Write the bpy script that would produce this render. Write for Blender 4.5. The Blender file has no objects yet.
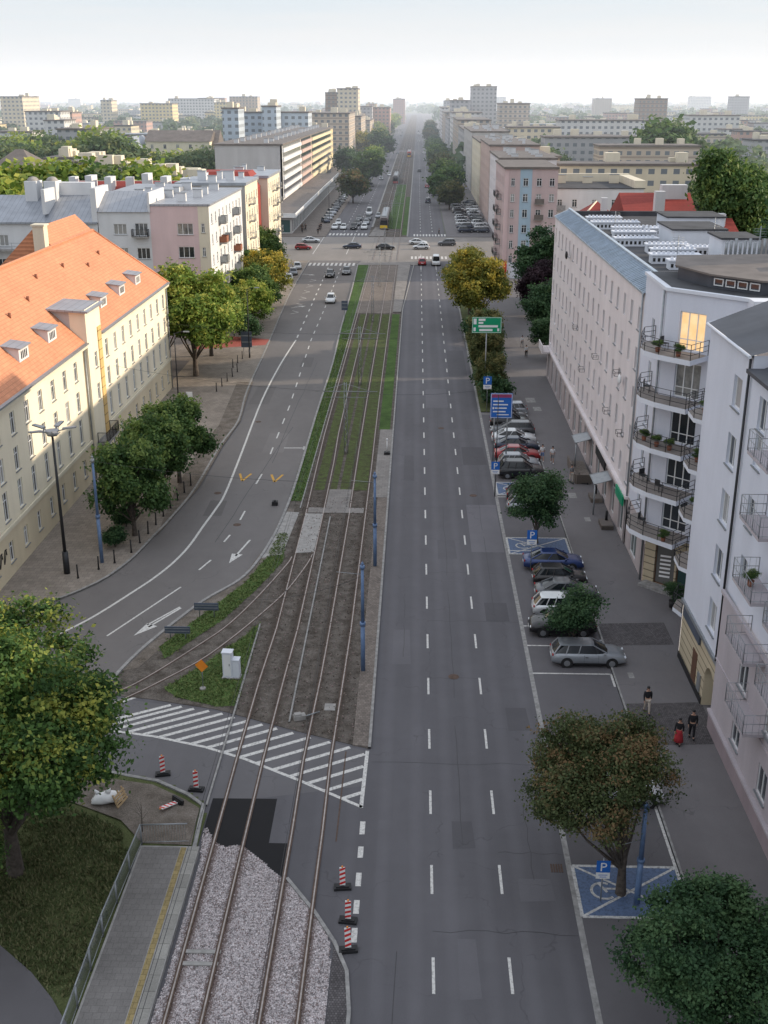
import bpy, math, random, numpy as np
from mathutils import Vector, Matrix
R = math.radians
rnd = random.Random(7)
scene = bpy.context.scene
COL = scene.collection
CAM = Vector((0, 0, 34.06))
V2 = Vector

# ------------------------------------------------------------------ helpers
def tag(o, label=None, cat=None, group=None, kind=None):
    if label: o['label'] = label
    if cat: o['category'] = cat
    if group: o['group'] = group
    if kind: o['kind'] = kind
    return o

def empty(name, loc, rz=0, label=None, cat=None, group=None, parent=None):
    o = bpy.data.objects.new(name, None); COL.objects.link(o)
    o.location = loc; o.rotation_euler = (0, 0, rz); o.empty_display_size = .2
    o.parent = parent
    return tag(o, label, cat, group)

class MB:
    """collects faces for one mesh object"""
    def __init__(s): s.v = []; s.f = []; s.m = []; s.sm = []; s.cuts = []
    def cut(s): s.cuts.append(len(s.f))
    def face(s, pts, m=0, smooth=False):
        n = len(s.v); s.v += [tuple(p) for p in pts]; s.f.append(tuple(range(n, n + len(pts)))); s.m.append(m); s.sm.append(smooth)
    def box(s, x0, y0, z0, x1, y1, z1, m=0):
        a = [(x0,y0,z0),(x1,y0,z0),(x1,y1,z0),(x0,y1,z0),(x0,y0,z1),(x1,y0,z1),(x1,y1,z1),(x0,y1,z1)]
        n = len(s.v); s.v += a
        for q in ((0,3,2,1),(4,5,6,7),(0,1,5,4),(1,2,6,5),(2,3,7,6),(3,0,4,7)):
            s.f.append(tuple(n + i for i in q)); s.m.append(m); s.sm.append(False)
    def obox(s, o, u, w, h, d, m=0, z=None):
        """box: origin o (bottom, centre of near edge), horizontal unit u, width w along u, depth d along left normal, height h"""
        o = Vector(o); u = Vector((u[0], u[1], 0)).normalized(); n = Vector((-u.y, u.x, 0))
        p = [o - u*w/2, o + u*w/2, o + u*w/2 + n*d, o - u*w/2 + n*d]
        s.prism(p, h, m)
    def prism(s, pts, h, m=0, mt=None):
        n = len(pts); k = len(s.v)
        s.v += [tuple(p) for p in pts] + [(p[0], p[1], p[2] + h) for p in pts]
        for i in range(n):
            j = (i + 1) % n; s.f.append((k+i, k+j, k+n+j, k+n+i)); s.m.append(m); s.sm.append(False)
        s.f.append(tuple(k + n + i for i in range(n))); s.m.append(m if mt is None else mt); s.sm.append(False)
        s.f.append(tuple(k + i for i in reversed(range(n)))); s.m.append(m); s.sm.append(False)
    def tube(s, p0, p1, r0, r1=None, n=8, m=0, cap=True, smooth=True):
        r1 = r0 if r1 is None else r1
        p0 = Vector(p0); p1 = Vector(p1); d = (p1 - p0)
        if d.length < 1e-6: return
        d.normalize(); a = d.orthogonal().normalized(); b = d.cross(a)
        k = len(s.v)
        for p, r in ((p0, r0), (p1, r1)):
            for i in range(n):
                t = 2*math.pi*i/n; s.v.append(tuple(p + a*math.cos(t)*r + b*math.sin(t)*r))
        for i in range(n):
            j = (i+1) % n; s.f.append((k+i, k+j, k+n+j, k+n+i)); s.m.append(m); s.sm.append(smooth)
        if cap:
            s.f.append(tuple(k+n+i for i in range(n))); s.m.append(m); s.sm.append(False)
            s.f.append(tuple(k+i for i in reversed(range(n)))); s.m.append(m); s.sm.append(False)
    def path(s, pts, r, n=6, m=0):
        for a, b in zip(pts, pts[1:]): s.tube(a, b, r, r, n, m)
    def ball(s, c, r, n=8, m=0, sx=1, sy=1, sz=1):
        k = len(s.v); rows = max(4, n//2 + 1)
        for i in range(rows + 1):
            t = math.pi*i/rows
            for j in range(n):
                p = 2*math.pi*j/n
                s.v.append((c[0]+r*sx*math.sin(t)*math.cos(p), c[1]+r*sy*math.sin(t)*math.sin(p), c[2]+r*sz*math.cos(t)))
        for i in range(rows):
            for j in range(n):
                q = (j+1) % n; s.f.append((k+i*n+j, k+(i+1)*n+j, k+(i+1)*n+q, k+i*n+q)); s.m.append(m); s.sm.append(True)
    def mesh(s, name):
        me = bpy.data.meshes.new(name); me.from_pydata(s.v, [], s.f)
        me.polygons.foreach_set('material_index', s.m); me.polygons.foreach_set('use_smooth', s.sm)
        me.update(); return me
    def build(s, name, mats, parent=None, loc=(0,0,0), rz=0):
        me = s.mesh(name)
        for m in (mats if isinstance(mats, (list, tuple)) else [mats]): me.materials.append(m)
        return put(name, me, parent, loc, rz)

def put(name, me, parent=None, loc=(0,0,0), rz=0):
    o = bpy.data.objects.new(name, me); COL.objects.link(o)
    o.location = loc; o.rotation_euler = (0, 0, rz); o.parent = parent
    return o

KIDS = {}
def copy_tree(o, loc=None, rz=None, sc=None, parent=None):
    c = o.copy(); COL.objects.link(c); c.parent = parent
    if loc is not None: c.location = loc
    if rz is not None: c.rotation_euler = (0, 0, rz)
    if sc is not None: c.scale = sc if isinstance(sc, (tuple, list)) else (sc, sc, sc)
    for ch in list(o.children):
        copy_tree(ch, parent=c)
    return c

# ------------------------------------------------------------------ materials
def nt(name):
    m = bpy.data.materials.new(name); m.use_nodes = True
    t = m.node_tree; b = t.nodes['Principled BSDF']
    return m, t, b
def N(t, typ, **kw):
    n = t.nodes.new(typ)
    for k, v in kw.items():
        if k in n.inputs: n.inputs[k].default_value = v
        else: setattr(n, k, v)
    return n
def c4(c): return (c[0], c[1], c[2], 1)
def ramp(t, fac, stops):
    n = t.nodes.new('ShaderNodeValToRGB'); e = n.color_ramp.elements
    while len(e) < len(stops): e.new(.5)
    for i, (p, c) in enumerate(stops): e[i].position = p; e[i].color = c4(c) if len(c) == 3 else c
    t.links.new(fac, n.inputs[0]); return n
def mixc(t, f, a, b, bt='MIX'):
    n = t.nodes.new('ShaderNodeMix'); n.data_type = 'RGBA'; n.blend_type = bt
    for i, v in ((0, f), (6, a), (7, b)):
        if isinstance(v, (int, float)): n.inputs[i].default_value = v
        elif isinstance(v, tuple): n.inputs[i].default_value = c4(v)
        else: t.links.new(v, n.inputs[i])
    return n.outputs[2]
def pos(t, scale=1.0, obj=False):
    if obj: c = t.nodes.new('ShaderNodeTexCoord').outputs['Object']
    else: c = t.nodes.new('ShaderNodeNewGeometry').outputs['Position']
    if scale == 1.0: return c
    mp = t.nodes.new('ShaderNodeMapping'); mp.inputs['Scale'].default_value = scale if isinstance(scale, tuple) else (scale,)*3
    t.links.new(c, mp.inputs[0]); return mp.outputs[0]
def noise(t, vec, scale, detail=4, rough=.6):
    n = t.nodes.new('ShaderNodeTexNoise'); n.inputs['Scale'].default_value = scale; n.inputs['Detail'].default_value = detail; n.inputs['Roughness'].default_value = rough
    t.links.new(vec, n.inputs['Vector']); return n.outputs['Fac']
def bump(t, b, h, strength=.3, dist=.02):
    n = t.nodes.new('ShaderNodeBump'); n.inputs['Strength'].default_value = strength; n.inputs['Distance'].default_value = dist
    t.links.new(h, n.inputs['Height']); t.links.new(n.outputs[0], b.inputs['Normal'])

def plain(name, c, rough=.6, metal=0, var=.12, scale=1.2, spec=.4):
    m, t, b = nt(name)
    n = noise(t, pos(t), scale, 5)
    d = tuple(x*(1-var*1.4) for x in c); l = tuple(min(1, x*(1+var)) for x in c)
    r = ramp(t, n, [(.3, d), (.7, l)])
    t.links.new(r.outputs[0], b.inputs['Base Color'])
    b.inputs['Roughness'].default_value = rough; b.inputs['Metallic'].default_value = metal
    b.inputs['Specular IOR Level'].default_value = spec
    return m

def stucco(name, c, streak=.18, rough=.85):
    """painted render: large blotches, rain streaks running down, fine grain"""
    m, t, b = nt(name)
    big = noise(t, pos(t, (.25, .25, .35)), 1, 5)
    st = noise(t, pos(t, (.55, .55, .09)), 1, 6, .6)
    fine = noise(t, pos(t), 9, 3)
    d = tuple(x*(1-streak) for x in c)
    k = mixc(t, ramp(t, st, [(.35, (0,0,0)), (.75, (1,1,1))]).outputs[0], c, d)
    k = mixc(t, ramp(t, big, [(.35, (0,0,0)), (.7, (.5,.5,.5))]).outputs[0], k, tuple(x*.86 for x in c))
    k = mixc(t, .10, k, fine, 'OVERLAY')
    t.links.new(k, b.inputs['Base Color']); b.inputs['Roughness'].default_value = rough
    b.inputs['Specular IOR Level'].default_value = .25
    bump(t, b, fine, .15, .01)
    return m

def asphalt(name, c=(.085,.086,.095), patch=True, lanes=False):
    m, t, b = nt(name)
    p = pos(t)
    big = noise(t, pos(t, (.12, .035, .1)), 1, 6, .6)
    mid = noise(t, p, .7, 6, .65)
    fine = noise(t, p, 28, 2)
    k = ramp(t, big, [(.3, tuple(x*.86 for x in c)), (.7, tuple(x*1.16 for x in c))]).outputs[0]
    k = mixc(t, .30, k, ramp(t, mid, [(.3, (.42,)*3), (.7, (.58,)*3)]).outputs[0], 'OVERLAY')
    k = mixc(t, .35, k, ramp(t, fine, [(.3, (.35,)*3), (.7, (.65,)*3)]).outputs[0], 'OVERLAY')
    # repair patches
    if patch:
        v = t.nodes.new('ShaderNodeTexVoronoi'); v.distance = 'CHEBYCHEV'; v.inputs['Scale'].default_value = 1; v.inputs['Randomness'].default_value = .9
        t.links.new(pos(t, (.22, .09, .2)), v.inputs['Vector'])
        g = ramp(t, v.outputs['Color'], [(.0, (.44,)*3), (.45, (.5,)*3), (.8, (.5,)*3), (1, (.58,)*3)]).outputs[0]
        k = mixc(t, .55, k, g, 'OVERLAY')
    # cracks and tar lines
    v2 = t.nodes.new('ShaderNodeTexVoronoi'); v2.feature = 'DISTANCE_TO_EDGE'; v2.inputs['Scale'].default_value = 1
    wv = t.nodes.new('ShaderNodeVectorMath'); wv.operation = 'ADD'
    nn = t.nodes.new('ShaderNodeTexNoise'); nn.inputs['Scale'].default_value = .9; t.links.new(p, nn.inputs['Vector'])
    t.links.new(pos(t, (.16, .11, .1)), wv.inputs[0]); 
    sc = t.nodes.new('ShaderNodeVectorMath'); sc.operation = 'SCALE'; sc.inputs['Scale'].default_value = .25
    t.links.new(nn.outputs['Color'], sc.inputs[0]); t.links.new(sc.outputs[0], wv.inputs[1]); t.links.new(wv.outputs[0], v2.inputs['Vector'])
    cr = ramp(t, v2.outputs['Distance'], [(0, (1,1,1)), (.007, (0,0,0))]).outputs[0]
    ck = mixc(t, .5, (0,0,0), ramp(t, mid, [(.45,(0,0,0)),(.6,(1,1,1))]).outputs[0]); 
    cm = mixc(t, 1.0, cr, ck, 'MULTIPLY')
    k = mixc(t, cm, k, tuple(x*.45 for x in c))
    if lanes:   # darker wheel tracks and oil lines along the lanes (period 3.2 m across)
        sx = t.nodes.new('ShaderNodeSeparateXYZ'); t.links.new(p, sx.inputs[0])
        a = t.nodes.new('ShaderNodeMath'); a.operation = 'MULTIPLY_ADD'; a.inputs[1].default_value = 2*math.pi/1.6; a.inputs[2].default_value = .6
        t.links.new(sx.outputs['X'], a.inputs[0])
        s_ = t.nodes.new('ShaderNodeMath'); s_.operation = 'SINE'; t.links.new(a.outputs[0], s_.inputs[0])
        mr = ramp(t, s_.outputs[0], [(0, (.46,)*3), (1, (.54,)*3)]).outputs[0]
        k = mixc(t, .7, k, mr, 'OVERLAY')
    t.links.new(k, b.inputs['Base Color']); b.inputs['Roughness'].default_value = .8; b.inputs['Specular IOR Level'].default_value = .3
    bump(t, b, fine, .25, .01)
    return m

def paving(name, c, sx=.5, sy=.5, gap=.5, var=.2):
    m, t, b = nt(name)
    p = pos(t)
    br = t.nodes.new('ShaderNodeTexBrick'); br.inputs['Scale'].default_value = 1; br.inputs['Brick Width'].default_value = sx; br.inputs['Row Height'].default_value = sy
    br.inputs['Mortar Size'].default_value = .012; br.inputs['Color1'].default_value = c4(c); br.inputs['Color2'].default_value = c4(tuple(x*(1-var) for x in c)); br.inputs['Mortar'].default_value = c4(tuple(x*gap for x in c))
    t.links.new(p, br.inputs['Vector'])
    big = noise(t, p, .35, 6, .65); fine = noise(t, p, 14, 3)
    k = mixc(t, .75, br.outputs['Color'], ramp(t, big, [(.3, (.38,)*3), (.7, (.62,)*3)]).outputs[0], 'OVERLAY')
    k = mixc(t, .4, k, ramp(t, fine, [(.3, (.35,)*3), (.7, (.65,)*3)]).outputs[0], 'OVERLAY')
    t.links.new(k, b.inputs['Base Color']); b.inputs['Roughness'].default_value = .85; b.inputs['Specular IOR Level'].default_value = .25
    return m

def paint(name, c=(.72,.72,.70), wear=.42):
    m, t, b = nt(name)
    p = pos(t); n = noise(t, p, 6, 8, .75)
    k = ramp(t, n, [(wear-.12, tuple(x*.45 for x in c)), (wear+.06, c)]).outputs[0]
    t.links.new(k, b.inputs['Base Color']); b.inputs['Roughness'].default_value = .7
    return m

def gravel(name, c, scale=9, dark=.25, bs=1.0):
    m, t, b = nt(name)
    p = pos(t)
    v = t.nodes.new('ShaderNodeTexVoronoi'); v.inputs['Scale'].default_value = scale; t.links.new(p, v.inputs['Vector'])
    sp = t.nodes.new('ShaderNodeSeparateColor'); t.links.new(v.outputs['Color'], sp.inputs[0])
    k = ramp(t, sp.outputs[0], [(0, tuple(x*dark for x in c)), (.25, tuple(x*.7 for x in c)), (.6, c), (1, tuple(min(1, x*1.5) for x in c))]).outputs[0]
    e = ramp(t, v.outputs['Distance'], [(.0, (1,1,1)), (.75, (.38,.38,.38))]).outputs[0]
    k = mixc(t, .9, k, e, 'MULTIPLY')
    big = noise(t, p, .5, 5)
    k = mixc(t, .6, k, ramp(t, big, [(.3, (.38,)*3), (.7, (.6,)*3)]).outputs[0], 'OVERLAY')
    k = railtint(t, k, (.12,.08,.065), .7, .34)
    t.links.new(k, b.inputs['Base Color']); b.inputs['Roughness'].default_value = .9; b.inputs['Specular IOR Level'].default_value = .2
    bump(t, b, v.outputs['Distance'], bs, -.06)
    return m

def railtint(t, k, col, amt=.75, wd=.38):
    sx = t.nodes.new('ShaderNodeSeparateXYZ'); t.links.new(pos(t), sx.inputs[0]); last = None
    for xr in (-9.5,-8.05,-5.8,-4.32):
        a = N(t, 'ShaderNodeMath', operation='SUBTRACT'); a.inputs[1].default_value = xr; t.links.new(sx.outputs['X'], a.inputs[0])
        b_ = N(t, 'ShaderNodeMath', operation='ABSOLUTE'); t.links.new(a.outputs[0], b_.inputs[0])
        if last:
            m_ = N(t, 'ShaderNodeMath', operation='MINIMUM'); t.links.new(b_.outputs[0], m_.inputs[0]); t.links.new(last, m_.inputs[1]); last = m_.outputs[0]
        else: last = b_.outputs[0]
    return mixc(t, ramp(t, last, [(.05, (amt,)*3), (wd, (0,0,0))]).outputs[0], k, col)
def soil(name, c1, c2, c3=None, s=.8, rail=None):
    m, t, b = nt(name)
    p = pos(t); a = noise(t, p, s, 8, .7); f = noise(t, p, 12, 4, .7)
    st = [(.32, c1), (.62, c2)] + ([(.78, c3)] if c3 else [])
    k = ramp(t, a, st).outputs[0]
    k = mixc(t, .7, k, ramp(t, f, [(.3, (.25,)*3), (.7, (.75,)*3)]).outputs[0], 'OVERLAY')
    if rail: k = railtint(t, k, rail, .7, .5)
    t.links.new(k, b.inputs['Base Color']); b.inputs['Roughness'].default_value = .95; b.inputs['Specular IOR Level'].default_value = .15
    bump(t, b, f, .8, .05)
    return m

def grassmat(name, c1=(.05,.09,.025), c2=(.095,.15,.045), c3=(.17,.16,.09)):
    return soil(name, c1, c2, c3, .45)

def tile(name, c, w=.25, h=.33):
    m, t, b = nt(name)
    p = pos(t)
    sx = t.nodes.new('ShaderNodeSeparateXYZ'); t.links.new(p, sx.inputs[0])
    cb = t.nodes.new('ShaderNodeCombineXYZ'); t.links.new(sx.outputs['Y'], cb.inputs[0]); t.links.new(sx.outputs['Z'], cb.inputs[1])
    br = t.nodes.new('ShaderNodeTexBrick'); br.inputs['Scale'].default_value = 1; br.inputs['Brick Width'].default_value = w; br.inputs['Row Height'].default_value = h*.7
    br.inputs['Mortar Size'].default_value = .02; br.inputs['Color1'].default_value = c4(c); br.inputs['Color2'].default_value = c4(tuple(x*.86 for x in c)); br.inputs['Mortar'].default_value = c4(tuple(x*.7 for x in c))
    t.links.new(cb.outputs[0], br.inputs['Vector'])
    big = noise(t, p, .3, 5); f = noise(t, p, 2.5, 4)
    k = mixc(t, .5, br.outputs['Color'], ramp(t, big, [(.3, (.42,)*3), (.7, (.58,)*3)]).outputs[0], 'OVERLAY')
    k = mixc(t, .35, k, ramp(t, f, [(.3, (.35,)*3), (.7, (.62,)*3)]).outputs[0], 'OVERLAY')
    t.links.new(k, b.inputs['Base Color']); b.inputs['Roughness'].default_value = .75; b.inputs['Specular IOR Level'].default_value = .3
    return m

def seam(name, c, axis='X', pitch=.6, metal=.35, rough=.45):
    m, t, b = nt(name)
    p = pos(t); sx = t.nodes.new('ShaderNodeSeparateXYZ'); t.links.new(p, sx.inputs[0])
    a = t.nodes.new('ShaderNodeMath'); a.operation = 'PINGPONG'; a.inputs[1].default_value = pitch/2; t.links.new(sx.outputs[axis], a.inputs[0])
    r = ramp(t, a.outputs[0], [(0, tuple(x*.55 for x in c)), (.05, c)]).outputs[0]
    big = noise(t, p, .6, 5)
    k = mixc(t, .6, r, ramp(t, big, [(.3, (.38,)*3), (.7, (.62,)*3)]).outputs[0], 'OVERLAY')
    t.links.new(k, b.inputs['Base Color']); b.inputs['Roughness'].default_value = rough; b.inputs['Metallic'].default_value = metal
    return m

def glassmat(name, dark=(.015,.018,.022), curtain=.35):
    """window glass: dark reflective pane; some rooms have pale curtains behind it"""
    m, t, b = nt(name)
    oi = t.nodes.new('ShaderNodeObjectInfo')
    n = noise(t, pos(t), 1.7, 2)
    ad = t.nodes.new('ShaderNodeMath'); ad.operation = 'MULTIPLY_ADD'; ad.inputs[1].default_value = .35; t.links.new(n, ad.inputs[0]); t.links.new(oi.outputs['Random'], ad.inputs[2])
    k = ramp(t, ad.outputs[0], [(0, dark), (.35, tuple(x*2.2 for x in dark)), (.75, tuple(x*3 for x in dark)), (.95, (.30*curtain/.35, .30*curtain/.35, .29*curtain/.35))]).outputs[0]
    t.links.new(k, b.inputs['Base Color']); b.inputs['Roughness'].default_value = .08; b.inputs['Specular IOR Level'].default_value = .6
    return m

def leafmat(name, dark, light, yellow=None, amt=.5, trans=.35):
    m, t, b = nt(name)
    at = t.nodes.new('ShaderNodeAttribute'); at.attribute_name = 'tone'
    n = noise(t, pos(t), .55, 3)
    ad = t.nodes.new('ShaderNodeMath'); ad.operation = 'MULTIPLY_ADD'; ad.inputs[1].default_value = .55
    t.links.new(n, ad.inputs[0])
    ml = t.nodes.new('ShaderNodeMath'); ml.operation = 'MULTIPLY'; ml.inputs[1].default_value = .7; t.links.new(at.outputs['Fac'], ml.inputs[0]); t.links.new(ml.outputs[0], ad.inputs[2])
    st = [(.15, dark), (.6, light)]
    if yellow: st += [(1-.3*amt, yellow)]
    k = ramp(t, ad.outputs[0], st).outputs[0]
    t.links.new(k, b.inputs['Base Color']); b.inputs['Roughness'].default_value = .6; b.inputs['Specular IOR Level'].default_value = .25
    tr = t.nodes.new('ShaderNodeBsdfTranslucent'); 
    k2 = mixc(t, .6, k, (1.0, 1.0, .35), 'MULTIPLY'); t.links.new(k, tr.inputs['Color'])
    mx = t.nodes.new('ShaderNodeMixShader'); mx.inputs[0].default_value = trans
    t.links.new(b.outputs[0], mx.inputs[1]); t.links.new(tr.outputs[0], mx.inputs[2])
    t.links.new(mx.outputs[0], t.nodes['Material Output'].inputs['Surface'])
    return m

def farwall(name, c, floor=2.9, bay=3.2, glass=(.16,.18,.2), band=None, fill=.5):
    """wall of a distant block: rows of window openings as a surface pattern in metres"""
    m, t, b = nt(name)
    p = pos(t); sx = t.nodes.new('ShaderNodeSeparateXYZ'); t.links.new(p, sx.inputs[0])
    def cell(src, size, lo, hi):
        a = N(t, 'ShaderNodeMath', operation='DIVIDE'); a.inputs[1].default_value = size; t.links.new(src, a.inputs[0])
        f = N(t, 'ShaderNodeMath', operation='FRACT'); t.links.new(a.outputs[0], f.inputs[0])
        g = N(t, 'ShaderNodeMath', operation='GREATER_THAN'); g.inputs[1].default_value = lo; t.links.new(f.outputs[0], g.inputs[0])
        l = N(t, 'ShaderNodeMath', operation='LESS_THAN'); l.inputs[1].default_value = hi; t.links.new(f.outputs[0], l.inputs[0])
        q = N(t, 'ShaderNodeMath', operation='MULTIPLY'); t.links.new(g.outputs[0], q.inputs[0]); t.links.new(l.outputs[0], q.inputs[1]); return q.outputs[0]
    hz = N(t, 'ShaderNodeMath', operation='ADD'); t.links.new(sx.outputs['X'], hz.inputs[0]); t.links.new(sx.outputs['Y'], hz.inputs[1])
    u = cell(hz.outputs[0], bay, .25, .25 + fill); w = cell(sx.outputs['Z'], floor, .35, .8)
    q = N(t, 'ShaderNodeMath', operation='MULTIPLY'); t.links.new(u, q.inputs[0]); t.links.new(w, q.inputs[1])
    base = mixc(t, .5, c, noise(t, p, .12, 4), 'OVERLAY') if False else mixc(t, ramp(t, noise(t, p, .1, 4), [(.35,(0,0,0)),(.7,(1,1,1))]).outputs[0], c, tuple(x*.85 for x in c))
    if band:
        bd = cell(sx.outputs['Z'], floor, .0, .22); base = mixc(t, bd, base, band)
    k = mixc(t, q.outputs[0], base, glass)
    t.links.new(k, b.inputs['Base Color']); b.inputs['Roughness'].default_value = .8
    return m

M = {}
M['asphalt_left'] = asphalt('asphalt_left', (.148,.138,.136))
M['asphalt_cross_lit'] = asphalt('asphalt_cross_lit', (.215,.198,.186))  # paler and warmer: sunlight on the junction put into the asphalt colour
M['asphalt'] = asphalt('asphalt', (.108,.105,.116), lanes=True)
M['asphalt_bay'] = asphalt('asphalt_bay', (.112,.107,.115))
M['asphalt_new'] = asphalt('asphalt_new', (.010,.010,.012), patch=False)
M['pave_right'] = asphalt('pavement_asphalt', (.145,.137,.142))
M['pave_left'] = paving('pavement_left', (.27,.235,.205), .5, .5)
M['cobble'] = paving('cobble', (.13,.12,.125), .12, .12, .35, .45)
M['slab'] = paving('slab', (.24,.225,.215), .5, .5, .6)
M['slab_tan'] = paving('slab_tan', (.21,.18,.16), .2, .2, .5, .35)
M['concrete'] = plain('concrete', (.30,.29,.28), .85, var=.2, scale=2)
M['kerb'] = plain('kerb', (.27,.265,.26), .85, var=.25, scale=3)
M['ballast'] = gravel('ballast', (.62,.57,.58), 11, .45)
M['oldballast'] = soil('old_ballast', (.05,.042,.034), (.145,.128,.115), (.19,.195,.14), 1.1, rail=(.055,.043,.035))
M['dirt'] = soil('dirt', (.10,.085,.07), (.19,.165,.145), (.25,.23,.21), .9)
M['grass'] = grassmat('grass')
M['grass_green'] = grassmat('grass_tram', (.04,.07,.022), (.07,.125,.035), (.12,.13,.06))
M['track_grass'] = soil('track_grass', (.055,.05,.03), (.085,.115,.04), (.12,.12,.06), 1.6)
M['grass_dull'] = grassmat('grass_dull', (.06,.075,.03), (.10,.115,.05), (.17,.14,.10))
M['land'] = soil('land', (.10,.12,.08), (.16,.17,.13), (.26,.25,.23), .02)
M['white'] = paint('road_paint', (.60,.59,.57), .47)
M['white_worn'] = paint('road_paint_worn', (.55,.55,.54), .5)
M['blue_paint'] = paint('blue_road_paint', (.09,.14,.25), .47)
M['red_path'] = paint('red_path', (.35,.09,.07), .4)
M['rail'] = plain('rail_steel', (.36,.32,.30), .42, .45, .2, 4)
M['rust'] = plain('rust', (.10,.065,.05), .8, .1, .3, 5)
M['galv'] = plain('galvanised', (.30,.32,.34), .45, .5, .12, 3)
M['dark_metal'] = plain('dark_metal', (.035,.037,.042), .5, .3)
M['black'] = plain('black', (.015,.015,.017), .6)
M['blue_post'] = plain('blue_post', (.12,.19,.33), .5, .1, .15, 3)
M['white_paint'] = plain('white_paint', (.72,.72,.72), .5, 0, .08, 3)
M['frame_white'] = plain('frame_white', (.74,.75,.76), .5, 0, .05)
M['frame_brown'] = plain('frame_brown', (.12,.06,.035), .5, 0, .1)
M['glass'] = glassmat('window_glass')
M['shopglass'] = glassmat('shop_glass', (.012,.03,.03), .15)
M['blind'] = plain('roller_blind', (.34,.33,.33), .7, 0, .05)
M['cream'] = stucco('cream_render', (.82,.75,.60), .14)
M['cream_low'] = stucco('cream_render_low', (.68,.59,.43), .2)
M['cream_light'] = stucco('cream_light', (.72,.66,.53))
M['white_render'] = stucco('white_render', (.66,.67,.69))
M['pink'] = stucco('pink_render', (.68,.52,.52))
M['grey_render'] = stucco('grey_render', (.50,.49,.49))
M['r1'] = stucco('pale_blue_render', (.66,.69,.78), .12)
M['r2'] = stucco('pale_lilac_render', (.74,.69,.70), .2)
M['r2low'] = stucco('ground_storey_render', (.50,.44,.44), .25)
M['lav'] = stucco('lavender_render', (.47,.43,.46), .2)
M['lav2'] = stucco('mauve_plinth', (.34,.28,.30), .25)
M['beige'] = paving('rusticated_stone', (.50,.43,.31), 1.2, .55, .4, .08)
def rusticated(name, c, h=.55):
    m, t, b = nt(name); p = pos(t); sx = t.nodes.new('ShaderNodeSeparateXYZ'); t.links.new(p, sx.inputs[0])
    a = N(t, 'ShaderNodeMath', operation='PINGPONG'); a.inputs[1].default_value = h/2; t.links.new(sx.outputs['Z'], a.inputs[0])
    r = ramp(t, a.outputs[0], [(0, tuple(x*.35 for x in c)), (.035, tuple(x*.4 for x in c)), (.05, c)]).outputs[0]
    k = mixc(t, .5, r, ramp(t, noise(t, p, .8, 5), [(.3, (.4,)*3), (.7, (.6,)*3)]).outputs[0], 'OVERLAY')
    t.links.new(k, b.inputs['Base Color']); b.inputs['Roughness'].default_value = .8; return m
M['beige'] = rusticated('rusticated_stone_bands', (.48,.41,.29))
M['ochre'] = rusticated('ochre_bands', (.62,.42,.17), .9)
M['tile'] = tile('orange_roof_tile', (.62,.27,.15))
M['tile_red'] = tile('red_roof_tile', (.30,.055,.045))
M['zinc'] = seam('zinc_sheet', (.33,.36,.41), 'Y', .9)
M['zincx'] = seam('zinc_sheet_across', (.30,.32,.36), 'X', .7)
M['felt'] = plain('roofing_felt', (.055,.057,.065), .85, 0, .3, .4)
M['felt_brown'] = plain('brown_roof_sheet', (.15,.13,.12), .7, 0, .2, .6)
M['slate'] = plain('slate_roof', (.065,.07,.085), .6, 0, .2, .5)
M['bluewhite'] = stucco('bluewhite', (.70,.73,.80), .12)
M['lit'] = None
m, t, b = nt('lit_room_window')
b.inputs['Base Color'].default_value = (.7,.45,.2,1)
k = ramp(t, noise(t, pos(t), 1.5, 3), [(.3, (1,.58,.26)), (.7, (1,.76,.46))]).outputs[0]
t.links.new(k, b.inputs['Emission Color']); b.inputs['Emission Strength'].default_value = .7; b.inputs['Roughness'].default_value = .2
M['lit'] = m
M['red'] = plain('red', (.55,.03,.03), .5); M['orange'] = plain('orange', (.75,.24,.02), .5)
M['sign_blue'] = plain('sign_blue', (.02,.13,.48), .45, 0, .04); M['sign_green'] = plain('sign_green', (.0,.27,.13), .45, 0, .04)
M['sign_back'] = plain('sign_back', (.09,.11,.15), .5, .2)
M['sign_purple'] = plain('sign_purple', (.30,.05,.13), .5)
M['terracotta'] = plain('terracotta', (.25,.10,.06), .8)
M['wood'] = plain('wood', (.42,.30,.17), .8)
M['bark'] = plain('bark', (.085,.07,.06), .9, 0, .35, 5)
M['skin'] = plain('skin', (.48,.29,.21), .6, 0, .05)
M['tyre'] = plain('tyre', (.02,.02,.021), .8); M['rim'] = plain('rim', (.32,.33,.35), .35, .7)
M['carglass'] = plain('car_glass', (.012,.015,.019), .08, 0, .05, 1, .6)
M['lamp_white'] = plain('headlamp_glass', (.65,.68,.72), .1); M['lamp_red'] = plain('tail_lamp', (.35,.01,.01), .2)
M['leaf_maple'] = leafmat('leaf_maple', (.026,.065,.020), (.087,.167,.041), (.435,.435,.087), .22)  # yellow stop paints the sunlit leaves of the crown
M['leaf_dark'] = leafmat('leaf_dark', (.016,.046,.023), (.052,.110,.046), (.098,.168,.071), .3)
M['leaf_mid'] = leafmat('leaf_mid', (.024,.060,.021), (.088,.160,.046), (.195,.265,.071), .4)
M['leaf_brown'] = leafmat('leaf_brown', (.039,.063,.024), (.098,.124,.050), (.221,.142,.071), .55)
M['leaf_olive'] = leafmat('leaf_olive', (.044,.063,.024), (.115,.133,.050), (.231,.204,.079), .5)
M['leaf_yellow'] = leafmat('leaf_yellow', (.06,.09,.02), (.24,.24,.05), (.52,.40,.07), .7)  # low sun's yellow light put into the leaf colour
M['leaf_lime'] = leafmat('leaf_lime', (.055,.110,.024), (.220,.317,.061), (.439,.439,.098), .6)
M['leaf_purple'] = leafmat('leaf_purple', (.018,.012,.018), (.045,.025,.035), (.07,.04,.05), .3)
M['leaf_far'] = leafmat('leaf_far', (.061,.104,.055), (.122,.183,.085), (.232,.256,.110), .4)

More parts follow.
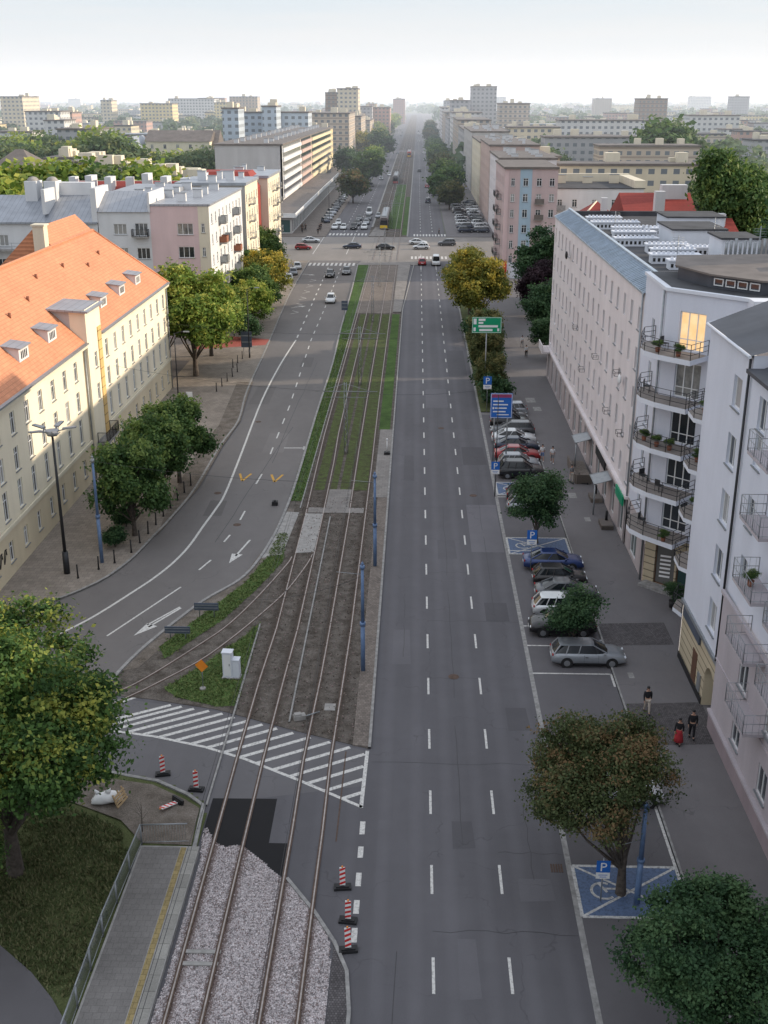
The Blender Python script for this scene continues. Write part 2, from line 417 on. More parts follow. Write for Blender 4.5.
# ------------------------------------------------------------------ world, sun, camera
SUN_EL, SUN_AZ = R(16), R(9)      # azimuth measured from +X towards +Y
w = bpy.data.worlds.new('World'); scene.world = w; w.use_nodes = True
t = w.node_tree; bg = t.nodes['Background']
sky = t.nodes.new('ShaderNodeTexSky'); sky.sky_type = 'NISHITA'; sky.sun_disc = False
sky.sun_elevation = SUN_EL; sky.sun_rotation = math.pi/2 - SUN_AZ
sky.altitude = 0; sky.air_density = 1.0; sky.dust_density = 3.5; sky.ozone_density = 2.0
tc = t.nodes.new('ShaderNodeTexCoord'); sxy = t.nodes.new('ShaderNodeSeparateXYZ'); t.links.new(tc.outputs['Generated'], sxy.inputs[0])
# thin bright summer haze over the clear sky: pale near the horizon, bluer above
hz = ramp(t, sxy.outputs['Z'], [(0, (6.3,6.15,6.0)), (.03, (6.0,6.05,6.1)), (.09, (5.1,5.75,6.25)), (.35, (6.6,7.0,7.6)), (1.0, (7.5,8.0,8.8))])
cl = noise(t, pos(t, (1.2,1.2,14), obj=False) if False else tc.outputs['Generated'], 3, 5)
mp_ = t.nodes.new('ShaderNodeMapping'); mp_.inputs['Scale'].default_value = (1.5,1.5,22); t.links.new(tc.outputs['Generated'], mp_.inputs[0]); cl = noise(t, mp_.outputs[0], 1.6, 5)
wisp = mixc(t, ramp(t, cl, [(.45,(0,0,0)),(.7,(.75,.75,.75))]).outputs[0], hz.outputs[0], (6.1,6.1,6.15))
k = mixc(t, .9, sky.outputs[0], wisp)
t.links.new(k, bg.inputs['Color']); bg.inputs['Strength'].default_value = .15
SKYN = (t, bg, sky)

sd = bpy.data.lights.new('Sun', 'SUN'); sd.energy = 5.0; sd.angle = R(.6); sd.color = (1.0, .83, .62)
so = bpy.data.objects.new('Sun', sd); COL.objects.link(so)
dirv = Vector((math.cos(SUN_EL)*math.cos(SUN_AZ), math.cos(SUN_EL)*math.sin(SUN_AZ), math.sin(SUN_EL)))
so.rotation_euler = dirv.to_track_quat('Z', 'Y').to_euler(); so.location = (200, 60, 80)

cd = bpy.data.cameras.new('Camera'); cam = bpy.data.objects.new('Camera', cd); COL.objects.link(cam)
cd.sensor_fit = 'HORIZONTAL'; cd.sensor_width = 36; cd.lens = 1115*36/768; cd.clip_start = .5; cd.clip_end = 20000
rt, up, fw = Vector((0.9995918992541424, 0.028566325376157314, 0.0)), Vector((-0.009964493057667842, 0.34867720679721437, 0.9371899030283011)), Vector((-0.02677207170915577, 0.936807435129865, -0.34881956031995065))
cam.matrix_world = Matrix((( rt.x, up.x, -fw.x, CAM.x), (rt.y, up.y, -fw.y, CAM.y), (rt.z, up.z, -fw.z, CAM.z), (0,0,0,1)))
scene.camera = cam
scene.view_settings.view_transform = 'Standard'; scene.view_settings.look = 'None'; scene.view_settings.exposure = 0
scene.cycles.max_bounces = 6; scene.cycles.diffuse_bounces = 3; scene.cycles.transmission_bounces = 2; scene.cycles.transparent_max_bounces = 4
scene.cycles.use_denoising = True; scene.cycles.volume_bounces = 0

# ------------------------------------------------------------------ ground
def flat(name, pts, z, mat, kind='structure', h=0, side=None):
    """a flat sheet, or a raised slab when h > 0"""
    mb = MB()
    pts = [(p[0], p[1], z) for p in pts]
    a = sum(p[0]*q[1]-q[0]*p[1] for p, q in zip(pts, pts[1:]+pts[:1]))
    if a < 0: pts = pts[::-1]
    if h: mb.prism([(x, y, z-h) for x, y, _ in pts], h, 1 if side else 0, 0)
    else: mb.face(pts)
    o = mb.build(name, [mat] + ([side] if side else []))
    return tag(o, kind=kind)

def kerb(pts, w=.18, z0=0, z1=.14, name='kerb', mat=None):
    """kerb stones along a line, to its left side"""
    mb = MB()
    L = []
    for i, p in enumerate(pts):
        a = Vector(pts[max(0, i-1)]); b = Vector(pts[min(len(pts)-1, i+1)]); d = (b-a).normalized(); n = Vector((-d.y, d.x))
        L.append((Vector(p), Vector(p) + n*w))
    for (a, b), (c, d) in zip(L, L[1:]):
        mb.face([(a.x,a.y,z1),(c.x,c.y,z1),(d.x,d.y,z1),(b.x,b.y,z1)]); mb.face([(a.x,a.y,z0),(c.x,c.y,z0),(c.x,c.y,z1),(a.x,a.y,z1)]); mb.face([(b.x,b.y,z0),(b.x,b.y,z1),(d.x,d.y,z1),(d.x,d.y,z0)])
    return tag(mb.build(name, mat or M['kerb']), kind='structure')

flat('ground', [(-6000,-300),(6000,-300),(6000,9000),(-6000,9000)], -.03, M['land'])
flat('road', [(-120,15),(7.5,15),(7.5,2600),(-23.6,2600),(-23.6,240),(-60,60),(-120,55)], 0, M['asphalt'])
flat('cross_street', [(-300,251),(300,251),(300,296),(-300,296)], .004, M['asphalt_cross_lit'])
flat('cross_street', [(-300,775),(300,775),(300,800),(-300,800)], .004, M['asphalt_bay'])

def smooth(P, n=5):
    out = []
    for i in range(len(P)-1):
        p0, p1, p2, p3 = P[max(0,i-1)], P[i], P[i+1], P[min(len(P)-1,i+2)]
        for k in range(n):
            u = k/n; out.append(tuple(.5*((2*p1[j]) + (-p0[j]+p2[j])*u + (2*p0[j]-5*p1[j]+4*p2[j]-p3[j])*u*u + (-p0[j]+3*p1[j]-3*p2[j]+p3[j])*u**3) for j in (0,1)))
    return out + [tuple(P[-1])]
# left pavement
LC = [(-60,52.5),(-40,59.5),(-31,66.5),(-24.44,74.0),(-22.27,79.1),(-21.38,85.0),(-20.78,89.5),(-20.19,97),(-20.1,110.3),(-19.65,119.9),(-20.4,130),(-20.8,138),(-21.2,152),(-21.71,166.2),(-22.5,187),(-23.2,209.6),(-23.6,250)]
LC = smooth(LC, 4)
flat('pavement', LC + [(-48,250),(-80,200),(-80,52.5)], .13, M['pave_left'], h=.13)
kerb(LC, .2, 0, .15)
flat('road_surface', [p for p in LC if p[1] > 56] + [(-12.8,250),(-12.8,245),(-12.2,210),(-11.85,173.4),(-11.38,149.6),(-11.38,122.6),(-11.25,101.2),(-11.35,92),(-11.8,84),(-12.9,77.1),(-15.3,72.4),(-17.6,66),(-18.6,62),(-20,59),(-30,52.5)], .003, M['asphalt_left'])
flat('road_surface', [(-50,51.8),(-20.0,51.8),(-17,51.3),(-13.4,50.3),(-10.5,48.2),(-6.9,49),(-2.6,50),(-2.6,53.4),(-11.6,57.4),(-18.9,59),(-30,60),(-50,60)], .0025, asphalt('asphalt_link', (.128,.124,.132)))
# sandy worn strip by the kerb of the wide corner
flat('pavement_edge', [(-21.2,85.0),(-19.95,97),(-19.9,110.3),(-19.5,119.9),(-20.2,130),(-20.6,138),(-22.6,138),(-22.1,128),(-21.6,118),(-22.2,108),(-22,97)], .138, M['dirt'])
# red cycle path
flat('cycle_path', [(-32,157),(-21.9,160.5),(-21.8,164.5),(-32,168)], .138, M['red_path'])
flat('side_street', [(-80,138.5),(-31,138.5),(-31,150),(-80,150)], .137, M['asphalt_bay'])

# right pavement, parking bays, planting strip
flat('parking_bay', [(7.5,15),(12.6,15),(12.6,124.8),(7.5,124.8)], .004, M['asphalt_bay'])
flat('pavement', [(12.6,15),(40,15),(40,228),(11,228),(11,124.8),(12.6,124.8)], .10, M['pave_right'], h=.10)
kerb([(12.6,124.8),(12.6,64),(12.6,44),(12.6,15)], .12, 0, .11)
flat('gutter', [(7.35,15),(7.62,15),(7.62,250),(7.35,250)], .008, M['kerb'])
strip = [(7.6,124.8),(11,124.8),(11,250),(7.6,250)]
flat('verge', strip, .12, M['grass_dull'], h=.12)
flat('pavement', [(11,228),(17.6,228),(17.6,252),(11,252)], .104, M['pave_right'], h=.10)
for a, b in ((66.3, 69.6), (54.2, 58.8)):
    flat('cobbled_drive', [(12.75,a),(17.3,a+.3),(17.3,b+.3),(12.75,b)], .106, M['cobble'])
for x, y, s in ((14.4,96,.7),(13.7,62.3,.35),(14.9,89.9,.5),(13.8,130,1.1),(14.2,126,.9)):
    flat('manhole_cover', [(x-s/2,y-s),(x+s/2,y-s),(x+s/2,y+s),(x-s/2,y+s)], .107, M['kerb'])
# far pavements beyond the crossing
for a, b in ((296, 775), (800, 2600)):
    flat('pavement', [(-60,a),(-23.6,a),(-23.6,b),(-60,b)], .12, M['slab_tan'], h=.12)
    flat('pavement', [(7.7,a),(45,a),(45,b),(7.7,b)], .12, M['pave_right'], h=.12)

# median: kerb line on the left road
ML = [(-18.99,59.2),(-18.6,62),(-17.6,66),(-15.3,72.4),(-12.9,77.1),(-11.8,84),(-11.35,92),(-11.25,101.2),(-11.38,122.6),(-11.38,149.6),(-11.85,173.4),(-12.2,210),(-12.8,245)]
MLS = smooth(ML, 4)
soilpts = [(-18.99,59.2),(-15.9,58.7),(-11.6,57.6),(-6.5,55.3),(-2.4,53.6),(-2.4,247),(-12.8,247)] + ML[::-1][:-1]
flat('tram_bed', soilpts, .03, M['oldballast'], h=.03)
kerb(MLS[::-1], .22, 0, .13)
flat('verge_earth', [p for p in ML[1:7]] + [(-10.5,92),(-10.45,84),(-11.9,77.1),(-13.6,73.2),(-15.9,67.5),(-17.4,62.5)], .05, M['dirt'])
# grass of the wedge, cut by the branch track
def strip_poly(a, b): return a + b[::-1]
BL = [(-9.6,81.0),(-9.86,79.3),(-11.3,73.4),(-12.67,68.9),(-14.09,65.9),(-16.6,61.3),(-18.2,59.2),(-21.5,55.6),(-26,51.8)]
BR = [(-8.0,81.6),(-8.31,79.3),(-9.33,74.5),(-10.85,70.1),(-12.29,66.5),(-13.7,63.6),(-15.8,60.6),(-17.05,59.0),(-20.4,55.0),(-24.9,50.9)]
flat('grass_verge', [(-11.2,86),(-10.55,86),(-10.2,80),(-11.7,74.2),(-13.2,69.6),(-15.0,65.9),(-16.0,63.8),(-16.7,65.4),(-15.2,69.2),(-12.5,76.1),(-11.5,81)], .057, M['grass'])
flat('grass_verge', [(-10.5,69.3),(-10.5,58.0),(-11.6,57.9),(-14.2,58.9),(-15.2,59.9),(-13.2,63.4),(-11.4,66.9)], .057, M['grass'])
flat('grass_verge', [(-11.1,94),(-10.0,94),(-10.0,150),(-10.1,246),(-12.5,245),(-11.9,210),(-11.6,173),(-11.15,150),(-11.15,122)], .057, M['grass_green'])
for x0, x1, y0, y1 in ((-7.75,-7.15,97,186),(-5.55,-4.35,97,186),(-6.85,-5.95,97,186),(-9.2,-8.3,97,186),(-3.9,-2.7,117,186),(-8.2,-4.4,315,480),(-3.9,-2.2,300,420)):
    flat('grass_track', [(x0,y0),(x1,y0),(x1,y1),(x0,y1)], .052, M['grass_green'] if y1>300 or x0>-4 else M['track_grass'])
flat('stop_platform', [(-10.3,187),(-2.7,187),(-2.9,246),(-10.3,246)], .045, M['slab_tan'])
flat('stop_platform', [(-3.9,187.5),(-2.5,187.5),(-1.2,246),(-3.9,246)], .2, M['slab'], h=.2)
flat('median_pavement', [(-3.3,53.9),(-2.42,53.7),(-2.42,95),(-3.3,95)], .09, M['slab_tan'], h=.09)
flat('median_pavement', [(-3.75,95),(-2.42,95),(-2.42,117),(-3.75,117)], .10, M['slab'], h=.1)
kerb([(-2.42,247),(-2.42,117),(-2.42,53.7)], .16, 0, .13) if False else kerb([(-2.26,53.6),(-2.26,117),(-2.2,190),(-.4,246)], .16, 0, .13)
flat('track_slab', [(-9.3,91),(-4.4,91),(-4.4,92.3),(-9.3,92.3)], .056, M['slab'])
flat('track_slab', [(-7.8,92.3),(-5.75,92.3),(-5.75,97.2),(-7.8,97.2)], .058, M['slab'])
flat('track_slab', [(-9.4,81.8),(-7.95,82),(-7.95,90.8),(-9.4,90.8)], .056, M['concrete'])
flat('track_slab', [(-12.2,80.5),(-10.4,81.5),(-10.0,91),(-11.1,91.2)], .059, M['concrete'])
flat('track_slab', [(-5.2,57.6),(-4.55,57.6),(-4.55,58.4),(-5.2,58.4)], .056, M['concrete'])
# crossing islands
flat('traffic_island', [(-12.5,297),(-8.6,297),(-8.6,318),(-11.5,318)], .12, M['slab'], h=.12)
flat('traffic_island', [(-13.0,244),(-4,244),(0.2,244),(0.9,248),(-1,251),(-12,251)], .1, M['slab'], h=.1)
flat('tram_bed', [(-12.6,296),(-2.2,296),(-1.8,774),(-12.9,774)], .03, M['oldballast'], h=.03)
flat('tram_bed', [(-12.6,800),(-2.2,800),(-1.8,2400),(-12.9,2400)], .03, M['oldballast'], h=.03)
kerb([(-12.9,774),(-12.8,560),(-12.6,318)], .5, 0, .14)
kerb([(-2.2,296),(-1.9,500),(-1.8,774)], .4, 0, .14)

# near corner: ballast, platform, garden
def gridmesh(name, poly, step, zfun, mat):
    import mathutils.geometry as mg
    xs = [p[0] for p in poly]; ys = [p[1] for p in poly]
    nx = int((max(xs)-min(xs))/step)+1; ny = int((max(ys)-min(ys))/step)+1
    vid = {}; v = []; f = []
    def inside(x, y):
        c = False; j = len(poly)-1
        for i in range(len(poly)):
            xi, yi = poly[i]; xj, yj = poly[j]
            if (yi > y) != (yj > y) and x < (xj-xi)*(y-yi)/(yj-yi)+xi: c = not c
            j = i
        return c
    def vi(i, j):
        if (i, j) not in vid:
            x, y = min(xs)+i*step, min(ys)+j*step; vid[(i, j)] = len(v); v.append((x, y, zfun(x, y)))
        return vid[(i, j)]
    for i in range(nx):
        for j in range(ny):
            if inside(min(xs)+(i+.5)*step, min(ys)+(j+.5)*step): f.append((vi(i,j), vi(i+1,j), vi(i+1,j+1), vi(i,j+1)))
    me = bpy.data.meshes.new(name); me.from_pydata(v, [], f); me.materials.append(mat); me.polygons.foreach_set('use_smooth', [True]*len(f)); me.update()
    return put(name, me)
BAL = [(-10.15,20),(-10.1,33.7),(-9.95,40.3),(-9.97,43.4),(-10.25,45.7),(-10.15,46.4),(-9.6,45.1),(-9.0,44.75),(-8.3,44.9),(-7.9,44.6),(-7.3,44.0),(-6.6,43.2),(-5.97,42.5),(-5.66,42.4),(-4.15,40.2),(-3.4,38.3),(-3.3,36.6),(-3.3,20)]
g = gridmesh('ballast', BAL, .12, lambda x, y: .012 + rnd.uniform(-.012, .014), M['ballast']); tag(g, kind='structure')
# loose stones over the bed
RX = (-9.58,-8.12,-5.88,-4.38)
def stones(name, poly, n, mats, smin, smax, label, z=.05):
    xs = [p[0] for p in poly]; ys = [p[1] for p in poly]; mb = MB(); c = 0
    def inside(x, y):
        r = False; j = len(poly)-1
        for i in range(len(poly)):
            xi, yi = poly[i]; xj, yj = poly[j]
            if (yi > y) != (yj > y) and x < (xj-xi)*(y-yi)/(yj-yi)+xi: r = not r
            j = i
        return r
    while c < n:
        x, y = rnd.uniform(min(xs), max(xs)), rnd.uniform(min(ys), max(ys))
        if not inside(x, y): continue
        s = rnd.uniform(smin, smax); k = len(mb.v); zz = z
        pts = [Vector((rnd.uniform(-1,1), rnd.uniform(-1,1), 0)).normalized()*s*rnd.uniform(.7,1.1) for _ in range(1)]
        a0 = rnd.uniform(0, 6.28)
        base = [(x+math.cos(a0+i*2.09)*s*rnd.uniform(.7,1.2), y+math.sin(a0+i*2.09)*s*rnd.uniform(.7,1.2), zz-.02) for i in range(3)]
        top = [(x+math.cos(a0+1+i*2.09)*s*.6, y+math.sin(a0+1+i*2.09)*s*.6, zz+s*rnd.uniform(.5,1)) for i in range(3)]
        m_ = rnd.randrange(len(mats))
        if min(abs(x-q) for q in RX) < .24 and rnd.random() < .8: m_ = len(mats)-1
        mb.v += base + top
        for q in ((3,4,5),(0,1,3),(1,4,3),(1,2,4),(2,5,4),(2,0,5),(0,3,5)):
            mb.f.append(tuple(k+i for i in q)); mb.m.append(m_); mb.sm.append(False)
        c += 1
    o = mb.build(name, mats); tag(o, label, 'gravel', kind='stuff'); return o
st1 = plain('stone_pale', (.62,.56,.57), .9); st2 = plain('stone_mid', (.50,.45,.46), .9); st3 = plain('stone_brown', (.26,.20,.19), .9)
BALV = [(x, max(y, 32.5)) for x, y in BAL]
stones('ballast_stones', BALV, 16000, [st1, st2, st1, st3], .018, .042, 'loose pale crushed stones of the new tram track bed', .02)
stones('track_stones', [(-10.4,57.4),(-6.5,55.4),(-2.5,53.8),(-3.4,95),(-10,95),(-10.4,70)], 2200, [st3, plain('stone_drab', (.20,.17,.145), .9), plain('stone_dark', (.09,.075,.065), .9)], .03, .07, 'scattered brown stones on the old tram track bed')
flat('cobble_edge', [(-3.25,20),(-2.45,20),(-2.45,35.9),(-2.75,37.2),(-3.25,38.2)], .05, M['cobble'], h=.05)
kerb([(-2.3,20),(-2.3,34.5),(-2.52,36.7),(-3.16,38.4),(-4.17,40.25),(-5.66,42.5)], .16, 0, .1)
flat('asphalt_patch', [(-10.26,48.7),(-6.93,48.75),(-6.9,45.1),(-5.86,45.1),(-5.9,42.5),(-7,43.6),(-8.17,44.6),(-9.33,44.5),(-10.26,45.5)], .006, M['asphalt_new'])
flat('platform', [(-13.15,20),(-10.2,20),(-10.15,44.4),(-13.0,44.4)], .26, M['concrete'], h=.26, side=M['kerb'])
flat('platform_surface', [(-13.05,20),(-11.1,20),(-11.05,44.3),(-12.9,44.3)], .264, paving('platform_paving', (.19,.18,.175), .35, .35, .7, .12))
flat('tactile_strip', [(-11.06,20),(-10.8,20),(-10.75,44.3),(-11.02,44.3)], .268, paving('tactile_paving', (.32,.25,.12), .3, .3))
flat('platform_edge', [(-10.74,20),(-10.25,20),(-10.2,44.3),(-10.69,44.3)], .268, paving('platform_edge_slabs', (.30,.29,.27), 5, .9, .35))
garden = [(-60,50),(-30,51.6),(-22,51.6),(-17,51.1),(-15.0,50.5),(-13.4,50.1),(-11.5,48.9),(-10.5,47.9),(-10.33,44.5),(-13.15,44.4),(-13.2,20),(-60,20)]
g = gridmesh('lawn', garden, .35, lambda x, y: .11 + .05*math.sin(x*.9)*math.cos(y*.7), M['grass_dull']); tag(g, kind='structure')
kerb([(-10.33,44.5),(-10.5,47.9),(-11.5,48.9),(-13.4,50.1),(-15.0,50.5),(-17,51.1),(-22,51.6),(-30,51.7)], .2, 0, .17)
flat('bare_earth', [(-17.5,50.4),(-13.6,49.6),(-11.7,48.4),(-10.75,47.6),(-10.6,44.6),(-13.0,44.7),(-14.5,46.5),(-17.5,48)], .175, M['dirt'])
flat('footpath', [(-60,46),(-17.48,37.65),(-15.6,36.1),(-14.3,34.7),(-13.7,33.9),(-13.3,33.4),(-13.3,20),(-60,20)], .18, M['asphalt_bay'])

# rails
def railline(pts, name='tram_rail', zo=None):
    zo = zo or [0]*len(pts)
    """steel rail with dark web, following a line"""
    mb = MB()
    for wd, z0, z1, m in ((.20, -.01, .048, 1), (.065, .0, .07, 0)):
        L = []
        for i, p in enumerate(pts):
            a = Vector(pts[max(0, i-1)]); b = Vector(pts[min(len(pts)-1, i+1)]); d = (b-a).normalized(); n = Vector((-d.y, d.x))
            L.append((Vector(p) - n*wd/2, Vector(p) + n*wd/2))
        for i_, ((a, b), (c, d)) in enumerate(zip(L, L[1:])):
            u1, u2 = z1+zo[i_], z1+zo[i_+1]
            mb.face([(a.x,a.y,u1),(c.x,c.y,u2),(d.x,d.y,u2),(b.x,b.y,u1)], m); mb.face([(a.x,a.y,z0),(c.x,c.y,z0),(c.x,c.y,u2),(a.x,a.y,u1)], m); mb.face([(b.x,b.y,z0),(b.x,b.y,u1),(d.x,d.y,u2),(d.x,d.y,z0)], m)
    return tag(mb.build(name, [M['rail'], M['rust']]), kind='structure')
for xs in ([-9.58,-9.58,-9.5,-9.3,-9.4,-9.6,-9.7,-9.7], [-8.13,-8.12,-8.0,-7.85,-7.9,-8.0,-8.2,-8.25], [-5.86,-5.92,-5.72,-5.66,-5.62,-5.69,-5.72,-5.75], [-4.36,-4.42,-4.29,-4.2,-4.2,-4.2,-4.25,-4.3]):
    railline([(xs[0],20),(xs[0],42),(xs[0],46)] + list(zip(xs[1:], [52.3, 61.3, 68.4, 90, 105.3, 115, 130])) + [(xs[-1], y) for y in (200, 400, 2000)], zo=[.06,.06]+[0]*11)
railline(smooth(BL[::-1])); railline(smooth(BR[::-1]))
mb = MB()
for y in (36.8, 37.5): 
    mb.box(-9.7, y, .05, -8.0, y+.2, .1)
tag(mb.build('sleeper', M['concrete']), kind='structure')
# low dividing kerbs along the tracks
for pts in ([(-7.06,56.2),(-7.1,68),(-7.17,90)], [(-10.42,48.0),(-10.42,57.5),(-10.45,69)], [(-9.98,92),(-9.98,110),(-9.98,130),(-10.0,165),(-10.15,244)]):
    kerb(pts, .1, 0, .1)

kerb([(-3.6,45.3),(-3.6,53.3)], .07, 0, .012, 'drain_channel', M['rust'])
# ------------------------------------------------------------------ road markings
mk = MB()
def mark(x0, y0, x1, y1, w=.14, z=.009, m=0, mbx=None):
    d = (Vector((x1, y1)) - Vector((x0, y0))).normalized(); n = Vector((-d.y, d.x))*w/2
    (mbx or mk).face([(x0-n.x,y0-n.y,z),(x1-n.x,y1-n.y,z),(x1+n.x,y1+n.y,z),(x0+n.x,y0+n.y,z)], m)
def dash_line(f, y0, y1, dash=2.05, per=6.05, ph=0, w=.13):
    y = y0 + ph
    while y < y1: mark(f(y), y, f(y+dash), y+dash, w); y += per
dash_line(lambda y: 1.0, 30, 236, ph=.15+5.16 - 30 % 6.05 + 6.05*0, w=.13)
dash_line(lambda y: 4.2, 30, 236, ph=.15+5.25 - 30 % 6.05, w=.13)
for X in (1.0, 4.2): mark(X, 236, X, 252, .13)
for y0, y1 in ((300,770),(805,1500)):
    for X in (1.0, 4.2, -16.2, -19.6): dash_line(lambda y: X, y0, y1, 2.5, 8, w=.18)
# left carriageway: edge line and lanes
LP = [(-24.83, 65.98), (-22.59, 69.38), (-20.35, 74.65), (-19.4, 77.26), (-18.66, 80.01), (-18.13, 83.35), (-17.82, 87.5), (-17.49, 91.55), (-17.3, 95.78), (-17.6, 106.97), (-18.34, 129.55), (-18.34, 148.19), (-17.88, 164.81)]
LP = smooth(sorted(LP, key=lambda p: p[1]), 5)
def interp(P, y):
    if y <= P[0][1]: return P[0][0] + (y-P[0][1])*(P[1][0]-P[0][0])/(P[1][1]-P[0][1])
    for a, b in zip(P, P[1:]):
        if y <= b[1]: return a[0] + (b[0]-a[0])*(y-a[1])/(b[1]-a[1])
    return P[-1][0]
for a, b in zip(LP, LP[1:]): mark(a[0], a[1], b[0], b[1], .2)
dash_line(lambda y: interp(LP, y) - (y-166)*.012, 166.5, 240, 2.2, 5.5, w=.2)
LQ = [(-16.44, 74.59), (-16.17, 79.28), (-15.03, 89.88), (-14.63, 101.33), (-14.74, 127.34), (-15.63, 164.88), (-15.67, 189.95), (-16.02, 236.89)]
LQ = sorted(LQ, key=lambda p: p[1])
for (a, b) in (((107,636),(181,587)), ((135,636),(180,607))): 
    pass
P1, P2 = (-20.6, 66.98), (-17.21, 75.1); mark(P1[0], P1[1], P2[0], P2[1], .14)
P1, P2 = (-18.28, 68.72), (-16.59, 71.66); mark(P1[0], P1[1], P2[0], P2[1], .14)
for (a, b) in (((-16.46, 78.3), (-15.88, 80.29)), ((-15.48, 84.08), (-15.23, 85.64)), ((-14.92, 89.15), (-14.82, 91.38)), ((-14.84, 98.66), (-14.67, 101.63))): mark(a[0], a[1], b[0], b[1], .15)
dash_line(lambda y: interp(LQ, y), 108, 240, 2.3, 5.6, w=.14)
# arrows
def arrow(x, y, ang, L=4.2, s=1.0):
    c, si = math.cos(ang), math.sin(ang)
    def T(u, v): return (x + c*u - si*v, y + si*u + c*v)
    a, b = T(0, 0), T(L*.7, 0); mark(a[0], a[1], b[0], b[1], .16*s)
    p = [T(L*.62, .45*s), T(L, 0), T(L*.62, -.45*s)]; mk.face([(q[0], q[1], .009) for q in p])
A, B = (-13.41, 84.58), (-14.23, 80.34)
arrow(A[0], A[1], math.atan2(B[1]-A[1], B[0]-A[0]), 5)
A, B = (-16.49, 71.5), (-18.51, 67.64)
arrow(A[0], A[1], math.atan2(B[1]-A[1], B[0]-A[0]), 5)
for (a, b) in (((-19.28, 193.73), (-21.5, 191.71)), ((-21.07, 229.72), (-23.45, 231.03)), ((-12.58, 110.19), (-13.51, 110.17))):
    arrow(b[0], b[1], math.atan2(a[1]-b[1], a[0]-b[0]), 3.2, 1.3)
for i in range(6):
    y = 186 + i*7; mark(-21.0, y, -19.8, y+1.6, .13); mark(-19.8, y+1.6, -21.0, y+3.2, .13)
# yellow markers on the left road
mky = MB()
for p in ((-16.27, 100.68), (-13.18, 100.47)):
    for s in (-1, 1): mark(p[0], p[1]-1.2, p[0]+s*.55, p[1]+1.0, .22, .011, 0, mky)
tag(mky.build('road_marking', paint('yellow_paint', (.55,.30,.04))), kind='structure')
# hatched triangle where the tracks cross
HT = [(-18.1,58.9),(-15.9,58.5),(-11.6,57.4),(-6.5,55.1),(-2.45,53.4)]
HB = [(-17.8,55.2),(-16.87,55.03),(-14.63,54.55),(-11.54,53.53),(-9.19,52.43),(-5.98,50.46),(-2.5,48.15)]
def lerp_x(P, x):
    for a, b in zip(P, P[1:]):
        if x <= b[0]: return a[1] + (b[1]-a[1])*(x-a[0])/(b[0]-a[0])
    return P[-1][1]
for a, b in zip(HB, HB[1:]): mark(a[0], a[1], b[0], b[1], .2)
mark(-2.55, 48.1, -2.45, 53.4, .2)
x = -19.2
while x < -2.9:    # bars slant: bottom-left to top-right
    x0 = max(x, -17.8); xb = x0; y0 = lerp_x(HB, x0) + .05
    # run towards +x +y until the top border
    dx, dy = .86, .50
    s = (0 if x >= -17.8 else 0)
    px, py = x0, y0 + (0 if x >= -17.8 else (x0-x)*dy/dx)
    q = 0
    while q < 9 and px + dx*q < -2.6 and py + dy*q < lerp_x(HT, px + dx*q) - .1: q += .05
    if q > .3: mark(px, py, px+dx*q, py+dy*q, .26, .0095)
    x += .98
# second set of bars left of the branch
for i in range(5):
    mark(-18.6 - i*.8, 57.4 - i*.35, -17.1 - i*.8 + .4, 58.9 - i*.35, .2, .0095)
# short dashes beside the near tracks
for a, b in ((46.95,45.9),(44.95,44.1),(43,42.05),(41.1,40.2),(39.3,38.4)): mark(-2.4, a, -2.4, b, .26)
# zebras
for i in range(17): mark(-13.6-i*.95*1.0, 243.2, -13.6-i*.95, 247.4, .5) if i < 11 else None
for i in range(10): mark(1.0+i*.85-2, 254.3, 1.0+i*.85-2, 258.6, .45)
for i in range(12): mark(-13.4-i*.95, 299.5, -13.4-i*.95, 303.8, .5)
for i in range(11): mark(-.6+i*.8, 298, -.6+i*.8, 302.5, .42)
mark(-24, 297, -24, 262, .16); mark(-16.2, 262, -16.2, 297, .16)
mark(-29,283,-21,257,.2) if False else None
mark(1.0, 252, 1.0, 262, .13)
# parking bay lines
for y in (66.4, 62.6): mark(7.6, y, 12.5, y, .14)
mark(12.5, 62.6, 12.5, 61, .14)
for y in (124.0, 82.9, 95.7, 69.3): mark(7.6, y, 9.5, y, .12)
mark(12.4, 99.5, 12.4, 112, .12)
tag(mk.build('road_marking', M['white']), kind='structure')
# blue disabled bays
def bay(x0, x1, y0, y1, sym=True):
    flat('blue_bay', [(x0,y0),(x1,y0),(x1,y1),(x0,y1)], .008, M['blue_paint'])
    b = MB()
    for a in ((x0,y0,x1,y0),(x1,y0,x1,y1),(x1,y1,x0,y1),(x0,y1,x0,y0)): mark(*a, .16, .013, 0, b)
    mark(x0, y0, x1, y1, .13, .014, 0, b); mark(x0, y1, x1, y0, .13, .0145, 0, b)
    if sym:    # wheelchair symbol
        cx, cy, r = x0 + 1.2, (y0+y1)/2, .55
        pr = None
        for i in range(15):
            a = R(60 + i*18); q = (cx + math.cos(a)*r, cy + math.sin(a)*r)
            if pr: mark(pr[0], pr[1], q[0], q[1], .13, .016, 0, b)
            pr = q
        mark(cx, cy+.15, cx+.55, cy+.15, .13, .0165, 0, b); mark(cx+.55, cy+.2, cx+.95, cy-.35, .13, .017, 0, b); mark(cx-.15, cy+.5, cx+.15, cy-.1, .13, .0175, 0, b)
    tag(b.build('road_marking', M['white_worn']), kind='structure')
bay(7.65, 12.5, 40.3, 43.8); bay(7.65, 12.5, 82.2, 85.7); bay(7.65, 12.2, 96.3, 99.8)
mark_x = MB(); mark(12.5, 43.8, 12.5, 50.5, .14, .013, 0, mark_x); tag(mark_x.build('road_marking', M['white']), kind='structure')
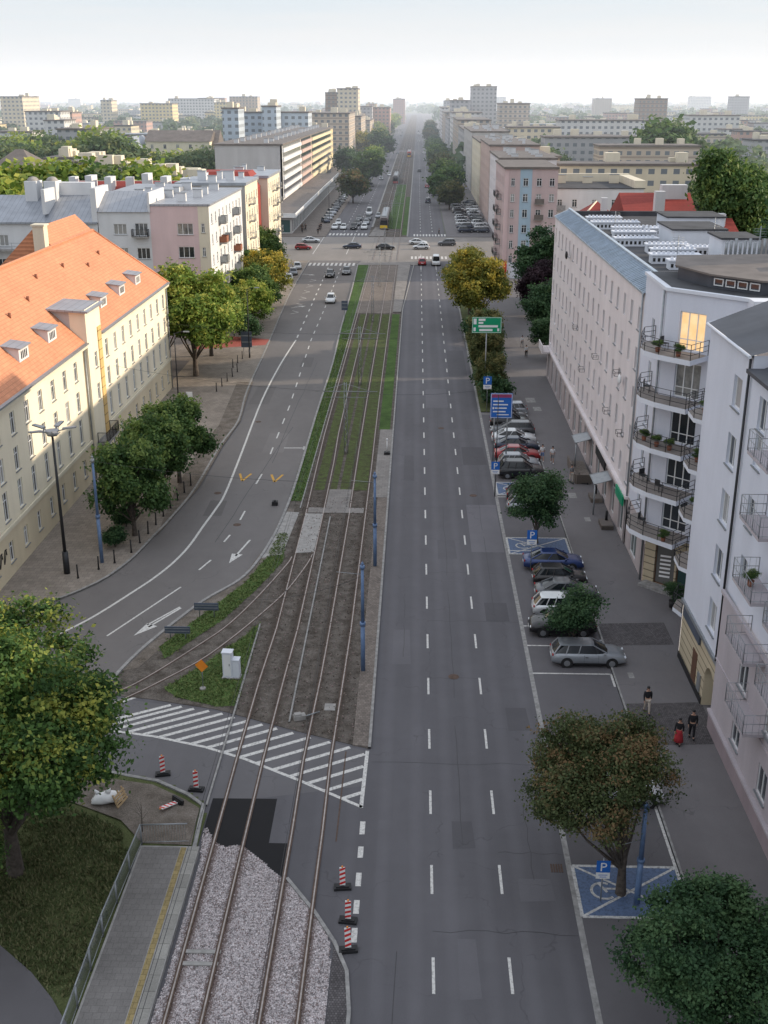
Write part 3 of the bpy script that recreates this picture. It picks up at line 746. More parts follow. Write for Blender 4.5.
# repair patches and covers on the right road
for x, y, w_, l_, s in ((5.95,88,2.6,11,1.35),(5.9,71.5,1.6,3,.8),(5.6,150,2.4,16,.8)):
    flat('asphalt_patch', [(x-w_/2,y-l_/2),(x+w_/2,y-l_/2),(x+w_/2,y+l_/2),(x-w_/2,y+l_/2)], .0045, asphalt('repair', tuple(c*s for c in (.106,.103,.114)), patch=False))
seam_m = plain('tar_seam', (.045,.044,.048), .6)
sb = MB()
for i, y in enumerate((33.5,39.2,44.7,52.3,61.8,69.9,78.4,92.8,101.7,113,127,139,156,171,190,214)):
    x0 = rnd.choice((-2.2,-2.2,1.0,4.2)); x1 = rnd.choice((4.2,7.3,7.3)); pr = (x0, y)
    for k in range(1, 9):
        q = (x0+(x1-x0)*k/8, y+rnd.uniform(-.12,.12)); mark(pr[0], pr[1], q[0], q[1], .035, .0052, 0, sb); pr = q
for X in (2.55, 5.75, -.6):
    y = 26
    while y < 235:
        L_ = rnd.uniform(4, 16); pr = (X, y)
        if rnd.random() < .55:
            for k in range(1, 7): q = (X+rnd.uniform(-.07,.07), y+L_*k/6); mark(pr[0], pr[1], q[0], q[1], .032, .0056, 0, sb); pr = q
        y += L_+rnd.uniform(1, 9)
for (X, y0, y1) in ((-16.2,84,118),(-18.3,120,160),(-14.1,105,150)):
    pr = (X, y0)
    for k in range(1, 12): q = (X+(.25*k if y0 < 100 else .05*k)+rnd.uniform(-.1,.1), y0+(y1-y0)*k/11); mark(pr[0], pr[1], q[0], q[1], .06, .0056, 0, sb); pr = q
tag(sb.build('tar_seam', seam_m), kind='structure')
for x, y, w_, l_, s_ in ((2.6,46,1.1,2.2,.78),(-.7,66,1.2,5,1.12),(6.2,57,1.3,2.6,.8),(2.7,83,1.5,4,.88),(6.0,108,2.3,6,.78),(2.6,131,2.6,9,1.15),(-.5,104,1.0,8,.8),(5.8,42,1.6,1.6,1.12),(2.5,37,.9,3.5,1.08)):
    flat('asphalt_patch', [(x-w_/2,y-l_/2),(x+w_/2,y-l_/2+.1),(x+w_/2-.1,y+l_/2),(x-w_/2,y+l_/2)], .0048, asphalt('repair', tuple(c*s_ for c in (.108,.105,.116)), patch=False))
for x, y, w_, l_, s_ in ((-17.5,92,1.6,4,.75),(-14.5,112,2.2,7,1.12),(-18.5,132,2.4,9,.85),(-14.8,150,1.6,6,.8)):
    flat('asphalt_patch', [(x-w_/2,y-l_/2),(x+w_/2,y-l_/2+.1),(x+w_/2-.1,y+l_/2),(x-w_/2,y+l_/2)], .0052, asphalt('repair', tuple(c*s_ for c in (.148,.138,.136)), patch=False))
for x, y in ((2.6,62),(5.4,96),(-18,96),(-15,88),(2.9,118),(-17.5,120)):
    b = MB(); b.tube((x,y,.001),(x,y,.012),.34,.34,16,0,True,False); tag(b.build('manhole_cover', M['rust']), kind='structure')
b = MB()
for x in (-.4, -.2, 0, .2, .4): b.box(8.0+x*.6-.05-1.1, 43.3, .004, 8.0+x*.6+.03-1.1, 43.9, .016)
tag(b.build('drain_grate', M['rust']), kind='structure')
# grass tufts in the garden and verges
def tufts(name, polys, n, label, hmin=.06, hmax=.22, mat=None, z=.1):
    b = MB()
    for poly, k in polys:
        xs = [p[0] for p in poly]; ys = [p[1] for p in poly]
        for _ in range(k):
            while True:
                x, y = rnd.uniform(min(xs), max(xs)), rnd.uniform(min(ys), max(ys)); c = False; j = len(poly)-1
                for i in range(len(poly)):
                    xi, yi = poly[i]; xj, yj = poly[j]
                    if (yi > y) != (yj > y) and x < (xj-xi)*(y-yi)/(yj-yi)+xi: c = not c
                    j = i
                if c: break
            h = rnd.uniform(hmin, hmax)
            for _k in range(3):
                a = rnd.uniform(0, 6.28); w_ = rnd.uniform(.03, .07); ox, oy = rnd.uniform(-.15,.15), rnd.uniform(-.15,.15)
                lx, ly = rnd.uniform(-.1,.1), rnd.uniform(-.1,.1)
                b.face([(x+ox-math.cos(a)*w_, y+oy-math.sin(a)*w_, z), (x+ox+math.cos(a)*w_, y+oy+math.sin(a)*w_, z), (x+ox+lx, y+oy+ly, z+h)], rnd.randrange(2))
    return tag(b.build(name, mat), label, 'grass', kind='stuff')
gb = [plain('grass_blade', (.075,.10,.035), .7), plain('grass_blade_dry', (.15,.15,.07), .7)]
tufts('grass_tufts', [([(-24,50.5),(-14.5,46),(-13.5,44),(-13.5,34.8),(-14.4,35),(-17.6,38),(-24,41)], 6000)], 0, 'short grass growing on the lawn behind the tram platform', mat=gb, z=.12)
gb2 = [plain('verge_blade', (.08,.13,.035), .7), plain('verge_blade_light', (.15,.19,.06), .7)]
tufts('verge_tufts', [([(-11.2,86),(-10.5,86),(-10.2,80),(-11.7,74.2),(-13.2,69.6),(-15.0,65.9),(-16.0,63.8),(-16.7,65.4),(-15.2,69.2),(-12.5,76.1),(-11.5,81)], 2200), ([(-10.5,69.3),(-10.5,58.0),(-11.6,57.9),(-14.2,58.9),(-15.2,59.9),(-13.2,63.4),(-11.4,66.9)], 2200), ([(-11.2,94),(-10.05,94),(-10.0,170),(-11.2,170)], 3000)], 0, 'green grass on the verges beside the tram tracks', .04, .13, mat=gb2, z=.05)

# ================================================================== windows and facades
WCACHE = {}
def window_meshes(w, h, cols=2, transom=.3, depth=.14, frame='frame_white', sill=True, ft=.07, pane='glass'):
    key = (round(w,2), round(h,2), cols, transom, depth, frame, sill, pane)
    if key in WCACHE: return WCACHE[key]
    f = MB(); y0, y1 = depth - .06, depth
    f.box(0, y0, 0, w, y1, ft); f.box(0, y0, h-ft, w, y1, h); f.box(0, y0, ft, ft, y1, h-ft); f.box(w-ft, y0, ft, w, y1, h-ft)
    for i in range(1, cols): x = w*i/cols; f.box(x-ft*.55, y0, ft, x+ft*.55, y1, h-ft)
    if transom:
        for i in range(cols):
            a = w*i/cols + (ft if i == 0 else ft*.55); b = w*(i+1)/cols - (ft if i == cols-1 else ft*.55)
            z = h*(1-transom); f.box(a, y0+.005, z-.03, b, y1, z+.03)
    if sill: f.box(-.08, -.09, -.07, w+.08, depth-.005, -.005, 1)
    fm = f.mesh('window_frame'); fm.materials.append(M[frame]); fm.materials.append(M['galv'])
    p = MB(); p.face([(.02, depth-.02, .02), (w-.02, depth-.02, .02), (w-.02, depth-.02, h-.02), (.02, depth-.02, h-.02)])
    pm = p.mesh('pane'); pm.materials.append(M[pane])
    WCACHE[key] = (fm, pm); return WCACHE[key]

def add_window(parent, p, u, w, h, z, name='window', **k):
    fm, pm = window_meshes(w, h, **k)
    o = put(name, fm, parent, (p[0], p[1], z), math.atan2(u[1], u[0]))
    put('pane', pm, o)
    return o

class Building:
    """walls cut with openings; each window a child with its pane"""
    def __init__(s, name, loc, label, cat='building', group=None):
        s.o = empty(name, (loc[0], loc[1], 0), 0, label, cat, group); s.loc = Vector((loc[0], loc[1], 0)); s.wins = []; s.parts = {}
    def mb(s, part, mat, sec=0):
        k = (part, mat, sec)
        if k not in s.parts: s.parts[k] = MB()
        return s.parts[k]
    def wall(s, a, b, z0, z1, ops=(), part='wall', mat='white_render', reveal=.14, sec=0, **wk):
        """wall from a to b, outside on the right-hand side walking a->b; ops = (u, z, w, h[, dict])"""
        a = Vector((a[0], a[1])); b = Vector((b[0], b[1])); L = (b-a).length; u = (b-a)/L; n = Vector((u.y, -u.x))
        mb = s.mb(part, mat, sec)
        us = sorted({0.0, L} | {round(o[0],3) for o in ops} | {round(o[0]+o[2],3) for o in ops})
        zs = sorted({z0, z1} | {round(o[1],3) for o in ops} | {round(o[1]+o[3],3) for o in ops})
        def P(x, z, d=0): return (a.x + u.x*x - n.x*d - s.loc.x, a.y + u.y*x - n.y*d - s.loc.y, z)
        for i in range(len(us)-1):
            j = 0
            while j < len(zs)-1:
                um = (us[i]+us[i+1])/2
                def hit(jj):
                    zm = (zs[jj]+zs[jj+1])/2
                    return any(o[0] < um < o[0]+o[2] and o[1] < zm < o[1]+o[3] for o in ops)
                if hit(j): j += 1; continue
                k = j
                while k+1 < len(zs)-1 and not hit(k+1): k += 1
                mb.face([P(us[i], zs[j]), P(us[i+1], zs[j]), P(us[i+1], zs[k+1]), P(us[i], zs[k+1])]); j = k+1
        for o in ops:
            x0, zz, w_, h_ = o[:4]; k = dict(wk); k.update(o[4] if len(o) > 4 else {})
            d = k.pop('depth', reveal)
            x1, z2 = x0+w_, zz+h_
            mb.face([P(x0,zz), P(x0,z2), P(x0,z2,d), P(x0,zz,d)]); mb.face([P(x1,zz), P(x1,zz,d), P(x1,z2,d), P(x1,z2)])
            mb.face([P(x0,z2), P(x1,z2), P(x1,z2,d), P(x0,z2,d)]); mb.face([P(x0,zz), P(x0,zz,d), P(x1,zz,d), P(x1,zz)])
            q = P(x0, zz)
            s.wins.append((( q[0], q[1]), (u.x, u.y), w_, h_, zz, dict(k, depth=d), Vector((q[0]+s.loc.x, q[1]+s.loc.y, zz))))
    def finish(s, limit=100):
        s.wins.sort(key=lambda q: (q[6]-CAM).length)
        for q in s.wins[:limit]:
            k = q[5]; nm = k.pop('name', 'window')
            add_window(s.o, q[0], q[1], q[2], q[3], q[4], nm, **k)
        if len(s.wins) > limit:
            m = MB()
            for q in s.wins[limit:]:
                k = q[5]; k.pop('name', None); fm, pm = window_meshes(q[2], q[3], **k)
                T = Matrix.Translation((q[0][0], q[0][1], q[4])) @ Matrix.Rotation(math.atan2(q[1][1], q[1][0]), 4, 'Z')
                for me, mi in ((fm, 0), (pm, 1)):
                    b = len(m.v); m.v += [tuple(T @ v.co) for v in me.vertices]
                    for p in me.polygons: m.f.append(tuple(b+i for i in p.vertices)); m.m.append(mi); m.sm.append(False)
            o = m.build('windows', [M['frame_white'], M['glass']], s.o); o['kind'] = 'stuff'
        for (part, mat, _s), m in s.parts.items(): m.build(part, M[mat], s.o)
        return s.o
    def L(s, p): return (p[0]-s.loc.x, p[1]-s.loc.y, p[2] if len(p) > 2 else 0)
    def part(s, name, fn, mat, parent=None):
        m = MB(); fn(m); m.v = [(x-s.loc.x, y-s.loc.y, z) for x, y, z in m.v]
        if m.cuts:
            last = None; cs = [0] + m.cuts + ([len(m.f)] if m.cuts[-1] < len(m.f) else [])
            for a, b in zip(cs, cs[1:]):
                q = MB(); mp = {}
                for f, mi, sm in zip(m.f[a:b], m.m[a:b], m.sm[a:b]):
                    for i in f:
                        if i not in mp: mp[i] = len(q.v); q.v.append(m.v[i])
                    q.f.append(tuple(mp[i] for i in f)); q.m.append(mi); q.sm.append(sm)
                last = q.build(name, [M[k] for k in mat] if isinstance(mat, (list, tuple)) else M[mat], parent or s.o)
            return last
        return m.build(name, [M[k] for k in mat] if isinstance(mat, (list, tuple)) else M[mat], parent or s.o)

M['balcony_floor'] = plain('balcony_floor', (.27,.24,.22), .85)
def railing(m, pts, z, h=1.0, bars=.14, rails=(1.0,), post=1.0, r=.02, flatbars=False):
    """balcony railing along a line of points"""
    for a, b in zip(pts, pts[1:]):
        a = Vector(a); b = Vector(b); L = (b-a).length; d = (b-a)/L
        for f in rails: m.tube((a.x,a.y,z+h*f), (b.x,b.y,z+h*f), r, r, 5)
        n = max(1, int(L/post))
        for i in range(n+1):
            p = a + d*L*i/n; m.tube((p.x,p.y,z), (p.x,p.y,z+h), r*1.15, r*1.15, 5)
        if bars:
            n = int(L/bars)
            for i in range(n): p = a + d*L*(i+.5)/n; m.tube((p.x,p.y,z), (p.x,p.y,z+h), r*.45, r*.45, 4)

def balcony(B, pts, z, thick=.18, rz=1.0, slab='white_render', rail=True, bars=0, rails=(.33,.66,1.0), r=.022, floor=None, rmat='dark_metal'):
    """pts: outline, first and last on the wall"""
    a = sum(p[0]*q[1]-q[0]*p[1] for p, q in zip(pts, pts[1:]+pts[:1]))
    pp = pts if a > 0 else pts[::-1]
    s = B.part('balcony', lambda m: m.prism([(x, y, z-thick) for x, y in pp], thick, 0, 1), [slab, floor or 'balcony_floor'])
    B.part('railing', lambda m: railing(m, pts, z, rz, bars, rails, .9, r), rmat, s)
    return s

# ================================================================== L1: cream building with orange roof
B = Building('tenement_building', (-37, 97), 'long cream building with an orange tiled hip roof and small roof dormers', 'building')
EZ = 13.0; XF = -30.3
ops = []
def l1_cols(ys):
    for y in ys:
        u = y
        yield u
def col_ops(y0, ys):
    o = []
    for y in ys:
        for z, h, w_ in ((10.15,1.75,1.0),(7.3,1.85,1.0),(4.35,2.25,1.0),(1.15,1.6,.95)): o.append((y-y0-.5, z, w_, h))
    return o
c1 = [60.5+3.3*i for i in range(12)]                    # 60.5 .. 96.8
c2 = [107.4+3.22*i for i in range(9)]
lo = lambda o: [x for x in o if x[1] < 3.8]; hi = lambda o: [x for x in o if x[1] > 3.8]
for y0, y1, cs in ((56, 99.6, c1), (104.4, 134.8, c2)):
    o = col_ops(y0, cs)
    B.wall((XF, y0), (XF, y1), 3.75, EZ, hi(o), 'wall', 'cream', .16, cols=2, transom=.3)
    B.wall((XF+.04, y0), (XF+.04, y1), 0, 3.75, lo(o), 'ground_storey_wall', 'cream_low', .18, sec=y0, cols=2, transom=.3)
XP = XF + .45
B.wall((XP, 99.6), (XP, 104.4), 3.6, EZ+3.1, [(1.9, 10.3, .9, 1.5), (1.9, 7.2, .9, 1.6)], 'wall', 'cream', .16)
B.wall((XP, 99.6), (XP, 104.4), 0, 3.6, [(1.5, .1, 1.6, 2.9, dict(frame='frame_brown', sill=False))], 'wall', 'grey_render', .3)
B.wall((XF-1, 99.6), (XP, 99.6), 0, EZ+3.1, [], 'wall', 'cream'); B.wall((XP, 104.4), (XF-1, 104.4), 0, EZ+3.1, [], 'wall', 'cream')
B.wall((XF-.0, 99.6), (XF-5.5, 99.6), 11, 11.01, [], 'wall', 'cream')
B.wall((XF, 134.8), (-43.7, 134.8), 0, EZ, [(3,10.15,1,1.75),(7,10.15,1,1.75),(3,7.3,1,1.85),(7,7.3,1,1.85),(3,4.35,1,2),(7,4.35,1,2)], 'wall', 'cream')
B.wall((-43.7, 134.8), (-43.7, 56), 0, EZ, [], 'wall', 'cream'); B.wall((-43.7, 56), (XF, 56), 0, EZ, [], 'wall', 'cream')
# ochre rusticated band on the projecting bay
B.part('quoin_strip', lambda m: m.box(XP+.003, 103.0, 3.4, XP+.09, 104.1, EZ+.9), 'ochre')
B.part('balcony', lambda m: (m.box(XP+.1, 99.9, 3.3, XP+1.0, 104.2, 3.5)), 'kerb')
B.part('balcony_railing', lambda m: railing(m, [(XP+.1,99.9),(XP+.95,99.9),(XP+.95,104.2),(XP+.1,104.2)], 3.5, 1.0, .12, (.1,1.0), 1, .03), 'black')
# dormer house over the bay: side cheeks run back into the roof
def bayroof(m):
    z = EZ+3.1; x1 = XP+.35; x0 = XF-6.2
    m.face([(x1,99.2,z-.1),(x1,104.8,z-.1),(x0,104.8,z+.35),(x0,99.2,z+.35)]); m.face([(x1,99.2,z-.28),(x0,99.2,z+.17),(x0,104.8,z+.17),(x1,104.8,z-.28)])
    m.face([(x1,99.2,z-.28),(x1,104.8,z-.28),(x1,104.8,z-.1),(x1,99.2,z-.1)]); m.face([(x1,99.2,z-.28),(x1,99.2,z-.1),(x0,99.2,z+.35),(x0,99.2,z+.17)])
    m.face([(x1,104.8,z-.28),(x0,104.8,z+.17),(x0,104.8,z+.35),(x1,104.8,z-.1)])
B.part('bay_roof', bayroof, 'zincx')
def cheeks(m):
    for y in (99.62, 104.38):
        m.face([(XF-.9,y,EZ-.2),(XF-.9,y,EZ+3.0),(XF-6,y,EZ+3.35),(XF-4,y,EZ+2)]); m.cut()
B.part('bay_cheek', cheeks, 'grey_render')
def cornice(m):
    for y0, y1 in ((56, 99.6), (104.4, 135.0)):
        m.box(XF-.1, y0, EZ-.35, XF+.45, y1, EZ-.02, 0); m.box(XF+.05, y0, 3.65, XF+.2, y1, 3.95, 0); m.box(XF-.1, y0, EZ-.02, XF+.62, y1, EZ+.12, 1)
    m.box(XF-13.6, 134.81, EZ-.35, XF+.4, 135.3, EZ-.05, 0)
B.part('cornice', cornice, ['cream_light', 'galv'])
def roof(m):
    rx, rz = -37.0, 19.8; e = XF+.4; w_ = -43.9; yn = 56; yf = 135.2; yr = 129.6
    m.face([(e,yn,EZ),(e,yf,EZ),(rx,yr,rz),(rx,yn,rz)]); m.face([(w_,yf,EZ),(w_,yn,EZ),(rx,yn,rz),(rx,yr,rz)]); m.face([(e,yf,EZ),(w_,yf,EZ),(rx,yr,rz)])
    m.face([(w_,yn,EZ),(e,yn,EZ),(rx,yn,rz)])
rf = B.part('roof', roof, 'tile')
B.part('ridge_cap', lambda m: (m.tube((-37,56,19.83),(-37,129.6,19.83),.16,.16,6), m.tube((-37,129.6,19.83),(XF+.4,135.2,EZ+.05),.12,.12,6)), 'tile', rf)
def small_dormer(y, d=1.4):
    # front face at distance d in from the eave
    x = XF+.4-d; s_ = (19.8-EZ)/(XF+.4+37); zb = EZ + d*s_ - .1; h = 1.15; w_ = 1.15; xb = x - (h+.25)/s_*.93
    def body(m):
        m.face([(x,y-w_,zb),(x,y+w_,zb),(x,y+w_,zb+h),(x,y-w_,zb+h)])
        for sy in (-1,1): 
            q = [(x,y+sy*w_,zb),(x,y+sy*w_,zb+h),(xb,y+sy*w_,zb+h+.2)]; m.face(q if sy<0 else q[::-1])
    o = B.part('dormer', body, 'white_render')
    B.part('dormer_roof', lambda m: m.prism([(x+.2,y-w_-.15,zb+h),(x+.2,y+w_+.15,zb+h),(xb-.1,y+w_+.15,zb+h+.22),(xb-.1,y-w_-.15,zb+h+.22)], .1), 'zincx', o)
    def slats(m):
        for i in range(4): m.box(x+.003, y-.7+i*.4, zb+.3, x+.03, y-.52+i*.4, zb+.9)
    B.part('dormer_window', slats, 'glass', o)
for p in [87.13, 94.5, 111.3, 118.66, 125.84]: small_dormer(p)
def vents(m):
    for (x, y) in ((-34.5,118),(-35.3,112),(-35.4,104),(-34.3,98),(-33.9,92),(-35,124)):
        z = EZ + (XF+.4-x)*(6.8/7.1); m.tube((x,y,z-.1),(x,y,z+.35),.14,.14,8); m.cut()
B.part('roof_vent', vents, 'terracotta')
def pipes(m):
    for y in (99.45, 104.6, 134.6): m.tube((XF+.16,y,.2),(XF+.16,y,EZ-.3),.07,.07,6); m.cut()
B.part('downpipe', pipes, 'galv')
B.finish()
# graffiti scribble on the plinth
b = MB()
for cx in (74.6, 75.5):
    pr = None
    for i in range(14):
        a = i*.5; q = (XF+.056, cx+math.cos(a)*.33, 2.1+math.sin(a*1.3)*.5)
        if pr: b.tube(pr, q, .045, .045, 4)
        pr = q
tag(b.build('graffiti', M['black']), 'black spray-painted graffiti scribble low on the cream wall', 'graffiti')

# rear gabled wing with chimney behind the ridge
B = Building('gabled_wing', (-44, 134), 'small orange gabled roof peak with chimney behind the cream building', 'building')
B.wall((-40.5,136.2),(-49.5,136.2),0,15,[], 'wall','cream'); B.wall((-49.5,150),(-40.5,150),0,12,[], 'wall','cream') if False else None
def gr(m):
    x0,x1,xm = -50.5,-39.5,-45.0; y0,y1 = 133,150; z0,z1 = 14.2,19.6
    m.face([(x0,y0,z0),(xm,y0,z1),(xm,y1,z1),(x0,y1,z0)][::-1]); m.face([(x1,y0,z0),(x1,y1,z0),(xm,y1,z1),(xm,y0,z1)])
    m.face([(x0,y0,z0),(x1,y0,z0),(xm,y0,z1)])
B.part('roof', gr, 'tile')
B.part('chimney', lambda m: (m.box(-44.6,131.5,15,-43.3,133,20.0), m.box(-44.75,131.35,20.0,-43.15,133.15,20.2)), 'cream_light')
B.part('wall', lambda m: m.box(-50,133.2,0,-40,149.8,14.25), 'cream')
B.finish()

# ================================================================== L2 row: white / pink / cream block behind
def chimney_row(m, x0, x1, y, z, n, w_=.9, h=1.3):
    for i in range(n):
        x = x0 + (x1-x0)*(i+.5)/n; hh = h*rnd.uniform(.7, 1.25)
        m.box(x-w_/2, y-.35, z-.3, x+w_/2, y+.35, z+hh, 0); m.box(x-w_/2-.08, y-.43, z+hh, x+w_/2+.08, y+.43, z+hh+.1, 1); m.cut()
B = Building('apartment_building', (-40, 172), 'white apartment block with a pink bay and grey metal roof behind lime tree')
w3 = dict(cols=3, transom=0)
B.wall((-46.2,165),(-38.6,165),0,18.5,[(2.2,15.3,1.9,1.5,w3),(5.3,15.1,1.9,1.8,w3),(5.4,11.8,1.9,1.6,w3),(2.2,11.8,1.9,1.6,w3),(2.2,8.4,1.9,1.6,w3),(5.4,8.4,1.9,1.6,w3)],'wall','white_render')
B.wall((-38.6,165),(-31.6,165),0,19.3,[(3.9,15.3,2.3,1.6,w3),(3.9,12,2.3,1.6,w3),(3.9,8.6,2.3,1.6,w3)],'pink_wall','pink')
B.wall((-31.6,164.98),(-30,164.98),0,19.3,[(.4,15.6,.5,1.3),(.4,12.2,.5,1.3),(.4,8.8,.5,1.3)],'cream_wall','cream_light')
ops = []
for c in range(9):
    u = 1.6+c*3.35
    for fl in range(6):
        if c in (2,3,6): ops.append((u, 1.9+fl*3.05 if False else 1.4+fl*2.95, 1.0, 2.0))
        else: ops.append((u, 1.9+fl*2.95, 1.0, 1.45))
B.wall((-30,164.98),(-30,196.5),0,19.3,ops,'wall','white_render')
B.wall((-30,196.5),(-48,196.5),0,19,[], 'wall','cream_light')
B.part('roof', lambda m: (m.face([(-46.2,164.7,18.5),(-38.6,164.7,18.5),(-38.6,170.5,21.0),(-46.2,170.5,21.0)]), m.face([(-46.2,170.5,21),(-38.6,170.5,21),(-38.6,176,20.2),(-46.2,176,20.2)]), m.box(-38.75,164.9,19.3,-29.8,196.6,19.6), m.box(-48,176,17,-38.7,196.6,20.2)), 'zincx')
def chs(m):
    for y in (171,177,184,192): chimney_row(m, -45, -31.5, y+rnd.uniform(-1,1), 19.7, rnd.choice((2,3)), rnd.uniform(.8,1.6), 1.0)
    m.box(-47.0,164.8,17,-46.2,172,21.8,0); m.cut(); m.box(-38.8,164.8,18.4,-38.5,175,21.2,0)
B.part('chimney', chs, ['white_render','galv'])
for c in (2,3,6):
    for fl in range(1,6):
        y = 165+1.6+c*3.35+.5; z = 1.4+fl*2.95
        if c == 3 and fl%2: continue
        s = B.part('balcony', lambda m: m.box(-30,y-1.1,z-.15,-28.9,y+1.1,z), 'concrete')
        B.part('railing', lambda m: (m.box(-28.95,y-1.1,z+.1,-28.9,y+1.1,z+1), m.box(-30,y-1.1,z+.1,-28.9,y-1.06,z+1), m.box(-30,y+1.06,z+.1,-28.9,y+1.1,z+1)), 'terracotta' if (c+fl)%3==0 else 'galv', s)
for z in (15.1,):
    s = B.part('balcony', lambda m: m.box(-41.2,163.9,z-.15,-38.9,165,z), 'concrete')
    B.part('railing', lambda m: railing(m, [(-41.2,165),(-41.2,163.95),(-38.9,163.95),(-38.9,165)], z, 1.0, .14, (.1,1.0), 1, .03), 'dark_metal', s)
B.finish()
B = Building('apartment_building', (-60, 172), 'low white block with long zinc roof and balcony at left edge')
B.wall((-78,164.9),(-46.3,164.9),0,17.0,[(x,z,1.9,1.6,w3) for x in (4,10,16.5,24) for z in (13.6,10.2,6.8)],'wall','white_render')
B.wall((-46.3,164.9),(-46.3,178),0,17,[],'wall','white_render')
B.part('roof', lambda m: (m.face([(-78,164.6,17),(-46.3,164.6,17),(-46.3,173,20.2),(-78,173,20.2)]), m.face([(-78,173,20.2),(-46.3,173,20.2),(-46.3,181,17),(-78,181,17)]), m.box(-78,164.5,16.8,-46.3,164.9,17.05)), 'zincx')
def chs(m):
    for x0 in (-58.5,-55.6): m.box(x0,171,18,x0+1.8,174,22.3,0); m.ball((x0+.9,172.5,22.3),.9,8,1,1,1.2,.7); m.cut()
    m.box(-54.5,166,18,-54.0,174,21.5,0); m.box(-54.5,173,19,-49,175,22,0); m.cut()
    for x in (-72,-68): m.box(x,172,19,x+1.2,174,22,0); m.cut()
B.part('chimney', chs, ['white_render','concrete'])
s = B.part('balcony', lambda m: m.box(-64,163.4,13.0,-55.2,164.9,13.2), 'concrete')
B.part('railing', lambda m: railing(m, [(-64,164.9),(-64,163.5),(-55.2,163.5),(-55.2,164.9)], 13.2, 1.0, 0, (.5,1.0), 1.5, .03), 'galv', s)
B.finish()
def side_block(name, label, x1, y0, y1, h, wall, depth=14, bays=None, floors=6, fh=2.95, roofm='zinc', z0=1.8, side='L', roofh=.5, chim=6, balc=(), win=(1.0,1.45), group=None, face_ops=None, base=None):
    """block whose street front lies on x = x1; side 'L': left of the street, 'R': right"""
    sg = 1 if side == 'L' else -1
    xb = x1 - sg*depth
    B = Building(name, ((x1+xb)/2, (y0+y1)/2), label, 'building', group)
    L = y1-y0; bays = bays or max(2, int(L/3.2)); ops = []
    for c in range(bays):
        u = (c+.5)*L/bays - win[0]/2
        for f in range(floors): ops.append((u, z0+f*fh, win[0], win[1]))
    if side == 'L': B.wall((x1,y0),(x1,y1),0,h,ops,'wall',wall)
    else: B.wall((x1,y1),(x1,y0),0,h,ops,'wall',wall)
    f = face_ops if face_ops is not None else [(k+.5, z0+i*fh, win[0], win[1]) for k in (2.5, 6.5) for i in range(floors)]
    a, b = (min(x1,xb), y0), (max(x1,xb), y0)
    B.wall(a, b, 0, h, f, 'side_wall', base or wall)
    B.wall((max(x1,xb), y1), (min(x1,xb), y1), 0, h, [], 'side_wall', base or wall)
    if side == 'L': B.wall((xb,y1),(xb,y0),0,h,[], 'side_wall', base or wall)
    else: B.wall((xb,y0),(xb,y1),0,h,[], 'side_wall', base or wall)
    xl, xr = min(x1,xb), max(x1,xb)
    B.part('roof', lambda m: m.box(xl-.25,y0-.25,h,xr+.25,y1+.25,h+roofh), roofm)
    if chim: B.part('chimney', lambda m: [chimney_row(m, xl+1, xr-1, y0+(y1-y0)*(i+.5)/chim, h+roofh, rnd.choice((1,2,3)), rnd.uniform(.8,2), rnd.uniform(.8,1.6)) for i in range(chim)], ['white_render','galv'])
    for c in balc:
        for fl in range(1, floors):
            y = y0+(c+.5)*L/bays; z = z0+fl*fh-.4
            s = B.part('balcony', lambda m: m.box(min(x1,x1+sg*1.0),y-1.2,z-.15,max(x1,x1+sg*1.0),y+1.2,z), 'concrete')
            B.part('railing', lambda m: railing(m, [(x1,y-1.2),(x1+sg*.95,y-1.2),(x1+sg*.95,y+1.2),(x1,y+1.2)], z, 1.0, .25, (1.0,), 2, .03), 'galv', s)
    B.finish(); return B.o
side_block('apartment_building', 'narrow cream apartment block between the white block and the next one', -30, 201, 217, 19.6, 'cream_light', 12, floors=6, base='grey_render', chim=4, balc=(1,))
side_block('apartment_building', 'sunlit cream corner block with red roof dormers next to the crossing', -29.6, 229, 249, 19.0, 'cream_light', 12, floors=6, chim=3, balc=(2,4), base='cream_light')
b = Building('roof_dormer', (-36, 232), 'red tiled mansard roof between the cream blocks', 'building')
b.part('roof', lambda m: (m.face([(-44,222,17.5),(-31,222,17.5),(-33,226,20.4),(-42,226,20.4)]), m.face([(-31,222,17.5),(-31,236,17.5),(-33,233,20.4),(-33,226,20.4)]), m.face([(-42,226,20.4),(-33,226,20.4),(-33,233,20.4),(-42,233,20.4)]), m.box(-44,222.1,0,-31.1,228.9,17.5)), 'tile_red'); b.finish()
# red-roofed row with many chimneys behind the pink block
B = Building('red_roofed_row', (-52, 215), 'row of houses with bright red roofs and white chimneys')
def rr(m):
    m.box(-64,206,0,-36,214,16.5,1); m.face([(-64,205.5,16.5),(-36,205.5,16.5),(-36,212,19.6),(-64,212,19.6)],0); m.box(-64,212,14,-36,214,19.5,1)
B.part('roof', rr, ['tile_red','white_render'])
B.part('chimney', lambda m: [(m.box(x,206+rnd.uniform(0,3),16,x+1.2,210.5,20.6+rnd.uniform(-.3,.7)), m.cut()) for x in np.arange(-63,-37,3.4)], 'white_render'); B.finish()

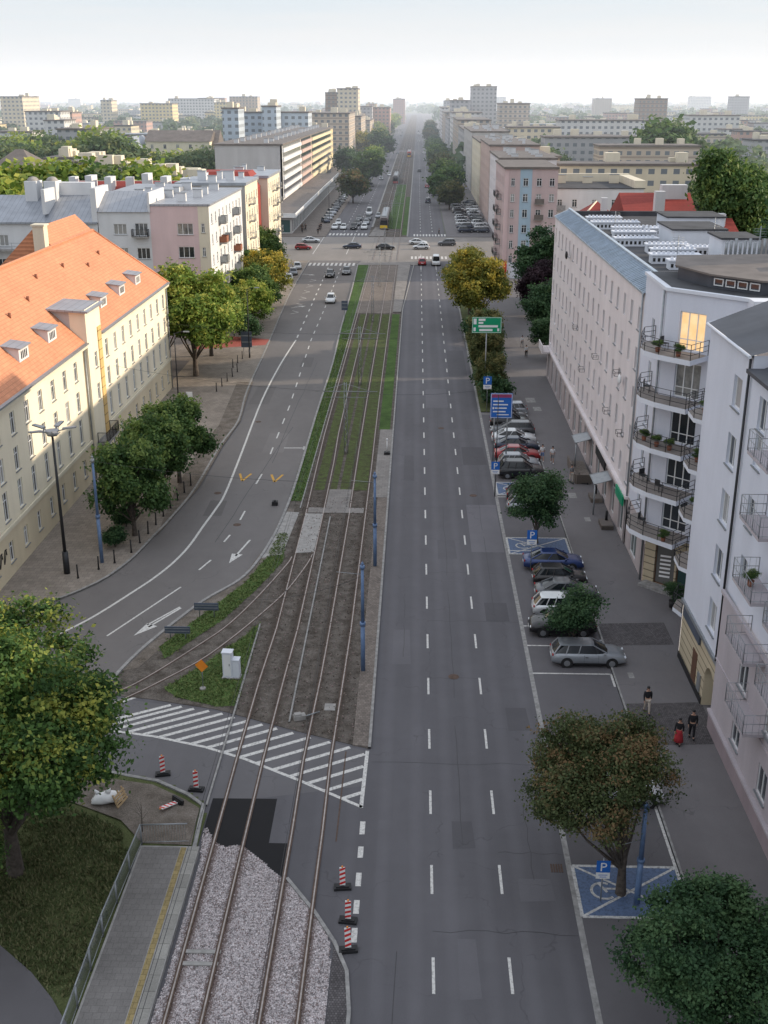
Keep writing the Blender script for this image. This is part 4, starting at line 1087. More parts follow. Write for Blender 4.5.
# ================================================================== L5 long slab beyond the crossing, with shop podium
B = Building('apartment_slab', (-50, 440), 'long grey slab block with white balcony bands above the shop podium')
x1 = -40.; y0, y1 = 345, 540
B.wall((-60,y0),(x1,y0),0,20.6,[],'wall','grey_render')
B.wall((x1,y1),(-60,y1),0,20.6,[],'wall','grey_render'); B.wall((-60,y1),(-60,y0),0,20.6,[],'wall','grey_render')
M['yellow_r'] = stucco('yellow_render', (.68,.60,.42)); M['rose_r'] = stucco('rose_render', (.55,.42,.38))
for a, b_, mt in ((345,400,'white_render'),(400,440,'rose_r'),(440,540,'yellow_r')):
    B.part('wall' , lambda m: m.box(x1-.6,a,3,x1,b_,20.6), mt)
    for f in range(6):
        B.part('balcony_band', lambda m: m.box(x1,a+1,5.6+f*2.6,x1+.5,b_-1,6.7+f*2.6), mt if mt != 'white_render' else 'frame_white')
        B.part('window_band', lambda m: m.box(x1,a+1.2,6.72+f*2.6,x1+.06,b_-1.2,8.15+f*2.6), 'glass')
B.part('roof', lambda m: m.box(-60.3,y0-.3,20.6,x1+.3,y1+.3,21.1), 'felt_brown')
B.part('chimney', lambda m: [chimney_row(m, -59, x1-1, y, 21.1, 2, 1.4, 1.2) for y in np.arange(352,540,13)], ['white_render','galv'])
B.finish()
B = Building('shop_podium', (-36, 380), 'flat-roofed single-storey shop podium with white fascia beside the queue of cars', 'building')
B.wall((-47,302),(-33,302),0,4.6,[(u,.3,2.8,3.4,dict(cols=1,transom=0,sill=False,pane='shopglass')) for u in (1,4.4,7.8,10.8)],'wall','grey_render')
B.wall((-33,302),(-33,470),0,4.6,[(u,.3,3.0,3.2,dict(cols=1,transom=0,sill=False,pane='shopglass')) for u in np.arange(1,160,4.2)],'wall','grey_render')
B.part('roof', lambda m: m.box(-47.2,301,4.6,-32,470,5.1), 'felt_brown'); B.part('fascia', lambda m: (m.box(-31.99,301,4.3,-31.8,470,5.4), m.box(-47.2,300.8,4.3,-31.8,300.99,5.4)), 'frame_white'); B.finish()

# ================================================================== right side
# R2: long pale lilac block
B = Building('apartment_building', (24, 115), 'long pale lilac apartment block with ribbed metal parapet on the right')
XR = 17.15; Y0, Y1 = 84.4, 142.5; H2 = 20.3
ops = []; nb = 18; pit = (Y1-Y0)/nb
for c in range(nb):
    for f in range(5):
        u = (c+.5)*pit-.45; ops.append((u, 4.75+f*3.12, .95, 1.75, dict(sill=(f+c)%3 != 1)))
B.wall((XR,Y1),(XR,Y0),4.1,H2,ops,'wall','r2',.2,cols=1,transom=0)
gops = [((c+.5)*Y_-1.0, .35, 2.0, 3.0, dict(pane='shopglass', cols=2, transom=.25, sill=False)) for Y_ in (Y1/Y1*4.15,) for c in range(14)]
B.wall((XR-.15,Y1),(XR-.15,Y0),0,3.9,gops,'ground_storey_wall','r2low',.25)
B.part('string_course', lambda m: (m.box(XR-.32,Y0,3.9,XR+.1,Y1,4.12),), 'r2')
B.wall((XR,Y1),(36,Y1),0,H2,[],'wall','r2') if False else B.wall((36,Y1),(XR,Y1),0,H2,[],'wall','r2')
B.wall((XR,Y0),(20.2,Y0),0,H2,[(1.0,4.75+f*3.12,.9,1.7,dict(cols=1,transom=0)) for f in range(5)],'wall','r2')
B.wall((20.2,Y0),(34,Y0),0,H2,[],'wall','r2')
def par(m):
    m.face([(XR-.15,Y0-.1,H2),(XR+1.5,Y0-.1,H2+.75),(XR+1.5,Y1+.1,H2+.75),(XR-.15,Y1+.1,H2)][::-1]); m.face([(XR-.15,Y0-.1,H2-.15),(XR-.15,Y0-.1,H2),(XR-.15,Y1+.1,H2),(XR-.15,Y1+.1,H2-.15)][::-1])
    for i in range(int((Y1-Y0)/.62)):
        y = Y0+i*.62; m.face([(XR-.15,y,H2+.01),(XR+1.5,y,H2+.76),(XR+1.5,y,H2+.86),(XR-.15,y,H2+.11)]); m.face([(XR-.15,y,H2+.11),(XR+1.5,y,H2+.86),(XR+1.5,y+.07,H2+.86),(XR-.15,y+.07,H2+.11)])
    m.box(XR+1.5,Y0-.1,H2-.2,XR+1.8,Y1+.1,H2+.95)
M['bluezinc'] = plain('blue_zinc', (.40,.47,.55), .35, .5, .15, 1)
B.part('parapet', par, 'bluezinc')
rf = B.part('roof', lambda m: (m.box(XR+1.8,Y0,H2-.4,34,Y1,H2+.05), m.box(XR+1.8,Y1-.5,H2,34,Y1,H2+.6)), 'felt')
# white light wells with rows of small vents
def well(x0, y0, x1, w_=1.3, h=.75):
    def f(m):
        m.box(x0,y0,H2+.05,x1,y0+w_,H2+h,0); m.box(x0-.12,y0-.12,H2+h,x1+.12,y0+w_+.12,H2+h+.12,0)
        n = int((x1-x0)/.42)
        for i in range(n): m.box(x0+.1+i*.42,y0-.02,H2+.25,x0+.32+i*.42,y0+.03,H2+.55,1); m.box(x0+.1+i*.42,y0+.2,H2+h+.12,x0+.32+i*.42,y0+.42,H2+h+.34,0)
    B.part('light_well', f, ['bluewhite','black'])
for a in ((19.6,132,23.4),(19.4,127,24.5),(20.8,121.5,24.6),(20.2,117.5,24.4),(19.5,112,23.6),(24,121,29),(21.6,107,25.4),(21.4,103.5,25.2),(20.6,99.8,24.8),(21.4,96.2,25.0),(22.2,93,25.2),(25,105,28.6)): well(*a)
def hut(x0,y0,x1,y1,h,m): m.box(x0,y0,H2,x1,y1,H2+h,0); m.box(x0-.2,y0-.2,H2+h,x1+.2,y1+.2,H2+h+.15,1)
B.part('roof_hut', lambda m: hut(24.6,110,29.5,117,1.8,m), ['bluewhite','felt']); B.part('roof_hut', lambda m: hut(26.5,99.5,29.6,104,2.2,m), ['bluewhite','felt'])
B.part('roof_hut', lambda m: hut(27,124,33,130,1.6,m), ['bluewhite','felt'])
def stack(m):
    m.box(24.2,90.0,H2,29.2,91.4,H2+2.0,0)
    for i in range(13): m.tube((24.5+i*.37,90.7,H2+2.0),(24.5+i*.37,90.7,H2+3.0+.15*(i%3)),.11,.11,6,1)
B.part('chimney_stack', stack, ['grey_render','galv'])
def aer(m):
    for x, y, h in ((27.2,91.2,4.2),(22.8,100,2.5),(28.4,110,3),(21.5,125,2.2)):
        m.tube((x,y,H2),(x,y,H2+h),.035,.035,5)
        for k in range(4): m.tube((x-.5,y,H2+h-.2-k*.2),(x+.5,y,H2+h-.2-k*.2),.015,.015,4)
B.part('aerial', aer, 'galv')
B.part('downpipe', lambda m: m.tube((XR-.12,Y0+.25,0),(XR-.12,Y0+.25,H2),.08,.08,6), 'galv')
# balcony-like boxes, satellite dishes, awnings
B.part('satellite_dish', lambda m: m.ball((XR-.5,126.5,17.6),.45,12,0,.35,1,1), 'black')
B.part('satellite_dish', lambda m: m.ball((XR-.35,90.3,12.3),.42,12,0,.35,1,1), 'frame_white')
for y, z in ((96,7.9),(92.2,12.2),(104,11.0),(112,7.9),(89,7.9),(118,11)):
    B.part('clothes_rack', lambda m: (railing(m, [(XR,y-.5),(XR-.5,y-.5),(XR-.5,y+.5),(XR,y+.5)], z, .35, 0, (0,1.0), 1, .018)), 'dark_metal')
for y in (92.3, 104.5):
    B.part('entrance_canopy', lambda m: (m.face([(XR-.2,y-1.3,3.3),(XR-1.7,y-1.3,2.9),(XR-1.7,y+1.3,2.9),(XR-.2,y+1.3,3.3)]), m.path([(XR-.2,y-1.3,3.3),(XR-1.7,y-1.3,2.9),(XR-1.7,y+1.3,2.9),(XR-.2,y+1.3,3.3)], .04), m.tube((XR-1.6,y-1.2,0),(XR-1.6,y-1.2,2.9),.07,.07,6)), 'galv')
B.part('shop_sign', lambda m: m.box(XR-.32,94.5,3.0,XR-.2,99.8,3.8), 'black')
B.part('shop_sign', lambda m: m.box(XR-.45,79.9,3.0,XR-.3,84.2,3.8), 'sign_green') if False else B.part('shop_sign', lambda m: m.box(XR-.45,84.8,3.2,XR-.3,88.0,4.0), 'sign_green')
B.part('corner_balcony', lambda m: (m.box(XR-1.3,138.5,3.9,XR-.35,142.5,4.1), m.box(XR-1.3,138.5,4.1,XR-1.2,142.5,4.9)), 'r2')
B.finish()
# entrance steps and planter wall in front of it
b = MB(); b.box(15.2,99.5,.1,16.6,105,.55,0); b.box(15.05,99.3,.1,15.2,105.2,1.0,0); b.box(15.2,99.2,.1,16.6,99.5,1.0,0)
tag(b.build('low_wall', M['slab_tan']), 'low stone ramp wall beside the shop entrance of the lilac block', 'wall')

# C: recessed corner block with balconies (diagonal wall)
B = Building('apartment_building', (21, 78), 'pale blue corner block with stacked curved balconies and one lit window')
A_ = Vector((17.15, 77.05)); D_ = Vector((21.4, 72.8)); H3 = 21.7
u_ = (D_-A_).normalized(); n_ = Vector((u_.y, -u_.x)); L_ = (D_-A_).length
def dz(t, d=0): p = A_ + u_*t + n_*d; return (p.x, p.y)
lev = [17.75, 14.45, 11.15, 7.9, 4.65]
ops = []
for i, z in enumerate(lev): ops.append((1.15, z+.1, 2.0, 2.45 if i else 2.6, dict(cols=3, transom=.72, sill=False, pane='lit' if i == 0 else 'glass')))
B.wall(A_, D_, 4.1, H3, ops, 'wall', 'r1', .18)
B.wall(A_, D_, 0, 4.1, [(.9,.25,1.7,3.1,dict(cols=1,transom=0,sill=False,pane='shopglass',frame='frame_brown')),(2.75,.15,1.2,2.9,dict(cols=1,transom=0,sill=False,frame='frame_brown',pane='shopglass'))], 'shop_front', 'beige', .2)
B.wall((17.15,84.4),A_,4.1,H3,[(3.2,4.9+f*3.12,.9,1.7,dict(cols=1,transom=0)) for f in range(5)],'wall','r1')
B.wall((17.1,84.4),(17.1,77.05),0,4.1,[(2.0,.4,2.4,2.8,dict(cols=2,sill=False,pane='shopglass'))],'shop_front','r2low')
B.wall(D_, (21.4,69.6), 0, H3, [], 'wall', 'r1')
def croof(m):
    pts = [(17.0,84.4),(17.0,76.95),(21.4,72.55),(21.4,71.4),(34,71.4),(34,84.4)]
    m.prism([(x,y,H3-.0) for x,y in pts], .22)
B.part('cornice', croof, 'bluewhite')
B.part('roof', lambda m: m.face([(17.4,84.3,H3+.23),(17.4,77.1,H3+.23),(21.6,72.9,H3+.23),(34,71.8,H3+.23),(34,84.3,H3+.23)]), 'felt')
def pent(m):
    # low penthouse with strip windows and a brownish sloped sheet roof
    pts = [(18.6,80.8),(20.0,76.9),(22.6,74.0),(30,73.6),(30,84.2),(19.6,84.2)]
    m.prism([(x,y,H3+.22) for x,y in pts], .85, 0, 1)
B.part('penthouse', pent, ['slate','felt_brown'])
B.part('penthouse_roof', lambda m: m.prism([(18.4,81,H3+1.07),(19.8,76.6,H3+1.07),(22.5,73.6,H3+1.07),(31,73.1,H3+1.07),(31,84.3,H3+1.5),(19.2,84.3,H3+1.3)], .12), 'felt_brown')
a0 = Vector((20.0,76.9)); a1 = Vector((22.6,74.0)); du = (a1-a0).normalized(); dn = Vector((du.y,-du.x))
for i in range(4):
    p = a0 + du*(.25+i*.92) + dn*.02
    add_window(B.o, (p.x-B.loc.x, p.y-B.loc.y), (du.x,du.y), .75, .5, H3+.42, depth=.0, cols=1, transom=0, sill=False, pane='glass')
B.part('roof_hatch', lambda m: m.box(24.5,77.5,H3+1.15,26,79,H3+1.6), 'bluewhite')
def dp(m):
    p = dz(.1,.1); m.tube((17.0,77.3,0),(17.0,77.3,H3),.08,.08,6)
B.part('downpipe', dp, 'galv')
for i, z in enumerate(lev):
    pts = [(17.1,79.6),(16.2,79.0),(15.62,77.0),(15.7,76.1),(16.4,74.8),(18.1,72.9),dz(3.55,.0)]
    balcony(B, pts, z, .36, 1.05, 'bluewhite')
# steps, shop canopy
B.part('shop_step', lambda m: m.prism([(*dz(.3,1.0),.1),(*dz(4.4,1.0),.1),(*dz(4.4,0.02),.1),(*dz(.3,.02),.1)][::1], .2), 'kerb')
B.part('shop_poster', lambda m: [m.face([(*dz(1.3,-.12),.8+k*.32),(*dz(2.2,-.12),.95+k*.32),(*dz(2.2,-.12),1.1+k*.32),(*dz(1.3,-.12),.95+k*.32)]) for k in range(6)], 'frame_white')
B.finish()
M['teal'] = plain('teal', (.05,.25,.22))

# R1a: near pale-blue block, beige rusticated ground storey with arch
B = Building('apartment_building', (23, 60), 'pale blue building with beige rusticated ground storey and arched gateway')
H1 = 21.75; XA = 17.2
w2 = dict(cols=2, transom=0)
ops = [(65-59.35, 18.35, 1.55, 1.75, dict(pane='blind', cols=1, transom=0)),(65-59.3,15.1,1.55,1.8,w2),(65-59.3,11.75,1.55,1.9,w2),(65-59.3,8.4,1.55,1.9,w2),(65-59.3,5.1,1.55,1.9,w2)]
B.wall((XA,65),(XA,56.3),4.05,H1,ops,'wall','r1',.22)
# ground storey with arched opening (polygonal arch)
def arch(m):
    x = XA+.02; cy, r = 57.75, 1.05; z0 = 1.9
    pts = [(cy+r, 0.1)] + [(cy+r*math.cos(R(a)), z0+r*1.05*math.sin(R(a))) for a in range(0,181,15)] + [(cy-r, .1)]
    # wall quads around the arch
    m.face([(x,65,0),(x,cy+r,0),(x,cy+r,4.05),(x,65,4.05)]); m.face([(x,cy-r,0),(x,56.3,0),(x,56.3,4.05),(x,cy-r,4.05)])
    for (ya,za),(yb,zb) in zip(pts[1:-1], pts[2:-1]):
        m.face([(x,ya,za),(x,yb,zb),(x,yb,4.05),(x,ya,4.05)])
    for (ya,za),(yb,zb) in zip(pts, pts[1:]):
        m.face([(x,ya,za),(x+2.5,ya,za),(x+2.5,yb,zb),(x,yb,zb)],1)
    m.face([(x+2.5,cy+r,.1),(x+2.5,cy+r,z0+r),(x+2.5,cy-r,z0+r),(x+2.5,cy-r,.1)],2)
B.part('ground_storey_wall', arch, ['beige','cream_low','black'])
B.part('door', lambda m: m.box(XA-.02,60.6,.1,XA+.03,61.6,2.5), 'frame_brown'); B.part('notice_board', lambda m: m.box(XA-.06,59.4,.6,XA+.03,60.0,1.7), 'galv')
B.part('shop_sign', lambda m: m.box(XA-.12,60.2,3.35,XA,64.4,3.95), 'sign_back')
B.part('string_course', lambda m: m.box(XA-.14,56.3,4.0,XA,65.05,4.25), 'galv')
B.part('plinth', lambda m: (m.box(XA-.05,58.9,0,XA+.01,65,.5),), 'black')
B.wall((21.4,69.6),(XA,65),0,H1,[(2.2,z,1.2,2.2,dict(cols=2,sill=False)) for z in (15.4,12.2,8.9,5.5)],'wall','r1',.18)
B.wall((XA,56.3),(30,56.3),0,H1,[],'wall','r1')
def r1roof(m):
    m.face([(XA-.2,56.2,H1),(XA-.2,65.1,H1),(21.4,69.8,H1+.0),(25.5,69.8,H1+2.0),(25.5,56.2,H1+2.2)][::-1])
    m.face([(XA-.2,56.2,H1-.18),(XA-.2,56.2,H1),(XA-.2,65.1,H1),(XA-.2,65.1,H1-.18)][::-1]); m.face([(21.4,69.8,H1-.1),(XA-.2,65.1,H1-.1),(XA-.2,65.1,H1),(21.4,69.8,H1)])
    m.box(21.4,69.61,H1-1,34,69.8,H1)
    m.face([(25.5,56.2,H1+2.2),(25.5,69.8,H1+2),(34,69.8,H1+2),(34,56.2,H1+2.2)][::-1])
B.part('roof', r1roof, 'slate')
B.part('gutter', lambda m: (m.tube((XA-.25,56.2,H1-.05),(XA-.25,65.1,H1-.05),.09,.09,6), m.tube((XA-.25,65.1,H1-.05),(21.2,69.8,H1-.05),.09,.09,6)), 'bluewhite')
B.part('downpipe', lambda m: m.tube((XA-.12,56.45,4.3),(XA-.12,56.45,H1-.2),.07,.07,6), 'dark_metal')
B.part('roof_dormer', lambda m: (m.box(19.6,59.2,H1+.6,22.6,61.4,H1+2.0,0), m.prism([(19.3,59.0,H1+2.0),(22.8,59.0,H1+2.3),(22.8,61.6,H1+2.3),(19.3,61.6,H1+2.0)],.12,1), m.box(19.57,59.7,H1+1.1,19.6,60.4,H1+1.7,2)), ['bluewhite','felt_brown','glass'])
for z, dx in ((15.45,0),(12.15,0),(8.85,0),(5.5,0),(3.05,0)):
    pts = [(18.85,66.85),(17.9,66.2),(17.25,67.2),(17.3,68.9),(18.3,69.8),(20.3,68.45)] if z > 4 else [(18.0,65.95),(17.2,65.2),(16.85,66.2),(17.4,67.4),(19,67.4)]
    balcony(B, pts, z, .28, 1.05, 'bluewhite')
B.finish()

# near block: purple-grey base, white upper storeys, tiers of balconies
B = Building('apartment_building', (24, 40), 'whitish block with mauve lower storeys and grey balconies at right edge')
XN = 17.05
ops = []
for i, y in enumerate((51.6, 46.9, 42, 37)):
    ops.append((56.28-y-.6, 5.25, 1.5, 1.7, w2)); ops.append((56.28-y-.6, 1.9, 1.4, 1.6, w2))
B.wall((XN,56.28),(XN,12),1.3,8.65,ops,'lower_wall','lav',.12)
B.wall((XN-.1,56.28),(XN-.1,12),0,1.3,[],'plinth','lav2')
B.part('string_course', lambda m: (m.box(XN-.16,12,8.6,XN,56.3,8.8), m.box(XN-.06,12,4.55,XN,56.28,4.63), m.box(XN-.2,12,1.22,XN,56.3,1.36)), 'lav')
ops = []
for i, y in enumerate((54.2, 49.4, 44.6, 39.8)):
    for z in (9.9, 13.2, 16.5): ops.append((56.28-y-.4, z, 1.2, 1.7, dict(cols=2, transom=0)))
for z in (19.0,): ops.append((1.6, z-.6, 1.3, 1.7, w2))
B.wall((XA+.02,56.28),(XA+.02,12),8.65,20.9,ops,'wall','r1',.2)
B.part('roof', lambda m: (m.prism([(XA-.35,12,20.9),(34,12,20.9),(34,56.25,20.9),(XA-.35,56.25,20.9)],.2), m.face([(XA+.5,12,21.1),(XA+.5,56.2,21.1),(25,56.2,24),(25,12,24)][::-1])), 'slate')
B.part('roof_dormer', lambda m: (m.box(18.4,53.4,21.2,22.5,55.4,22.7,0), m.prism([(18.1,53.2,22.7),(22.7,53.2,22.9),(22.7,55.6,22.9),(18.1,55.6,22.7)],.12,1), m.box(18.37,53.8,21.7,18.4,54.5,22.4,2)), ['bluewhite','slate','glass'])
for z in (18.2, 14.9, 11.6, 8.4, 5.2):
    for y in ((51.6, 46.4) if z > 8 else (50.4,)):
        balcony(B, [(XA,y),(15.95,y),(15.95,y-3.2),(XA,y-3.2)], z, .16, 1.05, 'lav', bars=.3, rails=(.1,.55,1.0), floor='lav', r=.018, rmat='galv')
B.finish()

# further roofs behind the right-hand row; the tall block is unseen, added to cast shade
B = Building('tower_block', (38, 88), 'unseen tall block added behind the right-hand row to shade the roof opposite')
B.part('wall', lambda m: m.box(36,84,0,46,94,33), 'r1'); B.part('roof', lambda m: m.box(35.8,83.8,33,46.2,94.2,33.5), 'felt'); B.finish()
B = Building('courtyard_building', (42, 115), 'lower rear courtyard block with dark felt roof behind the long lilac block')
B.part('wall', lambda m: m.box(34.3,96,0,50,140,17.5), 'r2'); B.part('roof', lambda m: m.box(34.1,95.8,17.5,50.2,140.2,17.9), 'felt'); B.finish()

# R3: pink block with light blue stripe
B = Building('apartment_building', (22, 238), 'pink apartment block with a light blue window stripe across the side street')
zf = [18.0-2.95*i for i in range(6)]
B.wall((17,226),(17.9,226),0,21,[],'pink_wall','pink'); M['pinkpale'] = stucco('pink_pale', (.56,.44,.44)); M['blue_r'] = stucco('light_blue_render', (.38,.50,.60))
def winrow(u, w_=1.0): return [(u, z-.2, w_, 1.5) for z in zf]
B.wall((17.9,225.9),(20.0,225.9),3.2,21,winrow(.35,.75),'pale_wall','pinkpale')
B.wall((20.0,225.88),(22.3,225.88),3.2,21,winrow(.6,1.0),'blue_wall','blue_r')
B.wall((22.3,225.9),(27.3,225.9),3.2,21,winrow(.9,1.0)+winrow(3.4,1.0),'pale_wall','pinkpale')
B.wall((17.9,225.8),(27.3,225.8),0,3.2,[(6,.3,2,2.3)],'ground_storey_wall','bluewhite')
ops = [((c+.5)*3.25-.5, z-.2, 1.0, 1.5) for c in range(8) for z in zf]
B.wall((17,252),(17,226),0,21,ops,'wall','pinkpale'); B.wall((27.3,225.9),(27.3,252),0,21,[],'wall','pinkpale'); B.wall((27.3,252),(17,252),0,21,[],'wall','pinkpale')
B.part('roof', lambda m: m.box(16.8,225.6,21,27.5,252.2,21.4), 'felt_brown')
for z in (14.9,11.9):
    s = B.part('balcony', lambda m: m.box(22.9,225,z-.45,24.7,225.88,z-.3), 'concrete'); B.part('railing', lambda m: m.box(22.9,224.95,z-.3,24.7,225,z+.6), 'felt_brown', s)
for c in (2,3,5):
    for z in zf[1:]:
        y = 252-(c+.5)*3.25; s = B.part('balcony', lambda m: m.box(16.1,y-1,z-.45,17,y+1,z-.3), 'concrete'); B.part('railing', lambda m: railing(m, [(17,y-1),(16.15,y-1),(16.15,y+1),(17,y+1)], z-.3, .95, .2, (1,), 1, .03), 'dark_metal', s)
B.part('advert_panel', lambda m: m.box(17.2,224.9,.4,17.9,225.2,3.6), 'red')
B.finish()
B = Building('apartment_building', (36, 244), 'white building with a flat dark roof behind the red roofs')
B.wall((26.6,236),(46,236),0,16.6,[(u,z,1.0,1.5) for u in (2,5,9,13,16.5) for z in (13,10,7,4)],'wall','white_render')
B.part('roof', lambda m: (m.box(26.4,235.8,16.6,46.2,256,16.75,0), m.box(26.4,255,16.7,46.2,256.2,18.4,1), m.box(44,236,16.7,46.2,256,18.2,1)), ['felt','cream_light'])
B.part('balcony', lambda m: (m.box(27.4,235.1,12.4,30.2,236,12.55), m.box(27.4,235.1,12.55,30.2,235.15,13.4)), 'galv')
B.part('chimney', lambda m: chimney_row(m, 28, 45, 250, 16.8, 3, 2, 1.4), ['cream_light','galv']); B.finish()
# red roofs
def gable(name, label, x0, x1, y0, y1, z0, z1, roofm='tile_red', wallm='cream_light', axis='X', extra=None, group=None, hip=0, wins=True):
    B = Building(name, ((x0+x1)/2, (y0+y1)/2), label, 'building', group)
    if wins:
        n = max(1, int((x1-x0)/4)); B.wall((x0,y0),(x1,y0),0,z0,[((i+.5)*(x1-x0)/n-.5, z, 1.0, 1.4) for i in range(n) for z in np.arange(z0-2.3, 1, -3.1)],'wall',wallm)
        B.part('rear_wall', lambda m: m.box(x0,y0+.4,0,x1,y1,z0), wallm)
    else: B.part('wall', lambda m: m.box(x0,y0,0,x1,y1,z0), wallm)
    def rf(m):
        a,b,c,d = x0-.4,x1+.4,y0-.4,y1+.4
        if axis == 'X':
            ym = (c+d)/2; m.face([(a,c,z0),(b,c,z0),(b-hip,ym,z1),(a+hip,ym,z1)]); m.face([(b,d,z0),(a,d,z0),(a+hip,ym,z1),(b-hip,ym,z1)]); m.face([(a,d,z0),(a,c,z0),(a+hip,ym,z1)]); m.face([(b,c,z0),(b,d,z0),(b-hip,ym,z1)])
        else:
            xm = (a+b)/2; m.face([(a,c,z0),(xm,c+hip,z1),(xm,d-hip,z1),(a,d,z0)][::-1]); m.face([(b,c,z0),(b,d,z0),(xm,d-hip,z1),(xm,c+hip,z1)]); m.face([(a,c,z0),(b,c,z0),(xm,c+hip,z1)]); m.face([(b,d,z0),(a,d,z0),(xm,d-hip,z1)])
    B.part('roof', rf, roofm)
    if extra: extra(B)
    B.finish(); return B.o
gable('house', 'house with hipped red tiled roof behind the long lilac block', 25.5, 35, 188, 202, 13.5, 17.6, hip=5, extra=lambda B: (B.part('chimney', lambda m: m.box(30.6,192,14,31.6,193,18.4), 'white_render'), B.part('ridge_cap', lambda m: m.tube((25.1,187.6,13.6),(30.2,195,17.6),.15,.15,5), 'cream_light')))
gable('house', 'long red-roofed house adjoining the hipped one', 34.8, 46, 190, 206, 15.0, 18.8, hip=0, extra=lambda B: (B.part('chimney', lambda m: (m.box(39,190,15,40.6,191.5,19.6), m.cut(), m.box(41.2,196,16,45.5,198,20.2)), 'white_render')))
gable('house', 'lower red roof with skylights in front of the dark tree', 36.5, 49, 172.5, 183, 13.2, 16.6, hip=1.0, extra=lambda B: (B.part('skylight', lambda m: m.prism([(40.6,174,14.3),(41.5,174,14.3),(41.5,176,15.0),(40.6,176,15.0)],.15), 'bluewhite'), B.part('chimney', lambda m: (m.box(38,176,13,40,177,17.6), m.cut(), m.box(45,176,13.5,47,177.5,17.4)), 'white_render')))

# ================================================================== trees
def crown_mesh(seed, H, Rx, zlo, clumps, per, leaf, lobes=7, squash=1.0, spread=.34, top=1.0, off=(0,0), main=.72):
    g = np.random.default_rng(seed)
    cz = (zlo + H)/2; hz = (H - zlo)/2
    L = [(off[0]*.8, off[1]*.8, cz, Rx*main, hz*(main+.12))]
    for i in range(lobes):
        a = 2*math.pi*i/lobes + g.uniform(-.4, .4); f = g.uniform(-.62, .72); rr = Rx*(.62 - .34*max(0, f)*top)
        r = Rx*g.uniform(.34, .5)*(1 if lobes < 18 else .78); rr *= (1 if lobes < 18 else g.uniform(.85,1.3)); L.append((off[0]+math.cos(a)*rr, off[1]+math.sin(a)*rr, cz + f*hz*.78, r, r*g.uniform(.75, 1.0)))
    L = np.array(L); wts = L[:,3]**2; wts[0] *= .8; wts /= wts.sum()
    idx = g.choice(len(L), clumps, p=wts); d = g.normal(size=(clumps,3)); d /= np.linalg.norm(d, axis=1)[:,None]
    rad = g.uniform(.62, 1.02, clumps)**.6
    c = L[idx,:3] + d*np.stack([L[idx,3], L[idx,3], L[idx,4]], 1)*rad[:,None]
    c[:,2] = np.maximum(c[:,2], zlo*.9 + g.uniform(0, .4, clumps))
    n = clumps*per
    cs = np.repeat(g.uniform(.55, 1.35, clumps), per)
    P = np.repeat(c, per, 0) + g.normal(size=(n,3))*np.array([1,1,.6])*spread*cs[:,None]
    nrm = g.normal(size=(n,3)) + np.array([0,0,.9]) + np.repeat(d, per, 0)*.8; nrm /= np.linalg.norm(nrm, axis=1)[:,None]
    t = np.cross(nrm, g.normal(size=(n,3))); t /= np.linalg.norm(t, axis=1)[:,None]; b = np.cross(nrm, t)
    s = leaf*g.uniform(.4, 1.35, n)[:,None]
    V = np.stack([P - t*s, P + b*s*.62, P + t*s, P - b*s*.62], 1).reshape(-1, 3)
    me = bpy.data.meshes.new('crown'); me.vertices.add(n*4); me.vertices.foreach_set('co', V.astype(np.float32).ravel())
    me.loops.add(n*4); me.loops.foreach_set('vertex_index', np.arange(n*4, dtype=np.int32))
    me.polygons.add(n); me.polygons.foreach_set('loop_start', np.arange(0, n*4, 4, dtype=np.int32)); me.polygons.foreach_set('loop_total', np.full(n, 4, np.int32))
    at = me.attributes.new('tone', 'FLOAT', 'FACE')
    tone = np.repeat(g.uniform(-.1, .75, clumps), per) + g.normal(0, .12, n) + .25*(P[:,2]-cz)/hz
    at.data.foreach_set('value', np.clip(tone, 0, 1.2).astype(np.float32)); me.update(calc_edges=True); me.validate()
    return me, L

def trunk_mesh(seed, H, zlo, r, L, lean=0):
    g = random.Random(seed); m = MB()
    pts = [Vector((0,0,-.1))]; n = 6; top = zlo + (H-zlo)*.75
    for i in range(1, n+1): pts.append(Vector((g.uniform(-.12,.12)*i*.5 + lean*i/n, g.uniform(-.12,.12)*i*.5, top*i/n)))
    for i in range(n): m.tube(pts[i], pts[i+1], r*(1.25 if i == 0 else (1-.8*i/n)), r*(1-.8*(i+1)/n), 8, 0, False)
    for l in L[1:]:
        i = min(n-1, max(1, int(n*(zlo*.85+g.uniform(0,.3)*(H-zlo))/top))); a = pts[i]; b = Vector(l[:3])
        mid = a.lerp(b, .5) + Vector((0,0,-.25 + g.uniform(-.1,.3)))
        m.tube(a, mid, r*.42, r*.26, 6, 0, False); m.tube(mid, b, r*.26, r*.07, 6, 0, False)
        for k in range(3):
            e = b + Vector((g.uniform(-1,1), g.uniform(-1,1), g.uniform(-.3,1)))*l[3]*.8; m.tube(mid.lerp(b, .55), e, r*.13, r*.04, 5, 0, False)
    me = m.mesh('trunk'); me.materials.append(M['bark']); return me

TV = {}
def tree_variant(key, seed, H, Rx, zlo, clumps, per, leaf, r=.2, **k):
    c, L = crown_mesh(seed, H, Rx, zlo, clumps, per, leaf, **k); c.materials.append(M['leaf_mid'])
    TV[key] = (c, trunk_mesh(seed, H, zlo, r, L), H)
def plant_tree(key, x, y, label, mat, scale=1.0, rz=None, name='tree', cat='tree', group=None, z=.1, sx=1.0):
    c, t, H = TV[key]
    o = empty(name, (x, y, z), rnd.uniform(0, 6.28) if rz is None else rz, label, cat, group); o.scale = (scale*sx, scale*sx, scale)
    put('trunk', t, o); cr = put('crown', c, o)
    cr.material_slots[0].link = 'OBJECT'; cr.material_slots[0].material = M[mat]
    return o
